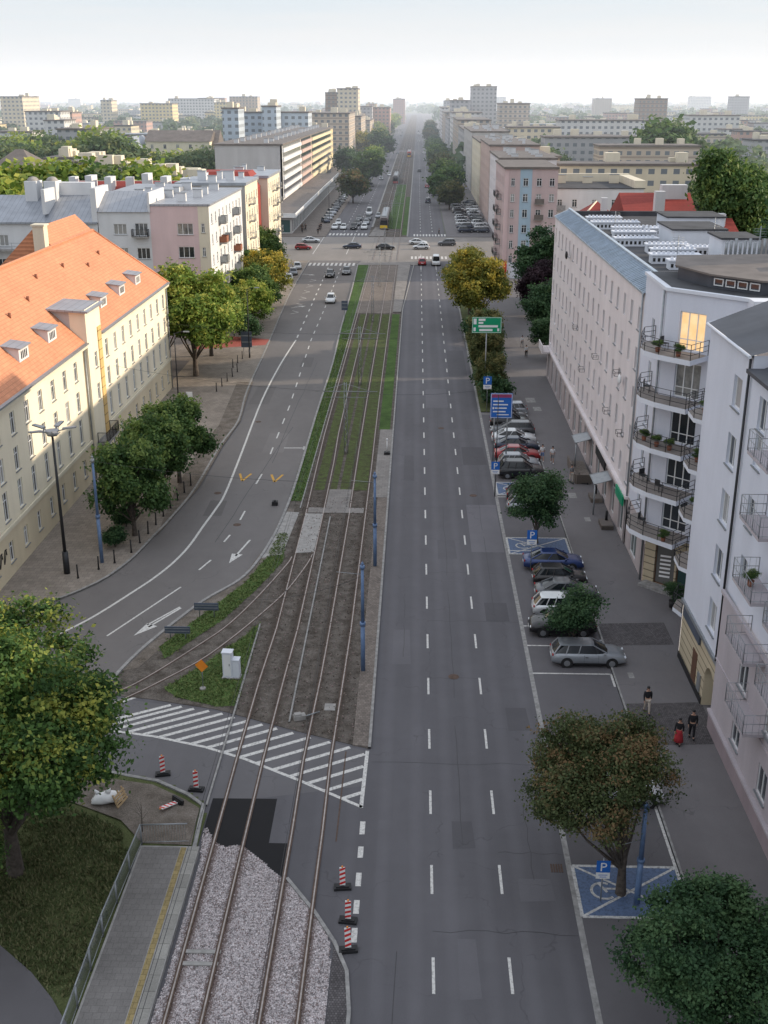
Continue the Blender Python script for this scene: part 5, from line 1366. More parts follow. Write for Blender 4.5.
# big near trees
tree_variant('maple', 11, 15.0, 5.7, .9, 760, 165, .108, .33, lobes=24, spread=.40, main=.42)
tree_variant('maple2', 12, 9.0, 4.1, 1.6, 440, 150, .092, .22, lobes=20, spread=.34, main=.42)
tree_variant('corner', 13, 9.9, 3.7, 1.9, 400, 145, .084, .24, lobes=22, spread=.33, off=(-1.3,1.2), main=.38)
tree_variant('small', 14, 4.9, 1.7, 1.3, 130, 80, .09, .11, lobes=8, spread=.27, main=.5)
tree_variant('street', 15, 6.4, 2.5, 1.6, 210, 80, .11, .16, lobes=9, spread=.32, main=.5)
tree_variant('mid_a', 16, 9.0, 3.6, 1.6, 290, 75, .17, .22, lobes=18, spread=.38, main=.42)
tree_variant('mid_b', 17, 14.0, 5.2, 2.0, 420, 75, .22, .3, lobes=20, spread=.52, main=.45)
tree_variant('poplar', 18, 29.0, 8.2, 5.0, 1000, 60, .36, .6, lobes=22, spread=.95, main=.5)
tree_variant('far_a', 19, 11.0, 5.0, 1.5, 220, 24, .5, .3, lobes=8, spread=.8)
tree_variant('far_b', 20, 13.0, 5.2, 1.5, 260, 26, .5, .3, lobes=11, spread=.75)
tree_variant('far_c', 21, 9.0, 4.4, .6, 200, 26, .42, .3, lobes=7, spread=.8)

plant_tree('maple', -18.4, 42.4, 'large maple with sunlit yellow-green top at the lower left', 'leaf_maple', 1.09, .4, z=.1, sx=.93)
plant_tree('maple2', -19.9, 37.6, 'smaller green tree cut by the left edge below the maple', 'leaf_mid', .8, z=.1)
plant_tree('corner', 9.6, 41.9, 'brown-tinged tree standing in the parking strip before the blue bay', 'leaf_brown', .95, 0, z=.05, sx=.92)
plant_tree('maple2', 11.2, 32.6, 'dark green tree filling the lower right corner', 'leaf_dark', .84, 2.2, z=.05)
plant_tree('small', 10.45, 65.4, 'small dark green tree in front of the black parked car', 'leaf_dark', .98, z=.05)
plant_tree('street', 10.0, 84.6, 'small tree growing beside the middle blue parking bay', 'leaf_dark', .93, z=.05)
plant_tree('mid_a', 8.9, 129.5, 'thin olive tree standing behind the blue direction sign', 'leaf_olive', .70, z=.1, sx=.72)
plant_tree('mid_a', 9.0, 139, 'olive street tree below the green road sign', 'leaf_olive', .82, z=.1, sx=.72)
plant_tree('mid_a', 9.4, 151, 'brownish tree between the olive tree and the sunlit one', 'leaf_olive', .85, z=.1, sx=.8)
plant_tree('mid_b', 9.4, 173, 'tall roadside tree with a yellow sunlit crown behind the green sign', 'leaf_yellow', .94, z=.1, sx=.98)
plant_tree('mid_b', 8.9, 186, 'roadside tree with yellow sunlit crown just short of the crossing', 'leaf_yellow', .86, z=.1, sx=.9)
plant_tree('mid_b', 22.5, 196, 'tall dark green tree beside the pink block', 'leaf_dark', 1.0)
plant_tree('mid_b', 20.2, 182, 'dark purple-leaved tree beside the far end of the lilac block', 'leaf_purple', .72)
plant_tree('mid_b', 19.8, 160.5, 'dense green tree between the purple tree and the lilac block', 'leaf_dark', .78)
plant_tree('mid_a', 18.2, 151.5, 'low bushy tree at the far corner of the lilac block', 'leaf_dark', .75)
plant_tree('mid_b', 27.5, 178.5, 'dark tree hiding behind the far end of the lilac block', 'leaf_mid', .9)
plant_tree('poplar', 50.5, 185, 'huge dark poplar rising behind the red roofs', 'leaf_mid', 1.0, sx=.86)
plant_tree('poplar', 55, 158, 'huge tree cut by the right edge behind the roofs', 'leaf_dark', .98, sx=.86)
plant_tree('mid_a', -23.0, 85.0, 'leafy green tree on the left pavement nearest the blue mast', 'leaf_mid', .98, z=.13, sx=.86)
plant_tree('mid_a', -22.9, 91.5, 'dark green tree on the left pavement behind the nearest one', 'leaf_mid', 1.0, z=.13, sx=.9)
plant_tree('mid_a', -22.0, 98.5, 'dark green tree overhanging the kerb on the left pavement', 'leaf_mid', 1.0, z=.13, sx=.88)
plant_tree('mid_b', -28.4, 141, 'wide lime-green sunlit tree beyond the cream building', 'leaf_lime', 1.12, z=.13)
plant_tree('mid_b', -33.5, 147, 'lime-green tree in the side street before the pink bay', 'leaf_lime', .9, z=.13)
plant_tree('mid_b', -28.5, 153, 'lime-green tree in front of the white facade', 'leaf_lime', .85, z=.13)
plant_tree('mid_a', -25.3, 170, 'rounded green tree on the verge beside the white facade', 'leaf_lime', .95, z=.13)
plant_tree('mid_a', -25.9, 178, 'full green kerbside tree further up than the rounded one', 'leaf_mid', 1.1, z=.13)
plant_tree('mid_a', -26.0, 192, 'tree with orange-yellow sunlit crown by the parked cars', 'leaf_yellow', 1.15, z=.13)
plant_tree('mid_b', -30.5, 198.5, 'tree squeezed between the two cream blocks', 'leaf_mid', .75, z=.13)
plant_tree('mid_b', -30.5, 223.5, 'tree in the gap before the corner block', 'leaf_mid', .8, z=.13)
# low hedges
for i, (x, y, s) in enumerate([(9.3,127.5,.42),(9.0,133.5,.4),(9.6,145,.45),(10,160,.5),(9.5,165,.5),(-24.2,87,.22),(-24,82.5,.2),(-25.2,164,.45)]):
    plant_tree('far_c', x, y, ['low dark shrub in the verge behind the parked cars','low shrub under the olive street tree','shrub in the verge below the green sign','shrub at the foot of the sunlit tree','second shrub at the foot of the sunlit tree','small shrub between the two dark pavement trees','small shrub by the foot of the blue mast','shrub beside the cycle path corner'][i], 'leaf_dark', s, name='shrub', cat='shrub', z=.1)
# beyond the crossing: street trees left and right
gl = 'street trees along the far left pavement'; gr_ = 'street trees along the far right pavement'
left_far = [(353,203,'leaf_brown',.9,'brownish round tree beyond the shop podium'),(347,176,'leaf_dark',1.0,'dark tree against the beige slabs'),(368,186,'leaf_mid',1.2,'big green tree right of the dark one'),(375,168,'leaf_lime',1.0,'bright green tree halfway up the far left pavement'),(380,158,'leaf_dark',1.3,'dark tree behind the bright green one')]
for px, py, m_, s, l in left_far: pass
for (x, y), m_, s, l in zip([(-21.91, 394.76), (-31.03, 520.45), (-20.05, 472.76), (-21.04, 579.26), (-20.97, 673.31)], ('leaf_brown','leaf_dark','leaf_mid','leaf_lime','leaf_dark'), (.95,1.15,1.25,1.0,1.45), [q[4] for q in left_far]):
    plant_tree('far_b', x, y, l, m_, s)
for i in range(16):
    plant_tree('far_b', -26-rnd.uniform(0,9), 700+i*42, 'tree with a yellow-green crown along the far left pavement', rnd.choice(('leaf_lime','leaf_yellow','leaf_far')), rnd.uniform(1.0,1.5), group=gl)
for i in range(26):
    y = 365+i*24 if i < 17 else 800+(i-17)*55
    plant_tree('far_b', 10.8+rnd.uniform(-1.5,2), y+rnd.uniform(-5,5), 'dark green tree in the far row along the right pavement', rnd.choice(('leaf_dark','leaf_mid','leaf_mid','leaf_olive')), rnd.uniform(.62,1.12), group=gr_)

# ================================================================== vehicles
def loft(m, secs, mi=0, smooth=True, caps=True):
    n = len(secs[0]); k = len(m.v)
    for s in secs: m.v += [tuple(p) for p in s]
    for i in range(len(secs)-1):
        for j in range(n):
            q = (j+1) % n; m.f.append((k+i*n+j, k+(i+1)*n+j, k+(i+1)*n+q, k+i*n+q)); m.m.append(mi); m.sm.append(smooth)
    if caps:
        m.f.append(tuple(k+j for j in range(n))); m.m.append(mi); m.sm.append(False)
        m.f.append(tuple(k+(len(secs)-1)*n+j for j in reversed(range(n)))); m.m.append(mi); m.sm.append(False)
CARS = {}
def car_meshes(kind):
    if kind in CARS: return CARS[kind]
    # length, half width, belt profile (x, z), glasshouse: rear base, rear top, front top, front base, roof z
    spec = dict(
        hatch=(4.05,.87,[(-2.02,.55),(-1.97,.85),(-1.6,.96),(-.5,.95),(.75,.93),(1.5,.85),(1.9,.72),(2.02,.5)],(-1.9,-1.45,.15,1.05),1.47),
        sedan=(4.6,.89,[(-2.3,.55),(-2.24,.88),(-1.7,.97),(-.5,.95),(.95,.92),(1.75,.84),(2.15,.72),(2.3,.5)],(-1.75,-.95,.2,1.15),1.44),
        wagon=(4.75,.90,[(-2.37,.55),(-2.33,.88),(-1.9,.97),(-.5,.96),(.95,.93),(1.8,.84),(2.2,.7),(2.37,.48)],(-2.25,-1.85,.25,1.2),1.49),
        suv=(4.5,.93,[(-2.25,.6),(-2.2,.98),(-1.8,1.08),(-.5,1.06),(.95,1.04),(1.7,.97),(2.1,.82),(2.25,.55)],(-2.1,-1.7,.25,1.1),1.68),
        van=(5.0,.98,[(-2.5,.6),(-2.47,1.1),(-2.2,1.15),(-.5,1.15),(1.3,1.12),(2.0,1.0),(2.4,.85),(2.5,.55)],(-2.45,-2.38,1.0,1.85),2.15))[kind]
    L, W, prof, gh, zr = spec
    body = MB(); secs = []
    for x, zb in prof:
        e = max(0, (abs(x)-L*.36)/(L*.14)); w_ = W*(1-.13*e*e); lo = .24 if abs(x) < L*.45 else .32
        h = zb-lo
        secs.append([(x,-w_*.88,lo),(x,-w_*.99,lo+h*.18),(x,-w_,lo+h*.5),(x,-w_*.97,lo+h*.84),(x,-w_*.86,lo+h*.985),(x,-w_*.4,zb+.02),(x,w_*.4,zb+.02),(x,w_*.86,lo+h*.985),(x,w_*.97,lo+h*.84),(x,w_,lo+h*.5),(x,w_*.99,lo+h*.18),(x,w_*.88,lo)])
    loft(body, secs)
    for sx in (-1,1):       # dark wheel arches
        for sy in (-1,1): body.tube((sx*L*.30, sy*(W-.16), .33), (sx*L*.30, sy*(W+.006), .33), .39, .39, 16, 1, True, False)
    body.box(-L*.2,-W*1.003,.24,L*.2,W*1.003,.33,1)
    for x in (-.35, .55): 
        for sy in (-1,1): body.box(x, sy*W*.985-.012, .36, x+.012, sy*W*.985+.012, .9, 1)
    for sy in (-1,1): body.box(-.28, sy*W-.02, .74, -.1, sy*W+.025, .77, 1); body.box(gh[3]-.35, sy*(W+.04)-.08, .93, gh[3]-.2, sy*(W+.04)+.08, 1.06, 0)
    bm_ = body.mesh('body'); bm_.materials.append(M['silver'] if 'silver' in M else M['galv']); bm_.materials.append(M['black'])
    zb = lambda x: np.interp(x, [p[0] for p in prof], [p[1] for p in prof])
    a, b, c, d = gh; wb, wr = W*.86, W*.66
    g = MB()
    g0 = [(a,-wb*.9,zb(a)-.02),(a+(b-a)*.2+.25,-wb,zb(0)),(c+.2,-wb,zb(c)),(d,-wb*.82,zb(d)-.02),(d+.1,0,zb(d)-.02),(d,wb*.82,zb(d)-.02),(c+.2,wb,zb(c)),(a+(b-a)*.2+.25,wb,zb(0)),(a,wb*.9,zb(a)-.02),(a-.05,0,zb(a))]
    g1 = [(b,-wr*.95,zr-.07),(b+.3,-wr,zr-.05),(c-.1,-wr,zr-.05),(c,-wr*.93,zr-.07),(c+.07,0,zr-.05),(c,wr*.93,zr-.07),(c-.1,wr,zr-.05),(b+.3,wr,zr-.05),(b,wr*.95,zr-.07),(b-.06,0,zr-.05)]
    loft(g, [g0, g1], 0, False, False)
    gm = g.mesh('windows'); gm.materials.append(M['carglass'])
    r = MB(); cx = (b+c)/2
    top = [((p[0]-cx)*.86+cx, p[1]*.84, zr) for p in g1]; ed = [((p[0]-cx)*1.02+cx, p[1]*1.025, p[2]-.005) for p in g1]
    loft(r, [ed, top], 0, True, False); r.face(top, 0, True)
    def pil(p, q, w_=.05):
        for sy in (-1,1):
            P_ = Vector((p[0], sy*p[1], p[2])); Q_ = Vector((q[0], sy*q[1], q[2])); r.tube(P_, Q_, w_, w_, 5, 0, False)
    pil((d-.02,wb*.84,zb(d)), (c,wr*.95,zr-.06), .045); pil((a+.02,wb*.9,zb(a)), (b,wr*.95,zr-.06), .06); pil(((a+c)/2+.3,wb*1.0,zb(0)), ((b+c)/2+.25,wr*1.0,zr-.05), .035)
    if kind in ('wagon','hatch','suv','van'): pil((a+.75,wb*1.0,zb(a)), (b+.55,wr,zr-.05), .045)
    rm = r.mesh('roof'); rm.materials.append(M['galv'])
    wh = MB(); wh.tube((0,-.1,0),(0,.1,0),.325,.325,18); wm = wh.mesh('tyre'); wm.materials.append(M['tyre'])
    ri = MB(); ri.tube((0,-.112,0),(0,.112,0),.2,.2,12); 
    for i in range(5): a_ = i*2*math.pi/5; ri.box(-.02,-.118,-.02,.02,.118,.02)
    rim = ri.mesh('rim'); rim.materials.append(M['rim'])
    hl = MB(); hl.ball((0,0,0),.14,8,0,.5,1.15,.55); hm = hl.mesh('headlight'); hm.materials.append(M['lamp_white'])
    tl = MB(); tl.ball((0,0,0),.13,8,0,.4,1.1,.8); tm = tl.mesh('tail_light'); tm.materials.append(M['lamp_red'])
    pl = MB(); pl.box(-.01,-.26,0,.01,.26,.11); pm = pl.mesh('number_plate'); pm.materials.append(M['frame_white'])
    CARS[kind] = (bm_, gm, rm, wm, rim, hm, tm, pm, L, W, zb); return CARS[kind]
PAINTS = {}
def carpaint(name, c):
    m, t, b = nt('car_paint_'+name); b.inputs['Base Color'].default_value = c4(c); b.inputs['Roughness'].default_value = .3; b.inputs['Metallic'].default_value = .35
    n = noise(t, pos(t), 3, 4); k = ramp(t, n, [(.3, tuple(x*.85 for x in c)), (.7, c)]).outputs[0]; t.links.new(k, b.inputs['Base Color'])
    b.inputs['Coat Weight'].default_value = .5; PAINTS[name] = m
for n_, c in dict(silver=(.30,.32,.35), white=(.62,.64,.66), black=(.012,.012,.015), grey=(.09,.095,.105), blue=(.02,.045,.16), red=(.30,.02,.025), darkblue=(.02,.03,.06), salmon=(.02,.018,.02), teal=(.02,.08,.10)).items(): carpaint(n_, c)
def car(kind, color, x, y, ang, label, name='parked_car', group=None, detail=True, z=0.005):
    bm_, gm, rm, wm, rim, hm, tm, pm, L, W, zb = car_meshes(kind)
    o = empty(name, (x, y, z), ang, label, 'van' if kind == 'van' else 'car', group)
    for nm, me in (('body', bm_), ('roof', rm)):
        p = put(nm, me, o); p.material_slots[0].link = 'OBJECT'; p.material_slots[0].material = PAINTS[color]
    put('window_glass', gm, o)
    for sx in (-1,1):
        for sy in (-1,1):
            w_ = put('wheel', rim, o, (sx*L*.30, sy*(W-.09), .325)); 
            put('tyre', wm, w_)
    if detail:
        for sy in (-1,1):
            put('headlight', hm, o, (L/2-.09, sy*W*.66, .66)); put('tail_light', tm, o, (-L/2+.06, sy*W*.74, .82))
        put('number_plate', pm, o, (-L/2-.0, 0, .5)); put('number_plate', pm, o, (L/2, 0, .42))
    return o
# near right row, nose in/out across the bay
car('wagon','silver',11.25,64.25,0,'silver estate car parked nose to the pavement nearest the camera')
car('suv','black',10.1,68.5,R(180),'black suv parked half under the small dark tree')
car('hatch','white',10.4,71.4,0,'white hatchback parked between the black suv and the grey car')
car('sedan','grey',11.1,74.0,0,'dark grey car parked just beyond the white hatchback')
car('hatch','salmon',10.9,76.6,0,'black hatchback with pinkish light on its rear, next to the blue car')
car('sedan','blue',10.75,79.6,0,'bright blue car parked beside the blue bay')
car('suv','black',10.2,101.6,0,'black suv parked behind the far blue bay sign, first of the upper row')
car('hatch','silver',10.2,104.4,0,'silver hatchback squeezed between the black suv and the red car')
car('sedan','red',10.3,107.1,0,'dark red car in the upper parking row')
car('sedan','darkblue',10.5,110.1,0,'dark blue car between the red one and the white one')
car('sedan','white',10.4,112.9,0,'white saloon in the middle of the upper parking row')
car('wagon','grey',10.5,115.9,R(180),'grey estate behind the white saloon under the blue sign')
car('suv','black',10.5,118.9,0,'black suv behind the blue direction sign')
car('hatch','grey',10.6,121.7,0,'small dark car second from the far end of the upper row')
car('hatch','silver',10.8,124.0,R(180),'small silver car at the far end of the upper row')
car('hatch','silver',10.2,92.2,0,'silver hatchback mostly hidden by the tree beside the middle blue bay')
car('hatch','black',10.3,94.9,0,'black hatchback hidden behind the tree, next to the far blue bay')
car('hatch','darkblue',11.0,52.4,0,'dark car parked under the brown-tinged tree')
car('hatch','white',10.9,49.3,0,'pale car glimpsed through the brown-tinged tree')
# moving cars
mv = [
 ('sedan','black',-17.4,227.5,-90,'black saloon driving towards us in the middle left lane'),('sedan','grey',-14.3,231.5,-90,'dark grey saloon driving towards us near the median'),
 ('hatch','white',-15.1,197.8,-90,'white hatchback driving towards us on the left carriageway'),
 ('sedan','darkblue',-15.4,272.3,180,'dark blue saloon crossing the junction to the left'),('sedan','black',-7.4,270.8,0,'black saloon crossing the tram tracks'),
 ('sedan','white',-26.4,284,0,'white car waiting on the far left side of the junction'),('hatch','red',-26.9,270,0,'red car entering the junction from the left'),
 ('sedan','white',.3,280.5,0,'white saloon behind the other white one in the junction'),('hatch','white',1.1,271.5,180,'white hatchback turning in the middle of the junction'),
 ('suv','grey',7.4,278.5,180,'dark grey suv waiting on the right of the junction'),
 ('hatch','red',1.25,245.5,90,'dark red car driving away onto the junction'),('van','white',4.25,245.5,90,'white van driving away beside the dark red car'),
 ('sedan','white',-22.5,314.5,-90,'white car at the stop line nearest the left kerb'),('hatch','white',-20.1,314,-90,'white hatchback second from the left kerb at the stop line'),('suv','black',-17.3,314,-90,'black suv at the stop line'),('hatch','white',-14.4,314.5,-90,'white hatchback at the stop line nearest the median'),
 ('hatch','grey',-16.8,324,-90,'grey car queuing second behind the black suv'),('sedan','silver',-14.4,327,-90,'silver car queuing second by the median'),('suv','grey',-14.3,338,-90,'grey suv queuing third by the median'),('hatch','white',-22.3,326,-90,'white car second in the kerb-side queue'),
 ('van','white',-14.7,355,-90,'white van at the back of the queue'),('hatch','silver',-11.6,345,-90,'silver car next to the stopped tram'),('sedan','grey',-17,338,-90,'grey saloon third in the middle queue'),
 ('hatch','red',3.95,465,90,'bright red car driving away on the far road'),('hatch','silver',6.2,426,90,'silver car driving away in the right lane'),('suv','darkblue',3.8,397,90,'dark car driving away behind the crossing'),
 ('suv','black',-18.6,469,-90,'black car approaching on the far left road'),('hatch','silver',-15.8,509,-90,'silver car approaching further up the left road'),('hatch','white',-12.8,536,-90,'white car approaching beside the far tram'),('hatch','grey',-12.6,748,-90,'small dark car near the second crossing'),
 ('hatch','grey',16.0,307,170,'dark car turning out of the far right corner'),]
for k_, c_, x, y, a, l in mv: car(k_, c_, x, y, R(a), l, 'car')
# cars parked beyond the junction
g1 = 'cars parked in a slanted row along the far left pavement'
for i in range(14):
    car(rnd.choice(('hatch','sedan','suv')), rnd.choice(('white','silver','grey','black','darkblue')), -26.3, 330+i*8.2, R(-68), 'car parked at an angle in the row along the far left pavement', group=g1, detail=False, z=.12)
g2 = 'cars parked in the row along the far right pavement'
for i in range(22):
    car(rnd.choice(('hatch','sedan','suv')), rnd.choice(('white','silver','grey','black','white','darkblue')), 13.2 + (i%2)*4.4, 306+(i//2)*8.5, R(rnd.choice((10,172))), 'car parked among the rows on the far right pavement', group=g2, detail=False, z=.12)
for i, l in enumerate(('white car nearest us parked by the cream corner block','pale blue-grey car parked second by the cream corner block','white car parked third, nearest the crossing')):
    car('hatch', ('white','silver','white')[i], -25.2, 221.5+i*8.2, R(100), l, detail=False, z=.13)
g3 = 'distant cars on the far stretch of road'
for i in range(16):
    s = i%2; car('hatch', rnd.choice(('white','grey','red','black','silver')), (-15.5 - rnd.choice((0,3.4))) if s else (1+rnd.choice((0,3.2))), 560+i*48+rnd.uniform(-10,10), R(-90 if s else 90), 'small distant car on the far stretch of road', 'car', g3, detail=False)

# trams
def tram(x, y0, y1, label, front, side):
    o = empty('tram', (x, (y0+y1)/2, 0), 0, label, 'tram')
    L = y1-y0; h = L/2
    m = MB(); secs = []
    for yy, s in ((-h,.80),(-h+.5,.95),(-h+1.2,1),(h-1.2,1),(h-.5,.95),(h,.8)):
        w_ = 1.2*s; secs.append([(-w_,yy,.3),(w_,yy,.3),(w_,yy,1.2),(w_*.97,yy,2.9*(.9+.1*s)),(w_*.7,yy,3.3*(.9+.1*s)),(-w_*.7,yy,3.3*(.9+.1*s)),(-w_*.97,yy,2.9*(.9+.1*s)),(-w_,yy,1.2)])
    loft(m, secs); m.build('body', M['tram_'+side], o)
    w_ = MB()
    for k in range(int(L/1.7)-1): w_.box(-1.215,-h+1.4+k*1.7,1.3,1.215,-h+2.8+k*1.7,2.4)
    w_.build('window_band', M['carglass'], o)
    f = MB(); f.box(-1.0,-h-.03,.5,1.0,-h,1.25); f.build('front_panel', M['tram_'+front], o)
    ws = MB(); ws.box(-.95,-h-.02,1.4,.95,-h+.02,2.6); ws.build('windscreen', M['carglass'], o)
    p = MB(); p.path([(0,2,3.3),(0,.6,4.0),(0,1.8,4.9)], .04); p.box(-.8,1.7,4.9,.8,1.9,4.95); p.build('pantograph', M['dark_metal'], o)
    r = MB(); r.box(-.7,-h+3,3.2,.7,h-3,3.5); r.build('roof_equipment', M['galv'], o)
    for yy in (-h*.6, h*.6): q = MB(); q.box(-1.0,yy-1.2,.05,1.0,yy+1.2,.5); q.build('bogie', M['black'], o)
    return o
M['tram_yellow'] = plain('tram_yellow', (.70,.48,.03), .4); M['tram_grey'] = plain('tram_grey', (.12,.10,.10), .4); M['tram_red'] = plain('tram_red', (.42,.04,.03), .4)
tram(-9.0, 312, 344, 'yellow-fronted tram with dark roof waiting at the crossing', 'yellow', 'grey')
tram(-9.0, 482, 512, 'dark tram further up the line behind the crossing', 'red', 'grey')
tram(-5.0, 700, 730, 'distant red and yellow tram near the second crossing', 'yellow', 'red')

# ================================================================== masts, lamps, signs
def lamp_left():
    o = empty('street_lamp', (-26.3, 77.1, .13), 0, 'tall grey street lamp with a star of five flat lamp heads', 'street lamp')
    m = MB(); m.tube((0,0,0),(0,0,1.8),.24,.22,12); m.tube((0,0,1.8),(0,0,11.0),.13,.08,12); m.build('pole', M['dark_metal'], o)
    c = MB(); c.tube((0,0,10.9),(0,0,11.3),.35,.5,14); c.build('hub', M['galv'], o)
    for i in range(5):
        a = R(10+i*72); a_ = MB(); d = Vector((math.cos(a), math.sin(a), 0)); n = Vector((-d.y, d.x, 0))
        a_.tube(d*.3+Vector((0,0,11.2)), d*1.0+Vector((0,0,11.35)), .05, .05, 6)
        for s in (0,): 
            p = [d*.75+n*.2, d*1.75+n*.16, d*1.75-n*.16, d*.75-n*.2]; a_.prism([(q.x,q.y,11.33+ (0.1 if k in (1,2) else 0)) for k, q in enumerate(p)], .1)
        a_.build('lamp_head', M['galv'], o)
lamp_left()
def blue_mast(x, y, h, label, z=.1, arms=()):
    o = empty('tram_mast', (x, y, z), 0, label, 'mast')
    m = MB(); m.tube((0,0,0),(0,0,h*.42),.145,.135,12); m.tube((0,0,h*.42),(0,0,h*.45),.18,.18,12); m.tube((0,0,h*.45),(0,0,h*.93),.115,.09,12); m.build('pole', M['blue_post'], o)
    f = MB(); f.tube((0,0,h*.93),(0,0,h*.96),.15,.15,10); f.ball((0,0,h*.975),.10,8); f.tube((0,0,h*.97),(0,0,h),.05,.015,6); f.build('finial', M['galv'] if z > .12 else M['blue_post'], o)
    for (dx, dy, zz) in arms:
        a = MB(); a.path([(0,0,zz),(dx,dy,zz+.15)], .018); a.build('bracket', M['galv'], o)
blue_mast(-3.11,62.5,7.5,'blue tram mast beside the right carriageway nearest the hatching', arms=((-1.6,0,6.6),))
blue_mast(-2.96,79.3,7.7,'blue tram mast beside the right carriageway, second from the hatching', arms=((-1.8,0,6.8),))
blue_mast(-24.2,79.25,8.8,'slim blue mast on the left pavement in front of the trees', z=.13)
blue_mast(10.2,41.2,5.3,'blue mast with pointed cap beside the lower right tree', arms=((-1.7,-.2,4.2),(-1.0,-.6,3.4)))
def lattice(x, y, label, h=7.4):
    o = empty('catenary_mast', (x, y, .03), 0, label, 'mast', 'lattice masts along the tram tracks')
    m = MB(); s = .19
    for sx in (-1,1):
        for sy in (-1,1): m.tube((sx*s,sy*s,0),(sx*s*.6,sy*s*.6,h),.03,.03,4)
    n = int(h/.55)
    for i in range(n):
        z0, z1 = i*h/n, (i+1)*h/n; a = s*(1-.4*i/n); f = 1 if i%2 else -1
        for sy in (-1,1): m.tube((-f*a,sy*a,z0),(f*a,sy*a,z1),.02,.02,4); m.tube((sy*a,-f*a,z0),(sy*a,f*a,z1),.02,.02,4)
    m.build('lattice', M['galv'], o)
    a = MB(); a.tube((-3.2,0,h-.9),(3.2,0,h-.9),.04,.04,6); a.path([(-2.6,0,h-.9),(0,0,h-.1),(2.6,0,h-.9)], .02); a.tube((-2.2,0,h-1.5),(2.2,0,h-1.5),.025,.025,5)
    a.build('cross_arm', M['galv'], o); return o
for i, (y, l) in enumerate(((108.3,'lattice mast in the grass track nearest the paved strip'),(137.3,'second lattice mast along the grass track'),(179.4,'third lattice mast just before the tram stop'),(215,'lattice mast standing at the tram stop'),(250,'lattice mast at the edge of the junction'))):
    lattice(-6.95, y, l)
for y in range(318, 760, 36): tag(lattice(-6.9, y, 'distant lattice mast over the tram tracks beyond the junction'), group='distant lattice masts over the tram tracks')
b = MB()
for x in (-8.85, -5.0):
    for z in (5.6, 6.4):
        ys = [15, 62, 108.3, 137.3, 179.4, 215, 250, 318, 500, 760]
        for a, c in zip(ys, ys[1:]): 
            p = [(x, a+(c-a)*t_/6, z + (0 if z < 6 else .35*((t_/3-1)**2-1))) for t_ in range(7)]; b.path(p, .011, 4)
tag(b.build('overhead_wire', M['dark_metal']), 'thin overhead tram wires strung along the tracks', 'wire')
for i, (p, q, l) in enumerate((((-24.2,79.25,8.4),(-3.0,79.3,6.9),'span wire from the left blue mast across the road'),((-30,108.3,9),(-6.95,108.3,6.5),'span wire from the cream building to the nearest lattice mast'),((-6.95,137.3,6.5),(-30,131,9),'span wire from the cream building to the second lattice mast'),((-3.1,62.5,6.6),(-10.5,61,5.6),'short bracket wire over the tracks beside the nearest mast'),((-6.95,108.3,6.5),(8,112,6),'span wire crossing the right carriageway'),((-6.95,179.4,6.5),(-30,176,9),'span wire across the left road near the white car'))):
    b = MB(); P_, Q_ = Vector(p), Vector(q); b.path([P_.lerp(Q_, t_/8) + Vector((0,0,1.2*((t_/4-1)**2-1)*.4)) for t_ in range(9)], .012, 4)
    tag(b.build('span_wire', M['dark_metal']), l, 'wire')

def text_mesh(s, size, mat, parent, loc, rz=0, align='CENTER', name='lettering'):
    cu = bpy.data.curves.new('txt', 'FONT'); cu.body = s; cu.size = size; cu.align_x = align; cu.extrude = .004; cu.resolution_u = 2
    ob = bpy.data.objects.new('tmp', cu); COL.objects.link(ob); dg = bpy.context.evaluated_depsgraph_get(); me = bpy.data.meshes.new_from_object(ob.evaluated_get(dg))
    bpy.data.objects.remove(ob); me.name = 'lettering'; me.materials.clear(); me.materials.append(mat); me.transform(Matrix.Rotation(math.pi/2, 4, 'X'))
    return put(name, me, parent, loc, rz)
def parking_sign(x, y, h, label, extra=None, size=.62):
    o = empty('parking_sign', (x, y, .05), 0, label, 'sign')
    m = MB(); m.tube((0,.04,0),(0,.04,h+.1),.035,.035,8); m.build('post', M['galv'], o)
    m = MB(); m.box(-size/2,-.02,h-size,size/2,.0,h); p = m.build('sign_plate', M['sign_blue'], o)
    text_mesh('P', size*1.05, M['frame_white'], p, (0,-.026,h-size*.88))
    m = MB(); m.box(-size/2,-.02,h-size*1.55,size/2,0,h-size*1.03); q = m.build('supplementary_plate', M['frame_white'], o)
    b_ = MB(); b_.box(-size*.32,-.026,h-size*1.25,size*.32,-.021,h-size*1.2); b_.box(-size*.22,-.026,h-size*1.42,size*.25,-.021,h-size*1.37); b_.build('lettering', M['sign_blue'], q)
    return o
parking_sign(8.6, 41.3, 2.2, 'blue P parking sign under the lower right tree')
parking_sign(8.95, 78.6, 3.4, 'blue P parking sign in front of the middle blue bay', size=.75)
o = parking_sign(7.3, 95.7, 3.3, 'blue P parking sign on a tall thin mast at the far blue bay', size=.75)
m = MB(); m.tube((.05,.1,0),(.05,.1,9.5),.05,.035,8); m.build('tall_post', M['dark_metal'], o)
parking_sign(8.25, 124.6, 4.2, 'blue P parking sign with purple top at the far end of the row', size=.95)
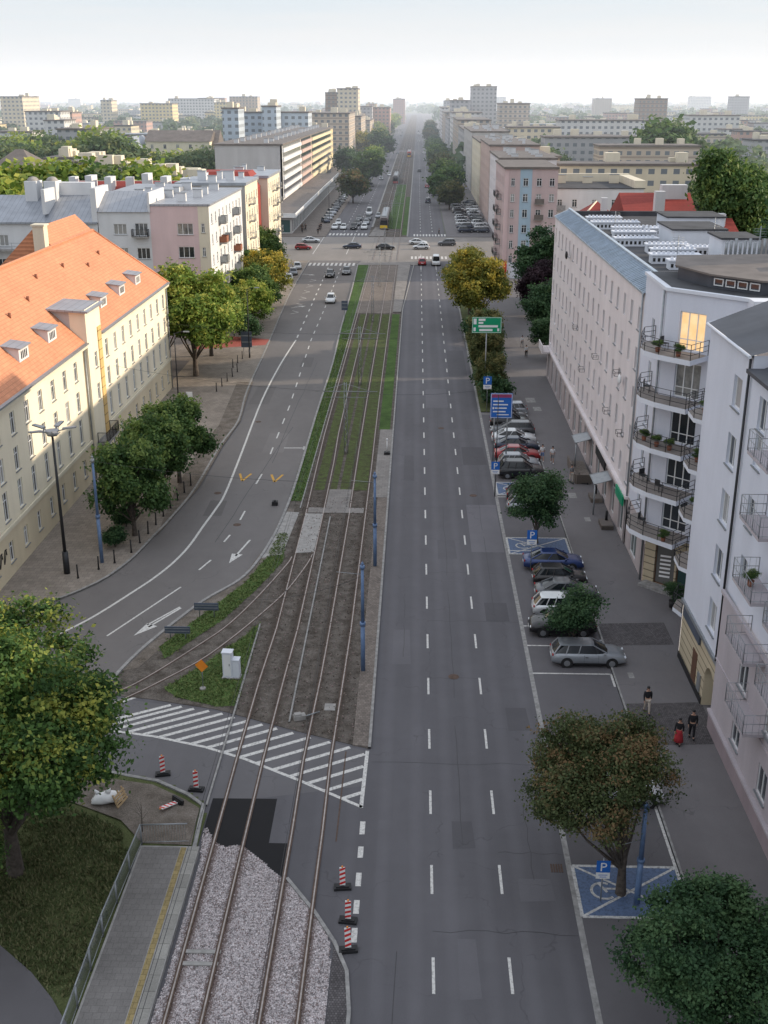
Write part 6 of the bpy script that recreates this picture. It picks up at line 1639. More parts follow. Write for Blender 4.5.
def dirsign(x, y, h, w_, hh, mat, label, rows, name='direction_sign', posts=2, topmat=None):
    o = empty(name, (x, y, .1), 0, label, 'road sign')
    for k in range(posts):
        px = 0 if posts == 1 else (-w_*.3 if k == 0 else w_*.3)
        m = MB(); m.tube((px,.08,0),(px,.08,h),.07,.07,8); m.build('post', M['galv'], o)
    m = MB(); m.box(-w_/2,-.03,h-hh,w_/2,.02,h); p = m.build('sign_panel', M[mat], o)
    m = MB(); e = .04
    for bx in ((-w_/2+e,h-hh+e,w_/2-e,h-hh+2*e),(-w_/2+e,h-2*e,w_/2-e,h-e),(-w_/2+e,h-hh+2*e,-w_/2+2*e,h-2*e),(w_/2-2*e,h-hh+2*e,w_/2-e,h-2*e)): m.box(bx[0],-.035,bx[1],bx[2],-.031,bx[3])
    m.build('border', M['frame_white'], p)
    if topmat: m = MB(); m.box(-w_/2+.1,-.036,h-.42,w_/2-.1,-.031,h-.1); m.build('header_panel', M[topmat], p)
    m = MB()
    for (u0,u1,v0,v1) in rows: m.box(u0*w_-w_/2,-.042,h-hh+v0*hh,u1*w_-w_/2,-.037,h-hh+v1*hh)
    m.build('lettering', M['frame_white'], p); return o
dirsign(8.2, 124.0+4.5, 10.2, 3.4, 1.85, 'sign_green', 'large green direction sign with white lines above the verge', [(.05,.15,.55,.9),(.22,.45,.76,.9),(.22,.38,.58,.70),(.22,.88,.36,.50),(.05,.13,.12,.35),(.25,.7,.12,.26),(.86,.93,.12,.3)], 'road_sign', 1)
dirsign(8.3, 104.2, 7.4, 2.1, 2.45, 'sign_blue', 'blue multi-line direction sign with purple header over the parked cars', [(.12,.6,.66,.71),(.12,.8,.52,.57),(.2,.75,.38,.43),(.12,.7,.24,.29),(.3,.85,.12,.16),(.1,.17,.36,.45)], 'direction_sign', 2, 'sign_purple')
def backsign(x, y, w_, h, z, label, mat='sign_back', post=True, ang=0):
    o = empty('road_sign', (x, y, .05), ang, label, 'road sign')
    m = MB(); m.box(-w_/2,-.03,z,w_/2,.03,z+h); p = m.build('sign_panel', M[mat], o)
    m = MB(); m.box(-w_/2+.05,-.06,z+h*.3,w_/2-.05,-.031,z+h*.38); m.box(-w_/2+.05,-.06,z+h*.7,w_/2-.05,-.031,z+h*.78); m.build('bracket', M['galv'], p)
    m = MB()
    for k in ((-w_*.3, w_*.3) if w_ > 1.2 else (0,)): m.tube((k,.06,0),(k,.06,z+h*.9),.045,.045,6)
    m.build('post', M['galv'], o)
backsign(-14.35, 69.93, 1.7, .55, .55, 'low dark road sign on the verge seen from behind, the farther one')
backsign(-15.69, 66.53, 1.7, .5, .45, 'low dark road sign on the verge seen from behind, the nearer one')
backsign(-23.6, 153.6, 1.5, 2.2, 1.2, 'grey panel on a post by the cycle path corner', 'sign_back')
backsign(-11.4, 178.4, 1.0, 1.5, 2.0, 'grey panel standing on the grass median', 'sign_back')
# tall dark lamp beside it
def plain_lamp(x, y, h, label, group=None, arm=1.2, z=.1, mat='dark_metal'):
    o = empty('street_lamp', (x, y, z), 0, label, 'street lamp', group)
    m = MB(); m.tube((0,0,0),(0,0,1.2),.12,.11,8); m.tube((0,0,1.2),(0,0,h),.08,.05,8); m.path([(0,0,h-.1),(arm*.5,0,h+.15),(arm,0,h+.2)], .035); m.build('pole', M[mat], o)
    m = MB(); m.box(arm-.15,-.12,h+.12,arm+.5,.12,h+.24); m.build('lamp_head', M['galv'], o)
plain_lamp(-23.0, 152.0, 9.5, 'dark lamp post at the cycle path corner')
plain_lamp(-27.2, 124.0, 9.0, 'thin lamp post near the far end of the cream building', z=.13)
o = empty('bus_stop_sign', (-25.6, 122.5, .13), 0, 'small white bus stop board by the thin lamp post', 'sign')
m = MB(); m.tube((0,0,0),(0,0,2.6),.04,.04,6); m.build('post', M['galv'], o); m = MB(); m.box(-.35,-.04,1.5,.35,.04,2.6); m.build('board', M['frame_white'], o)
for i in range(10): plain_lamp(-25.2, 330+i*44, 10, 'distant lamp post along the far left pavement', 'distant lamp posts', 2.2)
# orange warning sign
OX, OY = (-12.81, 59.9)
o = empty('warning_sign', (OX, OY, .05), R(-15), 'orange diamond warning sign on a post beside the branch track', 'road sign')
m = MB(); m.tube((0,.04,0),(0,.04,1.95),.03,.03,8); m.build('post', M['galv'], o)
m = MB(); m.prism([(0,0,1.25)]*0 or [(-.42,-.02,1.65),(-.42,.02,1.65),(.0,.02,1.65),(.0,-.02,1.65)], .0001)
m = MB(); q = [(-.43,1.62),(0,1.19),(.43,1.62),(0,2.05)]
m.face([(x,-.02,z) for x, z in q]); m.face([(x,.02,z) for x, z in q][::-1]); m.build('sign_plate', M['orange'], o)
m = MB(); m.tube((0,0,0),(0,0,.12),.22,.18,10); m.build('base', M['concrete'], o)
# signal cabinet
o = empty('utility_cabinet', (-11.3, 61.5, .05), R(-4), 'pale grey double utility cabinet on the grass wedge', 'cabinet')
m = MB(); m.box(-.48,-.25,.08,.12,.25,1.75); m.box(-.52,-.29,1.75,.16,.29,1.82); c_ = m.build('cabinet', M['bluewhite'], o)
m = MB(); m.box(.125,-.22,.08,.55,.25,1.25); m.box(.125,-.26,1.25,.58,.29,1.31); m.build('side_cabinet', M['bluewhite'], o)
m = MB(); m.box(-.55,-.32,0,.6,.32,.078); m.build('plinth', M['concrete'], o)
m = MB(); m.box(-.40,-.262,.2,.04,-.252,1.65); m.build('door', M['frame_white'], c_)
m = MB(); m.box(-.06,-.29,.9,-.03,-.263,1.05); m.build('handle', M['black'], c_)
# small white point machine box and dark box
o = empty('point_machine', (-6.55, 56.6, .05), R(20), 'small pale point-machine box between the tracks', 'box')
m = MB(); m.box(-.35,-.2,0,.35,.2,.28); m.box(-.3,-.15,.28,.1,.15,.38); m.build('housing', M['concrete'], o); m = MB(); m.tube((.35,0,.12),(1.3,.3,.08),.04,.04,6); m.build('rod', M['galv'], o)
o = empty('junction_box', (-12.37, 92.98, 0.01), 0, 'small black box lying on the left road', 'box'); m = MB(); m.box(-.25,-.25,0,.25,.25,.35); m.tube((0,0,.35),(0,0,.45),.12,.1,8); m.build('box_body', M['black'], o)
X_, Y_ = (-2.78, 108.06)
o = empty('bollard_lamp', (X_, Y_, .1), 0, 'short white post on a black rubber base on the paved strip', 'post'); m = MB(); m.box(-.3,-.3,0,.3,.3,.25); m.build('base', M['black'], o); m = MB(); m.tube((0,0,.25),(0,0,1.5),.06,.06,8); m.ball((0,0,1.55),.12,8); m.build('post', M['frame_white'], o)

# bollards on the left pavement
for x, y, l in [(-25.2,76.2,'nearest dark bollard on the left pavement corner'),(-24.1,77.9,'second dark bollard beside the blue mast'),(-23.2,79.2,'third dark bollard just past the blue mast')] + [(-22.4+i*.20, 81.3+i*2.05, 'dark bollard in the row along the kerb under the pavement trees') for i in range(9)] + [(-24.4+.25*(i%5) , 133+i*2.6, 'slim dark bollard in the row near the red cycle path') for i in range(8)]:
    b = MB(); b.tube((0,0,0),(0,0,1.05),.065,.055,8); b.ball((0,0,1.05),.065,8); b.tube((0,0,.0),(0,0,.08),.1,.1,8)
    o = b.build('bollard', M['black'], None, (x, y, .13)); tag(o, l, 'bollard', 'dark bollards along the left pavement'); o.rotation_euler = (rnd.uniform(-.04,.04), rnd.uniform(-.04,.04), 0)

# fence beside the platform
def fence(pts, label, z=.15, h=1.15):
    o = empty('railing_fence', (pts[0][0], pts[0][1], z), 0, label, 'fence'); X0, Y0_ = pts[0]
    for a, b_ in zip(pts, pts[1:]):
        a = Vector(a)-Vector((X0,Y0_)); b2 = Vector(b_)-Vector((X0,Y0_)); L_ = (b2-a).length; n = max(1, round(L_/2.0))
        for i in range(n):
            p, q = a.lerp(b2, i/n), a.lerp(b2, (i+1)/n)
            m = MB(); m.tube((p.x,p.y,h),(q.x,q.y,h),.035,.035,6); m.tube((p.x,p.y,.15),(q.x,q.y,.15),.02,.02,6)
            k = int((q-p).length/.13)
            for j in range(1, k): r = p.lerp(q, j/k); m.tube((r.x,r.y,.15),(r.x,r.y,h),.008,.008,4)
            m.build('panel', M['galv'], o)
            m = MB(); m.tube((p.x,p.y,0),(p.x,p.y,h+.02),.045,.045,8); m.build('post', M['galv'], o)
fence([(-13.08,30.2),(-13.2,38.3),(-13.0,44.6),(-10.75,44.75)], 'grey metal railing along the platform and its end')
# red and white barrier boards
def barrier(x, y, ang, label, tilt=0, fall=False):
    o = empty('barrier_board', (x, y, .01), ang, label, 'barrier')
    m = MB(); m.box(-.4,-.2,0,.4,.2,.12); m.box(-.3,-.13,.12,.3,.13,.17); m.build('foot', M['black'], o)
    p = MB(); p.box(-.13,-.02,.15,.13,.02,1.15, 0)
    for k in range(4):
        z = .2+k*.25; 
        for yy in (-.024, .024): p.face([(-.13,yy,z),(.13,yy,z+.1),(.13,yy,z+.22),(-.13,yy,z+.12)], 1)
    b = p.build('board', [M['white_paint'], M['red']], o); h = MB(); h.tube((0,0,1.15),(0,0,1.22),.04,.04,6); h.build('cap', M['orange'], b)
    if fall: o.rotation_euler = (R(-82), 0, ang); o.location.z = .22
    elif tilt: o.rotation_euler = (tilt, tilt*.4, ang)
barrier(-3.1,41.9,.1,'red and white barrier board at the top of the right-hand group of three')
barrier(-2.72,39.7,-.1,'red and white barrier board in the middle of the right-hand group',.05)
barrier(-2.6,37.9,.12,'red and white barrier board closest to us by the kerb curve',-.06)
barrier(-13.3,50.75,.2,'red and white barrier board left of its pair at the grass corner')
barrier(-11.25,49.4,-.1,'red and white barrier board right of its pair at the grass corner')
barrier(-11.9,48.1,R(140),'fallen red and white barrier board lying on the bare earth', fall=True)
# white sack with wooden frame on the lawn corner
o = empty('builders_bag', (-15.6,48.0,.17), R(15), 'white builders bag lying on the bare earth corner beside the maple', 'bag')
m = MB()
import random as _r
secs = []
for i, (x, s) in enumerate(((-.75,.3),(-.6,.75),(-.2,1.0),(.3,.95),(.65,.8),(.8,.35))): secs.append([(x+rnd.uniform(-.04,.04), math.cos(R(a))*.42*s+rnd.uniform(-.03,.03), .3*s+math.sin(R(a))*.3*s) for a in range(0,360,36)])
loft(m, secs); m.tube((.1,0,.55),(.2,.1,.75),.18,.05,7); m.tube((-.4,.1,.5),(-.55,.2,.68),.14,.04,7); m.build('bag_body', M['white_paint'], o)
o = empty('wooden_pallet', (-14.75,47.9,.17), R(75), 'small wooden pallet leaning beside the white builders bag', 'pallet')
m = MB()
for k in range(4): m.box(-.5,-.04,.02+k*.17,.5,.0,.12+k*.17)
for k in (-.45,0,.4): m.box(k,.002,0,k+.07,.07,.75)
m.build('frame', M['wood'], o); o.rotation_euler = (R(-20),0,R(75))
# small leafless sapling & weeds
o = tag(MB().build('x', M['bark']) if False else empty('sapling', (-13.2,45.6,.17), 0), 'thin young sapling beside the platform fence end', 'plant')
m = MB(); m.tube((0,0,0),(0.05,0,1.6),.03,.015,5); [m.tube((.03,0,.7+k*.15),(rnd.uniform(-.5,.5),rnd.uniform(-.5,.5),1.1+k*.2),.012,.005,4) for k in range(5)]; m.build('stem', M['bark'], o)
# street bins, bench, parcel boards by the right facades
for x, y, l, c_ in ((16.2,88.3,'grey slab planter by the downpipe of the lilac block','slab_tan'),(16.3,95,'grey planter box before the second canopy','slab_tan')):
    o = empty('planter', (x, y, .1), 0, l, 'planter'); m = MB(); m.box(-.5,-.9,0,.5,.9,.35); m.box(-.42,-.82,.35,.42,.82,.38,1); m.build('box_body', [M[c_], M['felt_brown']], o); m = MB(); m.tube((.1,.5,.38),(.1,.5,1.2),.12,.1,8); m.build('bin', M['black'], o)
o = empty('potted_tree', (18.35, 72.0, .3), 0, 'dark round potted shrub beside the shop entrance', 'plant')
m = MB(); m.tube((0,0,0),(0,0,.5),.28,.34,10); m.build('pot', M['black'], o); cr = put('crown', TV['small'][0], o, (0,0,-.1)); cr.scale = (.42,.42,.45); cr.material_slots[0].link = 'OBJECT'; cr.material_slots[0].material = M['leaf_dark']
# balcony plants and chairs
pt = [(16.5,75.6,17.75,'dark potted plant on the top corner balcony'),(17.6,74.2,17.75,'small potted plant near the wall on the top corner balcony'),(16.3,76.6,11.15,'potted plant at the tip of the third balcony down'),(16.9,75.2,11.15,'terracotta pot on the third balcony down'),(17.6,74.3,11.15,'second terracotta pot on the third balcony down'),(18.1,68.6,12.15,'heap of flowering plants on the second small balcony'),(18.4,68.9,8.85,'pale potted plant on the third small balcony'),(17.6,73.6,4.65,'dark bushy plant on the lowest corner balcony'),(18.2,68.3,15.45,'tall dark pot on the top small balcony'),(16.5,50.4,11.6,'potted plant on a grey balcony at the right edge')]
for x, y, z, l in pt:
    o = empty('potted_plant', (x, y, z+.005), rnd.uniform(0,6), l, 'plant'); m = MB(); m.tube((0,0,0),(0,0,.32),.13,.18,10); m.build('pot', M['terracotta'], o)
    cr = put('foliage', TV['small'][0], o, (0,0,.1)); cr.scale = (.22,.22,.17); cr.material_slots[0].link = 'OBJECT'; cr.material_slots[0].material = M['leaf_mid']
def chair(x, y, z, a, l):
    o = empty('balcony_chair', (x, y, z+.005), a, l, 'chair')
    for sx in (-.2,.2):
        for sy in (-.2,.2): m = MB(); m.tube((sx,sy,0),(sx,sy,.44),.02,.02,5); m.build('leg', M['dark_metal'], o)
    m = MB(); m.box(-.23,-.23,.44,.23,.23,.48); m.build('seat', M['dark_metal'], o); m = MB(); m.box(-.23,.19,.5,.23,.23,.92); m.build('backrest', M['dark_metal'], o)
chair(17.1,76.4,17.75,.8,'dark chair near the wall on the top corner balcony'); chair(16.4,77.6,14.45,1.2,'dark chair on the second corner balcony'); chair(16.6,77.2,7.9,.4,'dark chair on the fourth corner balcony'); chair(17.3,75.0,7.9,2.2,'second chair on the fourth corner balcony'); chair(16.7,76.9,4.65,1,'dark chair on the lowest corner balcony')

# ================================================================== people
def skin_mesh(verts, edges, radii, root=0, sub=1):
    me = bpy.data.meshes.new('b'); me.from_pydata(verts, edges, []); ob = bpy.data.objects.new('tmp', me); COL.objects.link(ob)
    sk = ob.modifiers.new('s', 'SKIN'); 
    for i, r in enumerate(radii):
        d = me.skin_vertices[0].data[i]; d.radius = (r, r) if not isinstance(r, tuple) else r; d.use_root = (i == root)
    sm = ob.modifiers.new('u', 'SUBSURF'); sm.levels = sub; sm.render_levels = sub
    dg = bpy.context.evaluated_depsgraph_get(); out = bpy.data.meshes.new_from_object(ob.evaluated_get(dg)); bpy.data.objects.remove(ob)
    out.polygons.foreach_set('use_smooth', [True]*len(out.polygons)); return out
def person(x, y, ang, label, top, bottom, hair='black', h=1.72, stride=.22, shorts=False, z=.1, longhair=False, skirt=False, arms=0.0):
    """standing or walking figure facing local +Y"""
    o = empty('person', (x, y, z), ang, label, 'person'); s = h/1.75
    V_ = []; E_ = []; Rr = []
    def a(p, r, par=None):
        V_.append(tuple(c*s for c in p)); Rr.append(tuple(q*s for q in r) if isinstance(r, tuple) else r*s)
        if par is not None: E_.append((par, len(V_)-1))
        return len(V_)-1
    pel = a((0,0,.96), (.145,.11)); wa = a((0,0,1.12), (.125,.095), pel); ch = a((0,.0,1.34), (.155,.11), wa); nk = a((0,0,1.49), .055, ch); hb = a((0,.015,1.58), (.07,.08), nk); hm = a((0,.01,1.66), (.078,.095), hb); ht = a((0,0,1.74), (.055,.065), hm)
    legs = []; 
    for sx, st in ((-1, stride), (1, -stride)):
        hp = a((sx*.095,0,.88), .095, pel); kn = a((sx*.1, st*.45+.04, .50), .062, hp); an = a((sx*.1, st-.02, .10), .042, kn); to = a((sx*.11, st+.17, .04), (.042,.03), an); legs.append((hp,kn,an,to))
    hands = []
    for sx, st in ((-1, -stride*.8), (1, stride*.8)):
        sh = a((sx*.185,0,1.40), .062, ch); el = a((sx*.23, st*.35-.02, 1.13), .043, sh); wr = a((sx*.235, st*.8+.05+arms, .90+arms*.6), .028, el); pm = a((sx*.235, st*.9+.07+arms, .83+arms*.6), (.032,.022), wr); hands.append((sx, pm, sh, el, wr))
    me = skin_mesh(V_, E_, Rr); 
    bm_ = MB(); bm_.v = [tuple(v.co) for v in me.vertices]; bm_.f = [tuple(p.vertices) for p in me.polygons]; bm_.m = [0]*len(bm_.f); bm_.sm = [True]*len(bm_.f)
    for sx, pm, *_ in hands:
        P_ = Vector(V_[pm])
        for k in range(4):
            b0 = P_ + Vector((0, (-.024+.016*k)*s, -.01)); L_ = (.062,.075,.07,.055)[k]*s; m1 = b0 + Vector((-sx*.006,.004,-L_*.55)); m2 = m1 + Vector((-sx*.02,.004,-L_*.45)); bm_.tube(b0, m1, .009, .008, 5); bm_.tube(m1, m2, .008, .006, 5)
        b0 = P_ + Vector((-sx*.01, .03, .015)); bm_.tube(b0, b0+Vector((-sx*.02,.025,-.035)), .01, .008, 5)
    hd = Vector(V_[hm]); 
    bm_.tube(hd+Vector((0,.085*s,-.005)), hd+Vector((0,.115*s,-.03)), .008, .014, 5)
    for sx in (-1,1): bm_.ball(tuple(hd+Vector((sx*.08*s,0,-.01))), .022, 6, 0, .4, .8, 1.2); bm_.ball(tuple(hd+Vector((sx*.032*s,.088*s,.012))), .009, 6, 1)
    bm_.box(hd.x-.02, hd.y+.084*s, hd.z-.062, hd.x+.02, hd.y+.094*s, hd.z-.055, 2)
    bm_.build('body', [M['skin'], M['black'], M['red']], o)
    # hair
    hh = MB(); hh.ball((0,-.012*s,1.70*s), .108*s, 10, 0, .92, 1.05, .85)
    if longhair: hh.ball((0,-.07*s,1.56*s), .09*s, 10, 0, 1.0, .6, 1.7)
    hh.build('hair', M[hair] if hair in M else M['black'], o)
    # top: torso and upper arms
    v = [V_[pel], V_[wa], V_[ch], tuple(c for c in (0,0,1.455*s))]; e = [(0,1),(1,2),(2,3)]; r = [tuple(q*1.16 for q in Rr[pel]), tuple(q*1.2 for q in Rr[wa]), tuple(q*1.12 for q in Rr[ch]), .075*s]
    for sx, pm, sh, el, wr in hands:
        n0 = len(v); v += [V_[sh], V_[el]]; e += [(2,n0),(n0,n0+1)]; r += [.078*s, .062*s]
        if not shorts: v.append(V_[wr]); e.append((n0+1,n0+2)); r.append(.042*s)
    me = skin_mesh(v, e, r); me.materials.clear(); me.materials.append(M[top]); put('top', me, o)
    if skirt:
        m = MB(); n = 14; secs = []
        for zz, rr in ((1.0,.155),(.8,.2),(.5,.24),(.22,.28)): secs.append([(math.cos(2*math.pi*k/n)*rr*s*(1+.06*(k%2)), math.sin(2*math.pi*k/n)*rr*.8*s*(1+.06*(k%2)), zz*s) for k in range(n)])
        loft(m, secs); m.build('skirt', M[bottom], o)
    else:
        v = [V_[pel]]; e = []; r = [tuple(q*1.1 for q in Rr[pel])]
        for hp, kn, an, to in legs:
            n0 = len(v); v += [V_[hp], V_[kn]]; e += [(0,n0),(n0,n0+1)]; r += [.108*s, .078*s]
            if not shorts: v.append(V_[an]); e.append((n0+1,n0+2)); r.append(.06*s)
        me = skin_mesh(v, e, r); me.materials.clear(); me.materials.append(M[bottom]); put('trousers' if not shorts else 'shorts', me, o)
    for hp, kn, an, to in legs:
        m = MB(); A_, T_ = Vector(V_[an]), Vector(V_[to]); m.ball(tuple((A_+T_)/2+Vector((0,0,-.015))), .125*s, 8, 0, .42, 1.05, .45); m.build('shoe', M['white_paint'] if shorts else M['black'], o)
    return o
M['cloth_white'] = plain('cloth_white', (.62,.62,.64), .9); M['cloth_black'] = plain('cloth_black', (.018,.018,.022), .9); M['cloth_red'] = plain('cloth_red', (.38,.03,.04), .9); M['cloth_grey'] = plain('cloth_grey', (.22,.22,.23), .9); M['cloth_blue'] = plain('cloth_blue', (.12,.18,.32), .9); M['cloth_beige'] = plain('cloth_beige', (.50,.44,.38), .9)
person(13.8,57.8,R(180),'person in a black jacket and pale trousers walking alone on the pavement','cloth_black','cloth_beige',stride=.25,longhair=True)
person(14.9,54.4,R(160),'person in a black top and long red skirt near the archway','cloth_black','cloth_red',h=1.66,skirt=True,stride=.12,longhair=True)
person(15.8,55.1,R(170),'person dressed all in black beside the one in the red skirt','cloth_black','cloth_black',h=1.78,stride=.15)
pp = [(12.7, 106.19), (13.63, 105.57), (14.72, 99.51), (12.42, 160.69), (15.41, 160.09), (15.39, 153.49)]
person(pp[0][0],pp[0][1],R(180),'person in a pale blue shirt walking left of a pair','cloth_white','cloth_blue',shorts=True)
person(pp[1][0],pp[1][1],R(175),'person in a white shirt and shorts walking right of a pair','cloth_white','cloth_grey',shorts=True)
person(pp[2][0],pp[2][1],R(200),'person in dark top and pale trousers riding a kick scooter','cloth_grey','cloth_beige',stride=.1,z=.2)
o = empty('kick_scooter', (pp[2][0], pp[2][1], .105), R(200), 'small kick scooter under the person in dark top', 'scooter')
m = MB(); m.box(-.08,-.4,.06,.08,.35,.10); m.build('deck', M['black'], o)
m = MB(); m.tube((0,.38,.08),(0,.30,1.0),.02,.02,6); m.tube((-.22,.30,1.0),(.22,.30,1.0),.018,.018,6); m.build('handlebar', M['galv'], o)
for yy in (-.42,.42): m = MB(); m.tube((-.02,yy,.08),(.02,yy,.08),.08,.08,12); m.build('wheel', M['tyre'], o)
person(pp[3][0],pp[3][1],R(180),'person in dark clothes far up the right pavement','cloth_black','cloth_black')
person(pp[4][0],pp[4][1],R(10),'person in a white top far up the right pavement','cloth_white','cloth_grey')
person(pp[5][0],pp[5][1],R(180),'person in a white top and dark trousers nearer down the pavement','cloth_white','cloth_black')
# parked bicycle/scooter near canopy
o = empty('parked_scooter', (15.72, 99.25, 0.105), R(70), 'dark parked kick scooter lying near the second canopy', 'scooter')
m = MB(); m.box(-.08,-.45,.06,.08,.4,.11); m.build('deck', M['black'], o); m = MB(); m.tube((0,.42,.1),(0,.32,1.05),.025,.025,6); m.tube((-.25,.32,1.05),(.25,.32,1.05),.02,.02,6); m.build('handlebar', M['black'], o)
for yy in (-.5,.5): m = MB(); m.tube((-.025,yy,.1),(.025,yy,.1),.1,.1,12); m.build('wheel', M['tyre'], o)
# people at the junction corner
gp = 'pedestrians waiting at the far left corner'
base = person(-30.5,304,0,'pedestrian in dark clothes waiting at the far left corner','cloth_black','cloth_black',z=.12); base['group'] = gp
for i in range(9):
    c = copy_tree(base, (-31.5+rnd.uniform(0,6), 300+rnd.uniform(0,14), .12), rnd.uniform(0,6.28))
c = copy_tree(base, (5.89, 300.93, 0.0), R(90)); c['label'] = 'lone person stepping over the far zebra on the right road'; del c['group']

# ================================================================== mid and far city
def far_block(name, x0, x1, y0, depth, h, mat, label, group=None, roofm='felt_brown', clutter=3, cat='building'):
    o = empty(name, ((x0+x1)/2, y0+depth/2, 0), 0, label, cat, group); cx, cy = (x0+x1)/2, y0+depth/2
    m = MB(); m.box(x0-cx, -depth/2, 0, x1-cx, depth/2, h); m.build('wall', M[mat], o)
    m = MB(); m.box(x0-cx-.4, -depth/2-.4, h, x1-cx+.4, depth/2+.4, h+.6)
    for i in range(clutter):
        xx = rnd.uniform(x0-cx+1, x1-cx-4); yy = rnd.uniform(-depth/2+1, depth/2-3); m.box(xx, yy, h+.6, xx+rnd.uniform(2,4), yy+rnd.uniform(2,4), h+rnd.uniform(1.6,3.4), 1)
    m.build('roof', [M[roofm], M['cream_light']], o); return o
for n_, c, kw in (('fw_white',(.60,.60,.60),{}),('fw_cream',(.62,.55,.42),{}),('fw_beige',(.50,.43,.36),dict(band=(.30,.25,.21))),('fw_blue',(.45,.52,.60),{}),('fw_grey',(.40,.40,.42),{}),('fw_yellow',(.66,.55,.30),{}),('fw_rose',(.46,.30,.26),{}),('fw_brown',(.33,.25,.20),dict(band=(.18,.13,.11)))):
    M[n_] = farwall(n_, c, **kw)
def pb(pl, pr, Y, top, depth, mat, label, name='apartment_block', **k):
    return pl, pr, Y, top, depth, mat, label, name, k
def survey(px, py, Y):    # direction through a surveyed bearing, met by the vertical plane at distance Y
    a = (px-384)/1115; b = (512-py)/1115; d = fw + rt*a + up*b; t_ = Y/d.y; return d.x*t_, CAM.z + d.z*t_
FB = [
 ('apartment_block',307,349,625,114,60,'fw_beige','beige slab block with dark floor bands left of the far street'),
 ('apartment_block',350,361,705,117,60,'fw_beige','second beige slab block stepping back along the far street'),
 ('apartment_block',360,370,800,121,70,'fw_beige','third beige slab block furthest along the far street'),
 ('tower_block',325,337,870,93,24,'fw_brown','brown balcony side wing of the tall cream tower'),
 ('tower_block',337,358,850,89,30,'fw_cream','tall cream tower block on the left skyline'),
 ('apartment_block',222,308,560,113,20,'fw_blue','long pale blue block behind the grey slab'),
 ('apartment_block',222,238,520,109,18,'fw_blue','pale blue stair tower at the left end of the long blue block'),
 ('apartment_block',262,276,540,107,18,'fw_blue','pale blue upper floor in the middle of the long block'),
 ('apartment_block',168,214,1250,99,30,'fw_white','wide white slab on the horizon left of the street'),
 ('apartment_block',140,172,1050,104,25,'fw_yellow','yellow block in the trees below the horizon'),
 ('apartment_block',214,236,1150,103,25,'fw_yellow','small yellow block right of the white slab'),
 ('apartment_block',0,22,900,97,40,'fw_cream','broad cream block at the left edge of the horizon'),
 ('apartment_block',25,60,700,112,25,'fw_white','white office building with rows of windows near the left horizon'),
 ('apartment_block',62,72,720,113,20,'fw_rose','small reddish building among the pale ones'),
 ('apartment_block',44,64,600,121,20,'fw_white','low white hall with a blue stripe at left'),
 ('apartment_block',57,96,450,130,25,'fw_grey','flat-roofed grey hall among the trees at left'),
 ('apartment_block',370,390,1000,108,40,'fw_rose','rose block with white end beyond the yellow trees'),
 ('apartment_block',338,372,980,107,30,'fw_grey','grey block beyond the beige slabs'),
 ('apartment_block',393,405,1600,99,40,'fw_rose','hazy pink block on the horizon left of the street end'),
 ('apartment_block',444,452,1300,101,30,'fw_grey','hazy grey block right of the street end'),
 ('tower_block',472,497,900,87,28,'fw_grey','pale tower block on the skyline right of the street'),
 ('apartment_block',452,470,850,101,60,'fw_grey','grey block left of the pale tower on the right side'),
 ('apartment_block',500,530,800,104,30,'fw_beige','beige block right of the pale tower'),
 ('apartment_block',560,650,620,121,18,'fw_white','long white block under the right horizon'),
 ('apartment_block',640,668,900,99,22,'fw_brown','brownish block on the right horizon'),
 ('apartment_block',690,740,700,116,18,'fw_white','white block near the right edge under the horizon'),
 ('apartment_block',508,560,560,128,20,'fw_cream','cream block with dark roof beyond the pink block'),
 ('apartment_block',545,640,470,138,16,'fw_grey','long grey-roofed block right of the street'),
 ('apartment_block',600,700,400,147,14,'fw_beige','long beige building behind the white one'),
 ('apartment_block',560,700,300,166,12,'fw_cream','long low cream wing just behind the white building'),
 ('apartment_block',500,560,330,158,20,'fw_beige','beige flat-roofed block behind the pink block'),
]
for n_, a, b_, Y, tp, dp_, mt, l in FB:
    (xa, za), (xb, zb_) = survey(a, tp, Y), survey(b_, tp, Y)
    far_block(n_, xa, xb, Y, dp_, (za+zb_)/2, mt, l)
# right-hand street front continuing beyond the crossing
seq = [(290,330,19.5,'r2','pale block right after the junction on the right side'),(332,380,21,'rose_r','brownish block second after the junction on the right'),(383,440,20,'cream_light','cream block third after the junction on the right'),(445,520,21.5,'grey_render','grey block fourth after the junction on the right')]
for a, b_, h, mt, l in seq: side_block('apartment_building', l, 20.5, a, b_, h, mt, 14, floors=6, side='R', chim=4, roofm='felt_brown', bays=max(4,int((b_-a)/5)))
for i, (a, b_) in enumerate(((525,610),(615,700),(705,770),(805,900),(910,1010),(1020,1150))): far_block('apartment_block', 21, 38, a, b_-a, 20+i%3*2.5, ('fw_grey','fw_beige','fw_white')[i%3], 'far block %s in the street front on the right' % ('just past the grey one','sixth along','before the second crossing','just past the second crossing','deep','at the hazy end')[i] if i != 4 else 'far block deep in the hazy part of the right street front')
for i, (a, b_) in enumerate(((560,610),(905,1010),(1020,1160))): far_block('apartment_block', -62, -44, a, b_-a, 19+i*2, ('fw_yellow','fw_cream','fw_rose')[i], 'far %s block on the left side of the street' % ('yellow','cream','rose')[i])
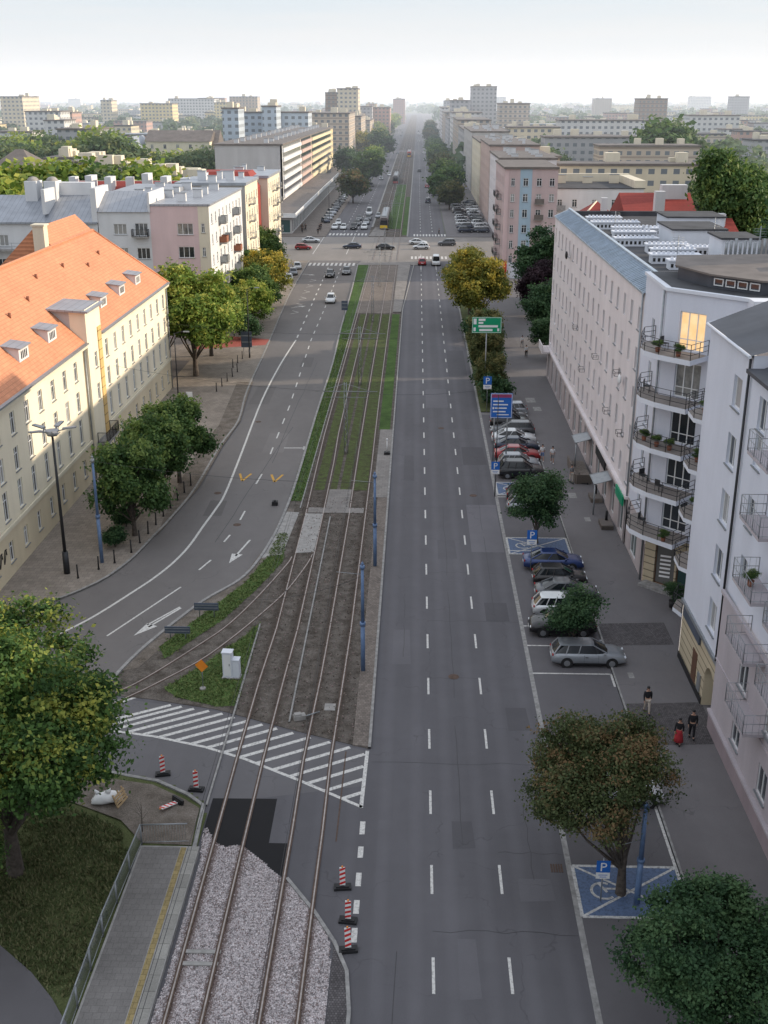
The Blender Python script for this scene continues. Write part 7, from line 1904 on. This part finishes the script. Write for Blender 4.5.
# left middle ground
(xa, za), (xb, _) = survey(145,137,400), survey(214,137,400)
gable('house', 'yellow three-storey house with grey gable end among the trees', xa, xa+22, 400, 416, za-1.5, za+2.0, 'felt_brown', 'cream')
gable('house', 'beige house joined to the yellow one with a steep side roof', xa+22.3, xb, 405, 418, za-2.5, za+2.0, 'felt_brown', 'cream_light')
gable('house', 'blue-roofed gable house left of the yellow house', -99.51, -94.03, 396, 412, 17.5, 21.5, 'zinc', 'bluewhite', axis='Y')
gable('house', 'brick-coloured house with brown roof at the left edge', -107.77, -96.56, 290, 306, 17.0, 21.5, 'felt_brown', 'rose_r', hip=5, extra=lambda B: B.part('chimney', lambda m: (m.box(-112,292,17,-110,294,24), m.box(-113,292,24,-109,294,24.2)), 'white_render'))
# long stepped roofs with white fire walls
for i in range(6):
    x_ = -106.11 + i*9.2
    far_block('terraced_house', x_, x_+9.0, 330-i*9, 16, 17.4-i*.7, 'white_render', ('stepped white roof furthest left in the row','second stepped white roof from the left','third stepped white roof from the left','fourth stepped white roof from the left','fifth stepped white roof from the left','stepped white roof furthest right in the row')[i], roofm='felt_brown', clutter=5)
# tree belts, individually planted
gt = 'trees in the belt behind the white block'
for i in range(24):
    x = -98 + i*1.95 + rnd.uniform(-1.5,1.5); y = 240 + rnd.uniform(-12, 16)
    plant_tree('far_b', x, y, 'sunlit green tree in the belt behind the white block', rnd.choice(('leaf_lime','leaf_mid','leaf_lime','leaf_far')), rnd.uniform(1.55,1.85), group=gt)
gt = 'trees around the yellow house'
for px_, Y_, s in [(8,380,1.6),(22,400,1.6),(38,420,1.7),(52,390,1.5),(70,380,1.4),(85,370,1.3),(96,400,1.7),(106,380,1.9),(114,372,1.8),(150,375,1.3),(160,380,1.3),(172,385,1.35),(182,378,1.3),(192,382,1.3),(203,388,1.35),(213,395,1.4),(218,430,1.5),(30,440,1.6),(12,450,1.6),(60,450,1.5),(5,340,1.5)]:
    x, _ = survey(px_, 150, Y_); plant_tree('far_b', x, Y_, 'green tree in the middle distance around the yellow house', rnd.choice(('leaf_far','leaf_lime','leaf_far')), s*1.12, group=gt)
gt = 'trees among the right-hand roofs'
for px_, Y_, s in [(545,420,1.7),(538,450,1.6),(556,430,1.5),(662,430,2.6),(672,440,2.5),(655,445,2.2),(700,300,1.3),(760,250,1.8)]:
    x, _ = survey(px_, 150, Y_); plant_tree('far_b', x, Y_, 'green tree among the roofs to the right of the street', rnd.choice(('leaf_far','leaf_mid')), s*.9, group=gt)
# scattered blocks to the horizon
kinds = [('fw_white','white'),('fw_cream','cream'),('fw_beige','beige'),('fw_grey','grey'),('fw_yellow','yellow'),('fw_rose','reddish')]
cnt = 0
for Y in (520, 600, 680, 780, 900, 1040, 1200, 1400, 1650, 2000, 2400, 3000, 3800):
    px_ = -20
    while px_ < 790:
        w_ = rnd.uniform(10, 46)*(900/(Y+500))**.5
        gap = rnd.uniform(4, 26)
        lo_, hi_ = (385, 452) if Y > 700 else (300, 505)
        if px_+w_ > lo_ and px_ < hi_: px_ = hi_+2; continue
        if not (Y < 700 and 215 < px_ < 310) :
            xa, _ = survey(px_, 100, Y); xb, _ = survey(px_+w_, 100, Y)
            tall = rnd.random() < .10
            h = rnd.uniform(24, 36) if tall and Y > 900 else rnd.uniform(9, 19)
            mt, cn = rnd.choice(kinds)
            far_block('apartment_block', xa, xb, Y+rnd.uniform(-25,25), rnd.uniform(12,22), h, mt, 'distant %s block among the roofs and trees towards the horizon' % cn, group='distant %s blocks towards the horizon' % cn, roofm=rnd.choice(('felt_brown','felt','zincx')), clutter=2); cnt += 1
        px_ += w_+gap
# far woods that read as one mass
def woods(name, label, pts, n, smin, smax, hmin, hmax, mat, seed):
    g = np.random.default_rng(seed); V = []; 
    cx = np.array([p[0] for p in pts]); cyy = np.array([p[1] for p in pts]); hh = np.array([p[2] for p in pts]); per = n//len(pts)
    N_ = per*len(pts); d = g.normal(size=(N_,3)); d /= np.linalg.norm(d,axis=1)[:,None]; d[:,2] = np.abs(d[:,2])
    R_ = np.repeat(hh, per); P = np.stack([np.repeat(cx,per), np.repeat(cyy,per), np.zeros(N_)],1) + d*np.stack([R_*.75, R_*.5, R_],1)
    nrm = d + g.normal(size=(N_,3))*.5; nrm /= np.linalg.norm(nrm,axis=1)[:,None]; t_ = np.cross(nrm, g.normal(size=(N_,3))); t_ /= np.linalg.norm(t_,axis=1)[:,None]; b_ = np.cross(nrm,t_)
    s = (R_*g.uniform(smin,smax,N_))[:,None]
    W_ = np.stack([P-t_*s,P+b_*s,P+t_*s,P-b_*s],1).reshape(-1,3)
    me = bpy.data.meshes.new(name); me.from_pydata(W_.tolist(), [], np.arange(N_*4).reshape(-1,4).tolist())
    at = me.attributes.new('tone','FLOAT','FACE'); at.data.foreach_set('value', np.clip(np.repeat(g.uniform(0,.7,len(pts)),per)+g.normal(0,.1,N_),0,1).astype(np.float32)); me.materials.append(M[mat]); me.update()
    return tag(put(name, me), label, 'trees', kind='stuff')
pts = []
for _ in range(1300):
    Y = rnd.uniform(480, 1700); px_ = rnd.uniform(-15, 785)
    if 300 < px_ < 470: continue
    x, _z = survey(px_, 100, Y); pts.append((x, Y, rnd.uniform(9, 16.5)))
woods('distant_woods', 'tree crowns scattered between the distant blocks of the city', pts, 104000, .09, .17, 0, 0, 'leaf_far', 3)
pts = []
for _ in range(1500):
    Y = 1700*math.exp(rnd.uniform(0, 1.35)); px_ = rnd.uniform(-15, 785)
    if 400 < px_ < 432 and Y < 2600: continue
    x, _z = survey(px_, 100, Y); pts.append((x, Y, rnd.uniform(9, 17)))
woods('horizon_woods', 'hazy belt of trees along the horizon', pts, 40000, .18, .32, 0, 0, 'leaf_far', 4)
b = MB(); ang = [i/40 for i in range(41)]
pr = None
for i in range(61):
    x = -4200+i*140; h = 22 + 8*math.sin(i*.37) + 6*math.sin(i*.91+1)
    if pr: b.face([(pr[0],7200,-5),(x,7200,-5),(x,7200,h),(pr[0],7200,pr[1])]); b.face([(pr[0],7200,pr[1]),(x,7200,h),(x,7800,h),(pr[0],7800,pr[1])])
    pr = (x, h)
tag(b.build('hills', plain('far_forest', (.16,.21,.26), .95)), kind='structure')  # bluish tone is distance haze put into the forest colour
# aerial haze over the distance
HAZE = True; HD = .00022
if HAZE:
    m = bpy.data.materials.new('haze'); m.use_nodes = True; t = m.node_tree; t.nodes.clear()
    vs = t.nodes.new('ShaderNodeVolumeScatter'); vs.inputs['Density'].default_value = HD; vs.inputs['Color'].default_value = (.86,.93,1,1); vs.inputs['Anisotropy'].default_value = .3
    em = t.nodes.new('ShaderNodeEmission'); em.inputs['Color'].default_value = (.80,.87,1,1); em.inputs['Strength'].default_value = HD*.75; ad = t.nodes.new('ShaderNodeAddShader'); t.links.new(vs.outputs[0], ad.inputs[0]); t.links.new(em.outputs[0], ad.inputs[1])  # faint glow added to the haze, standing in for repeated scattering
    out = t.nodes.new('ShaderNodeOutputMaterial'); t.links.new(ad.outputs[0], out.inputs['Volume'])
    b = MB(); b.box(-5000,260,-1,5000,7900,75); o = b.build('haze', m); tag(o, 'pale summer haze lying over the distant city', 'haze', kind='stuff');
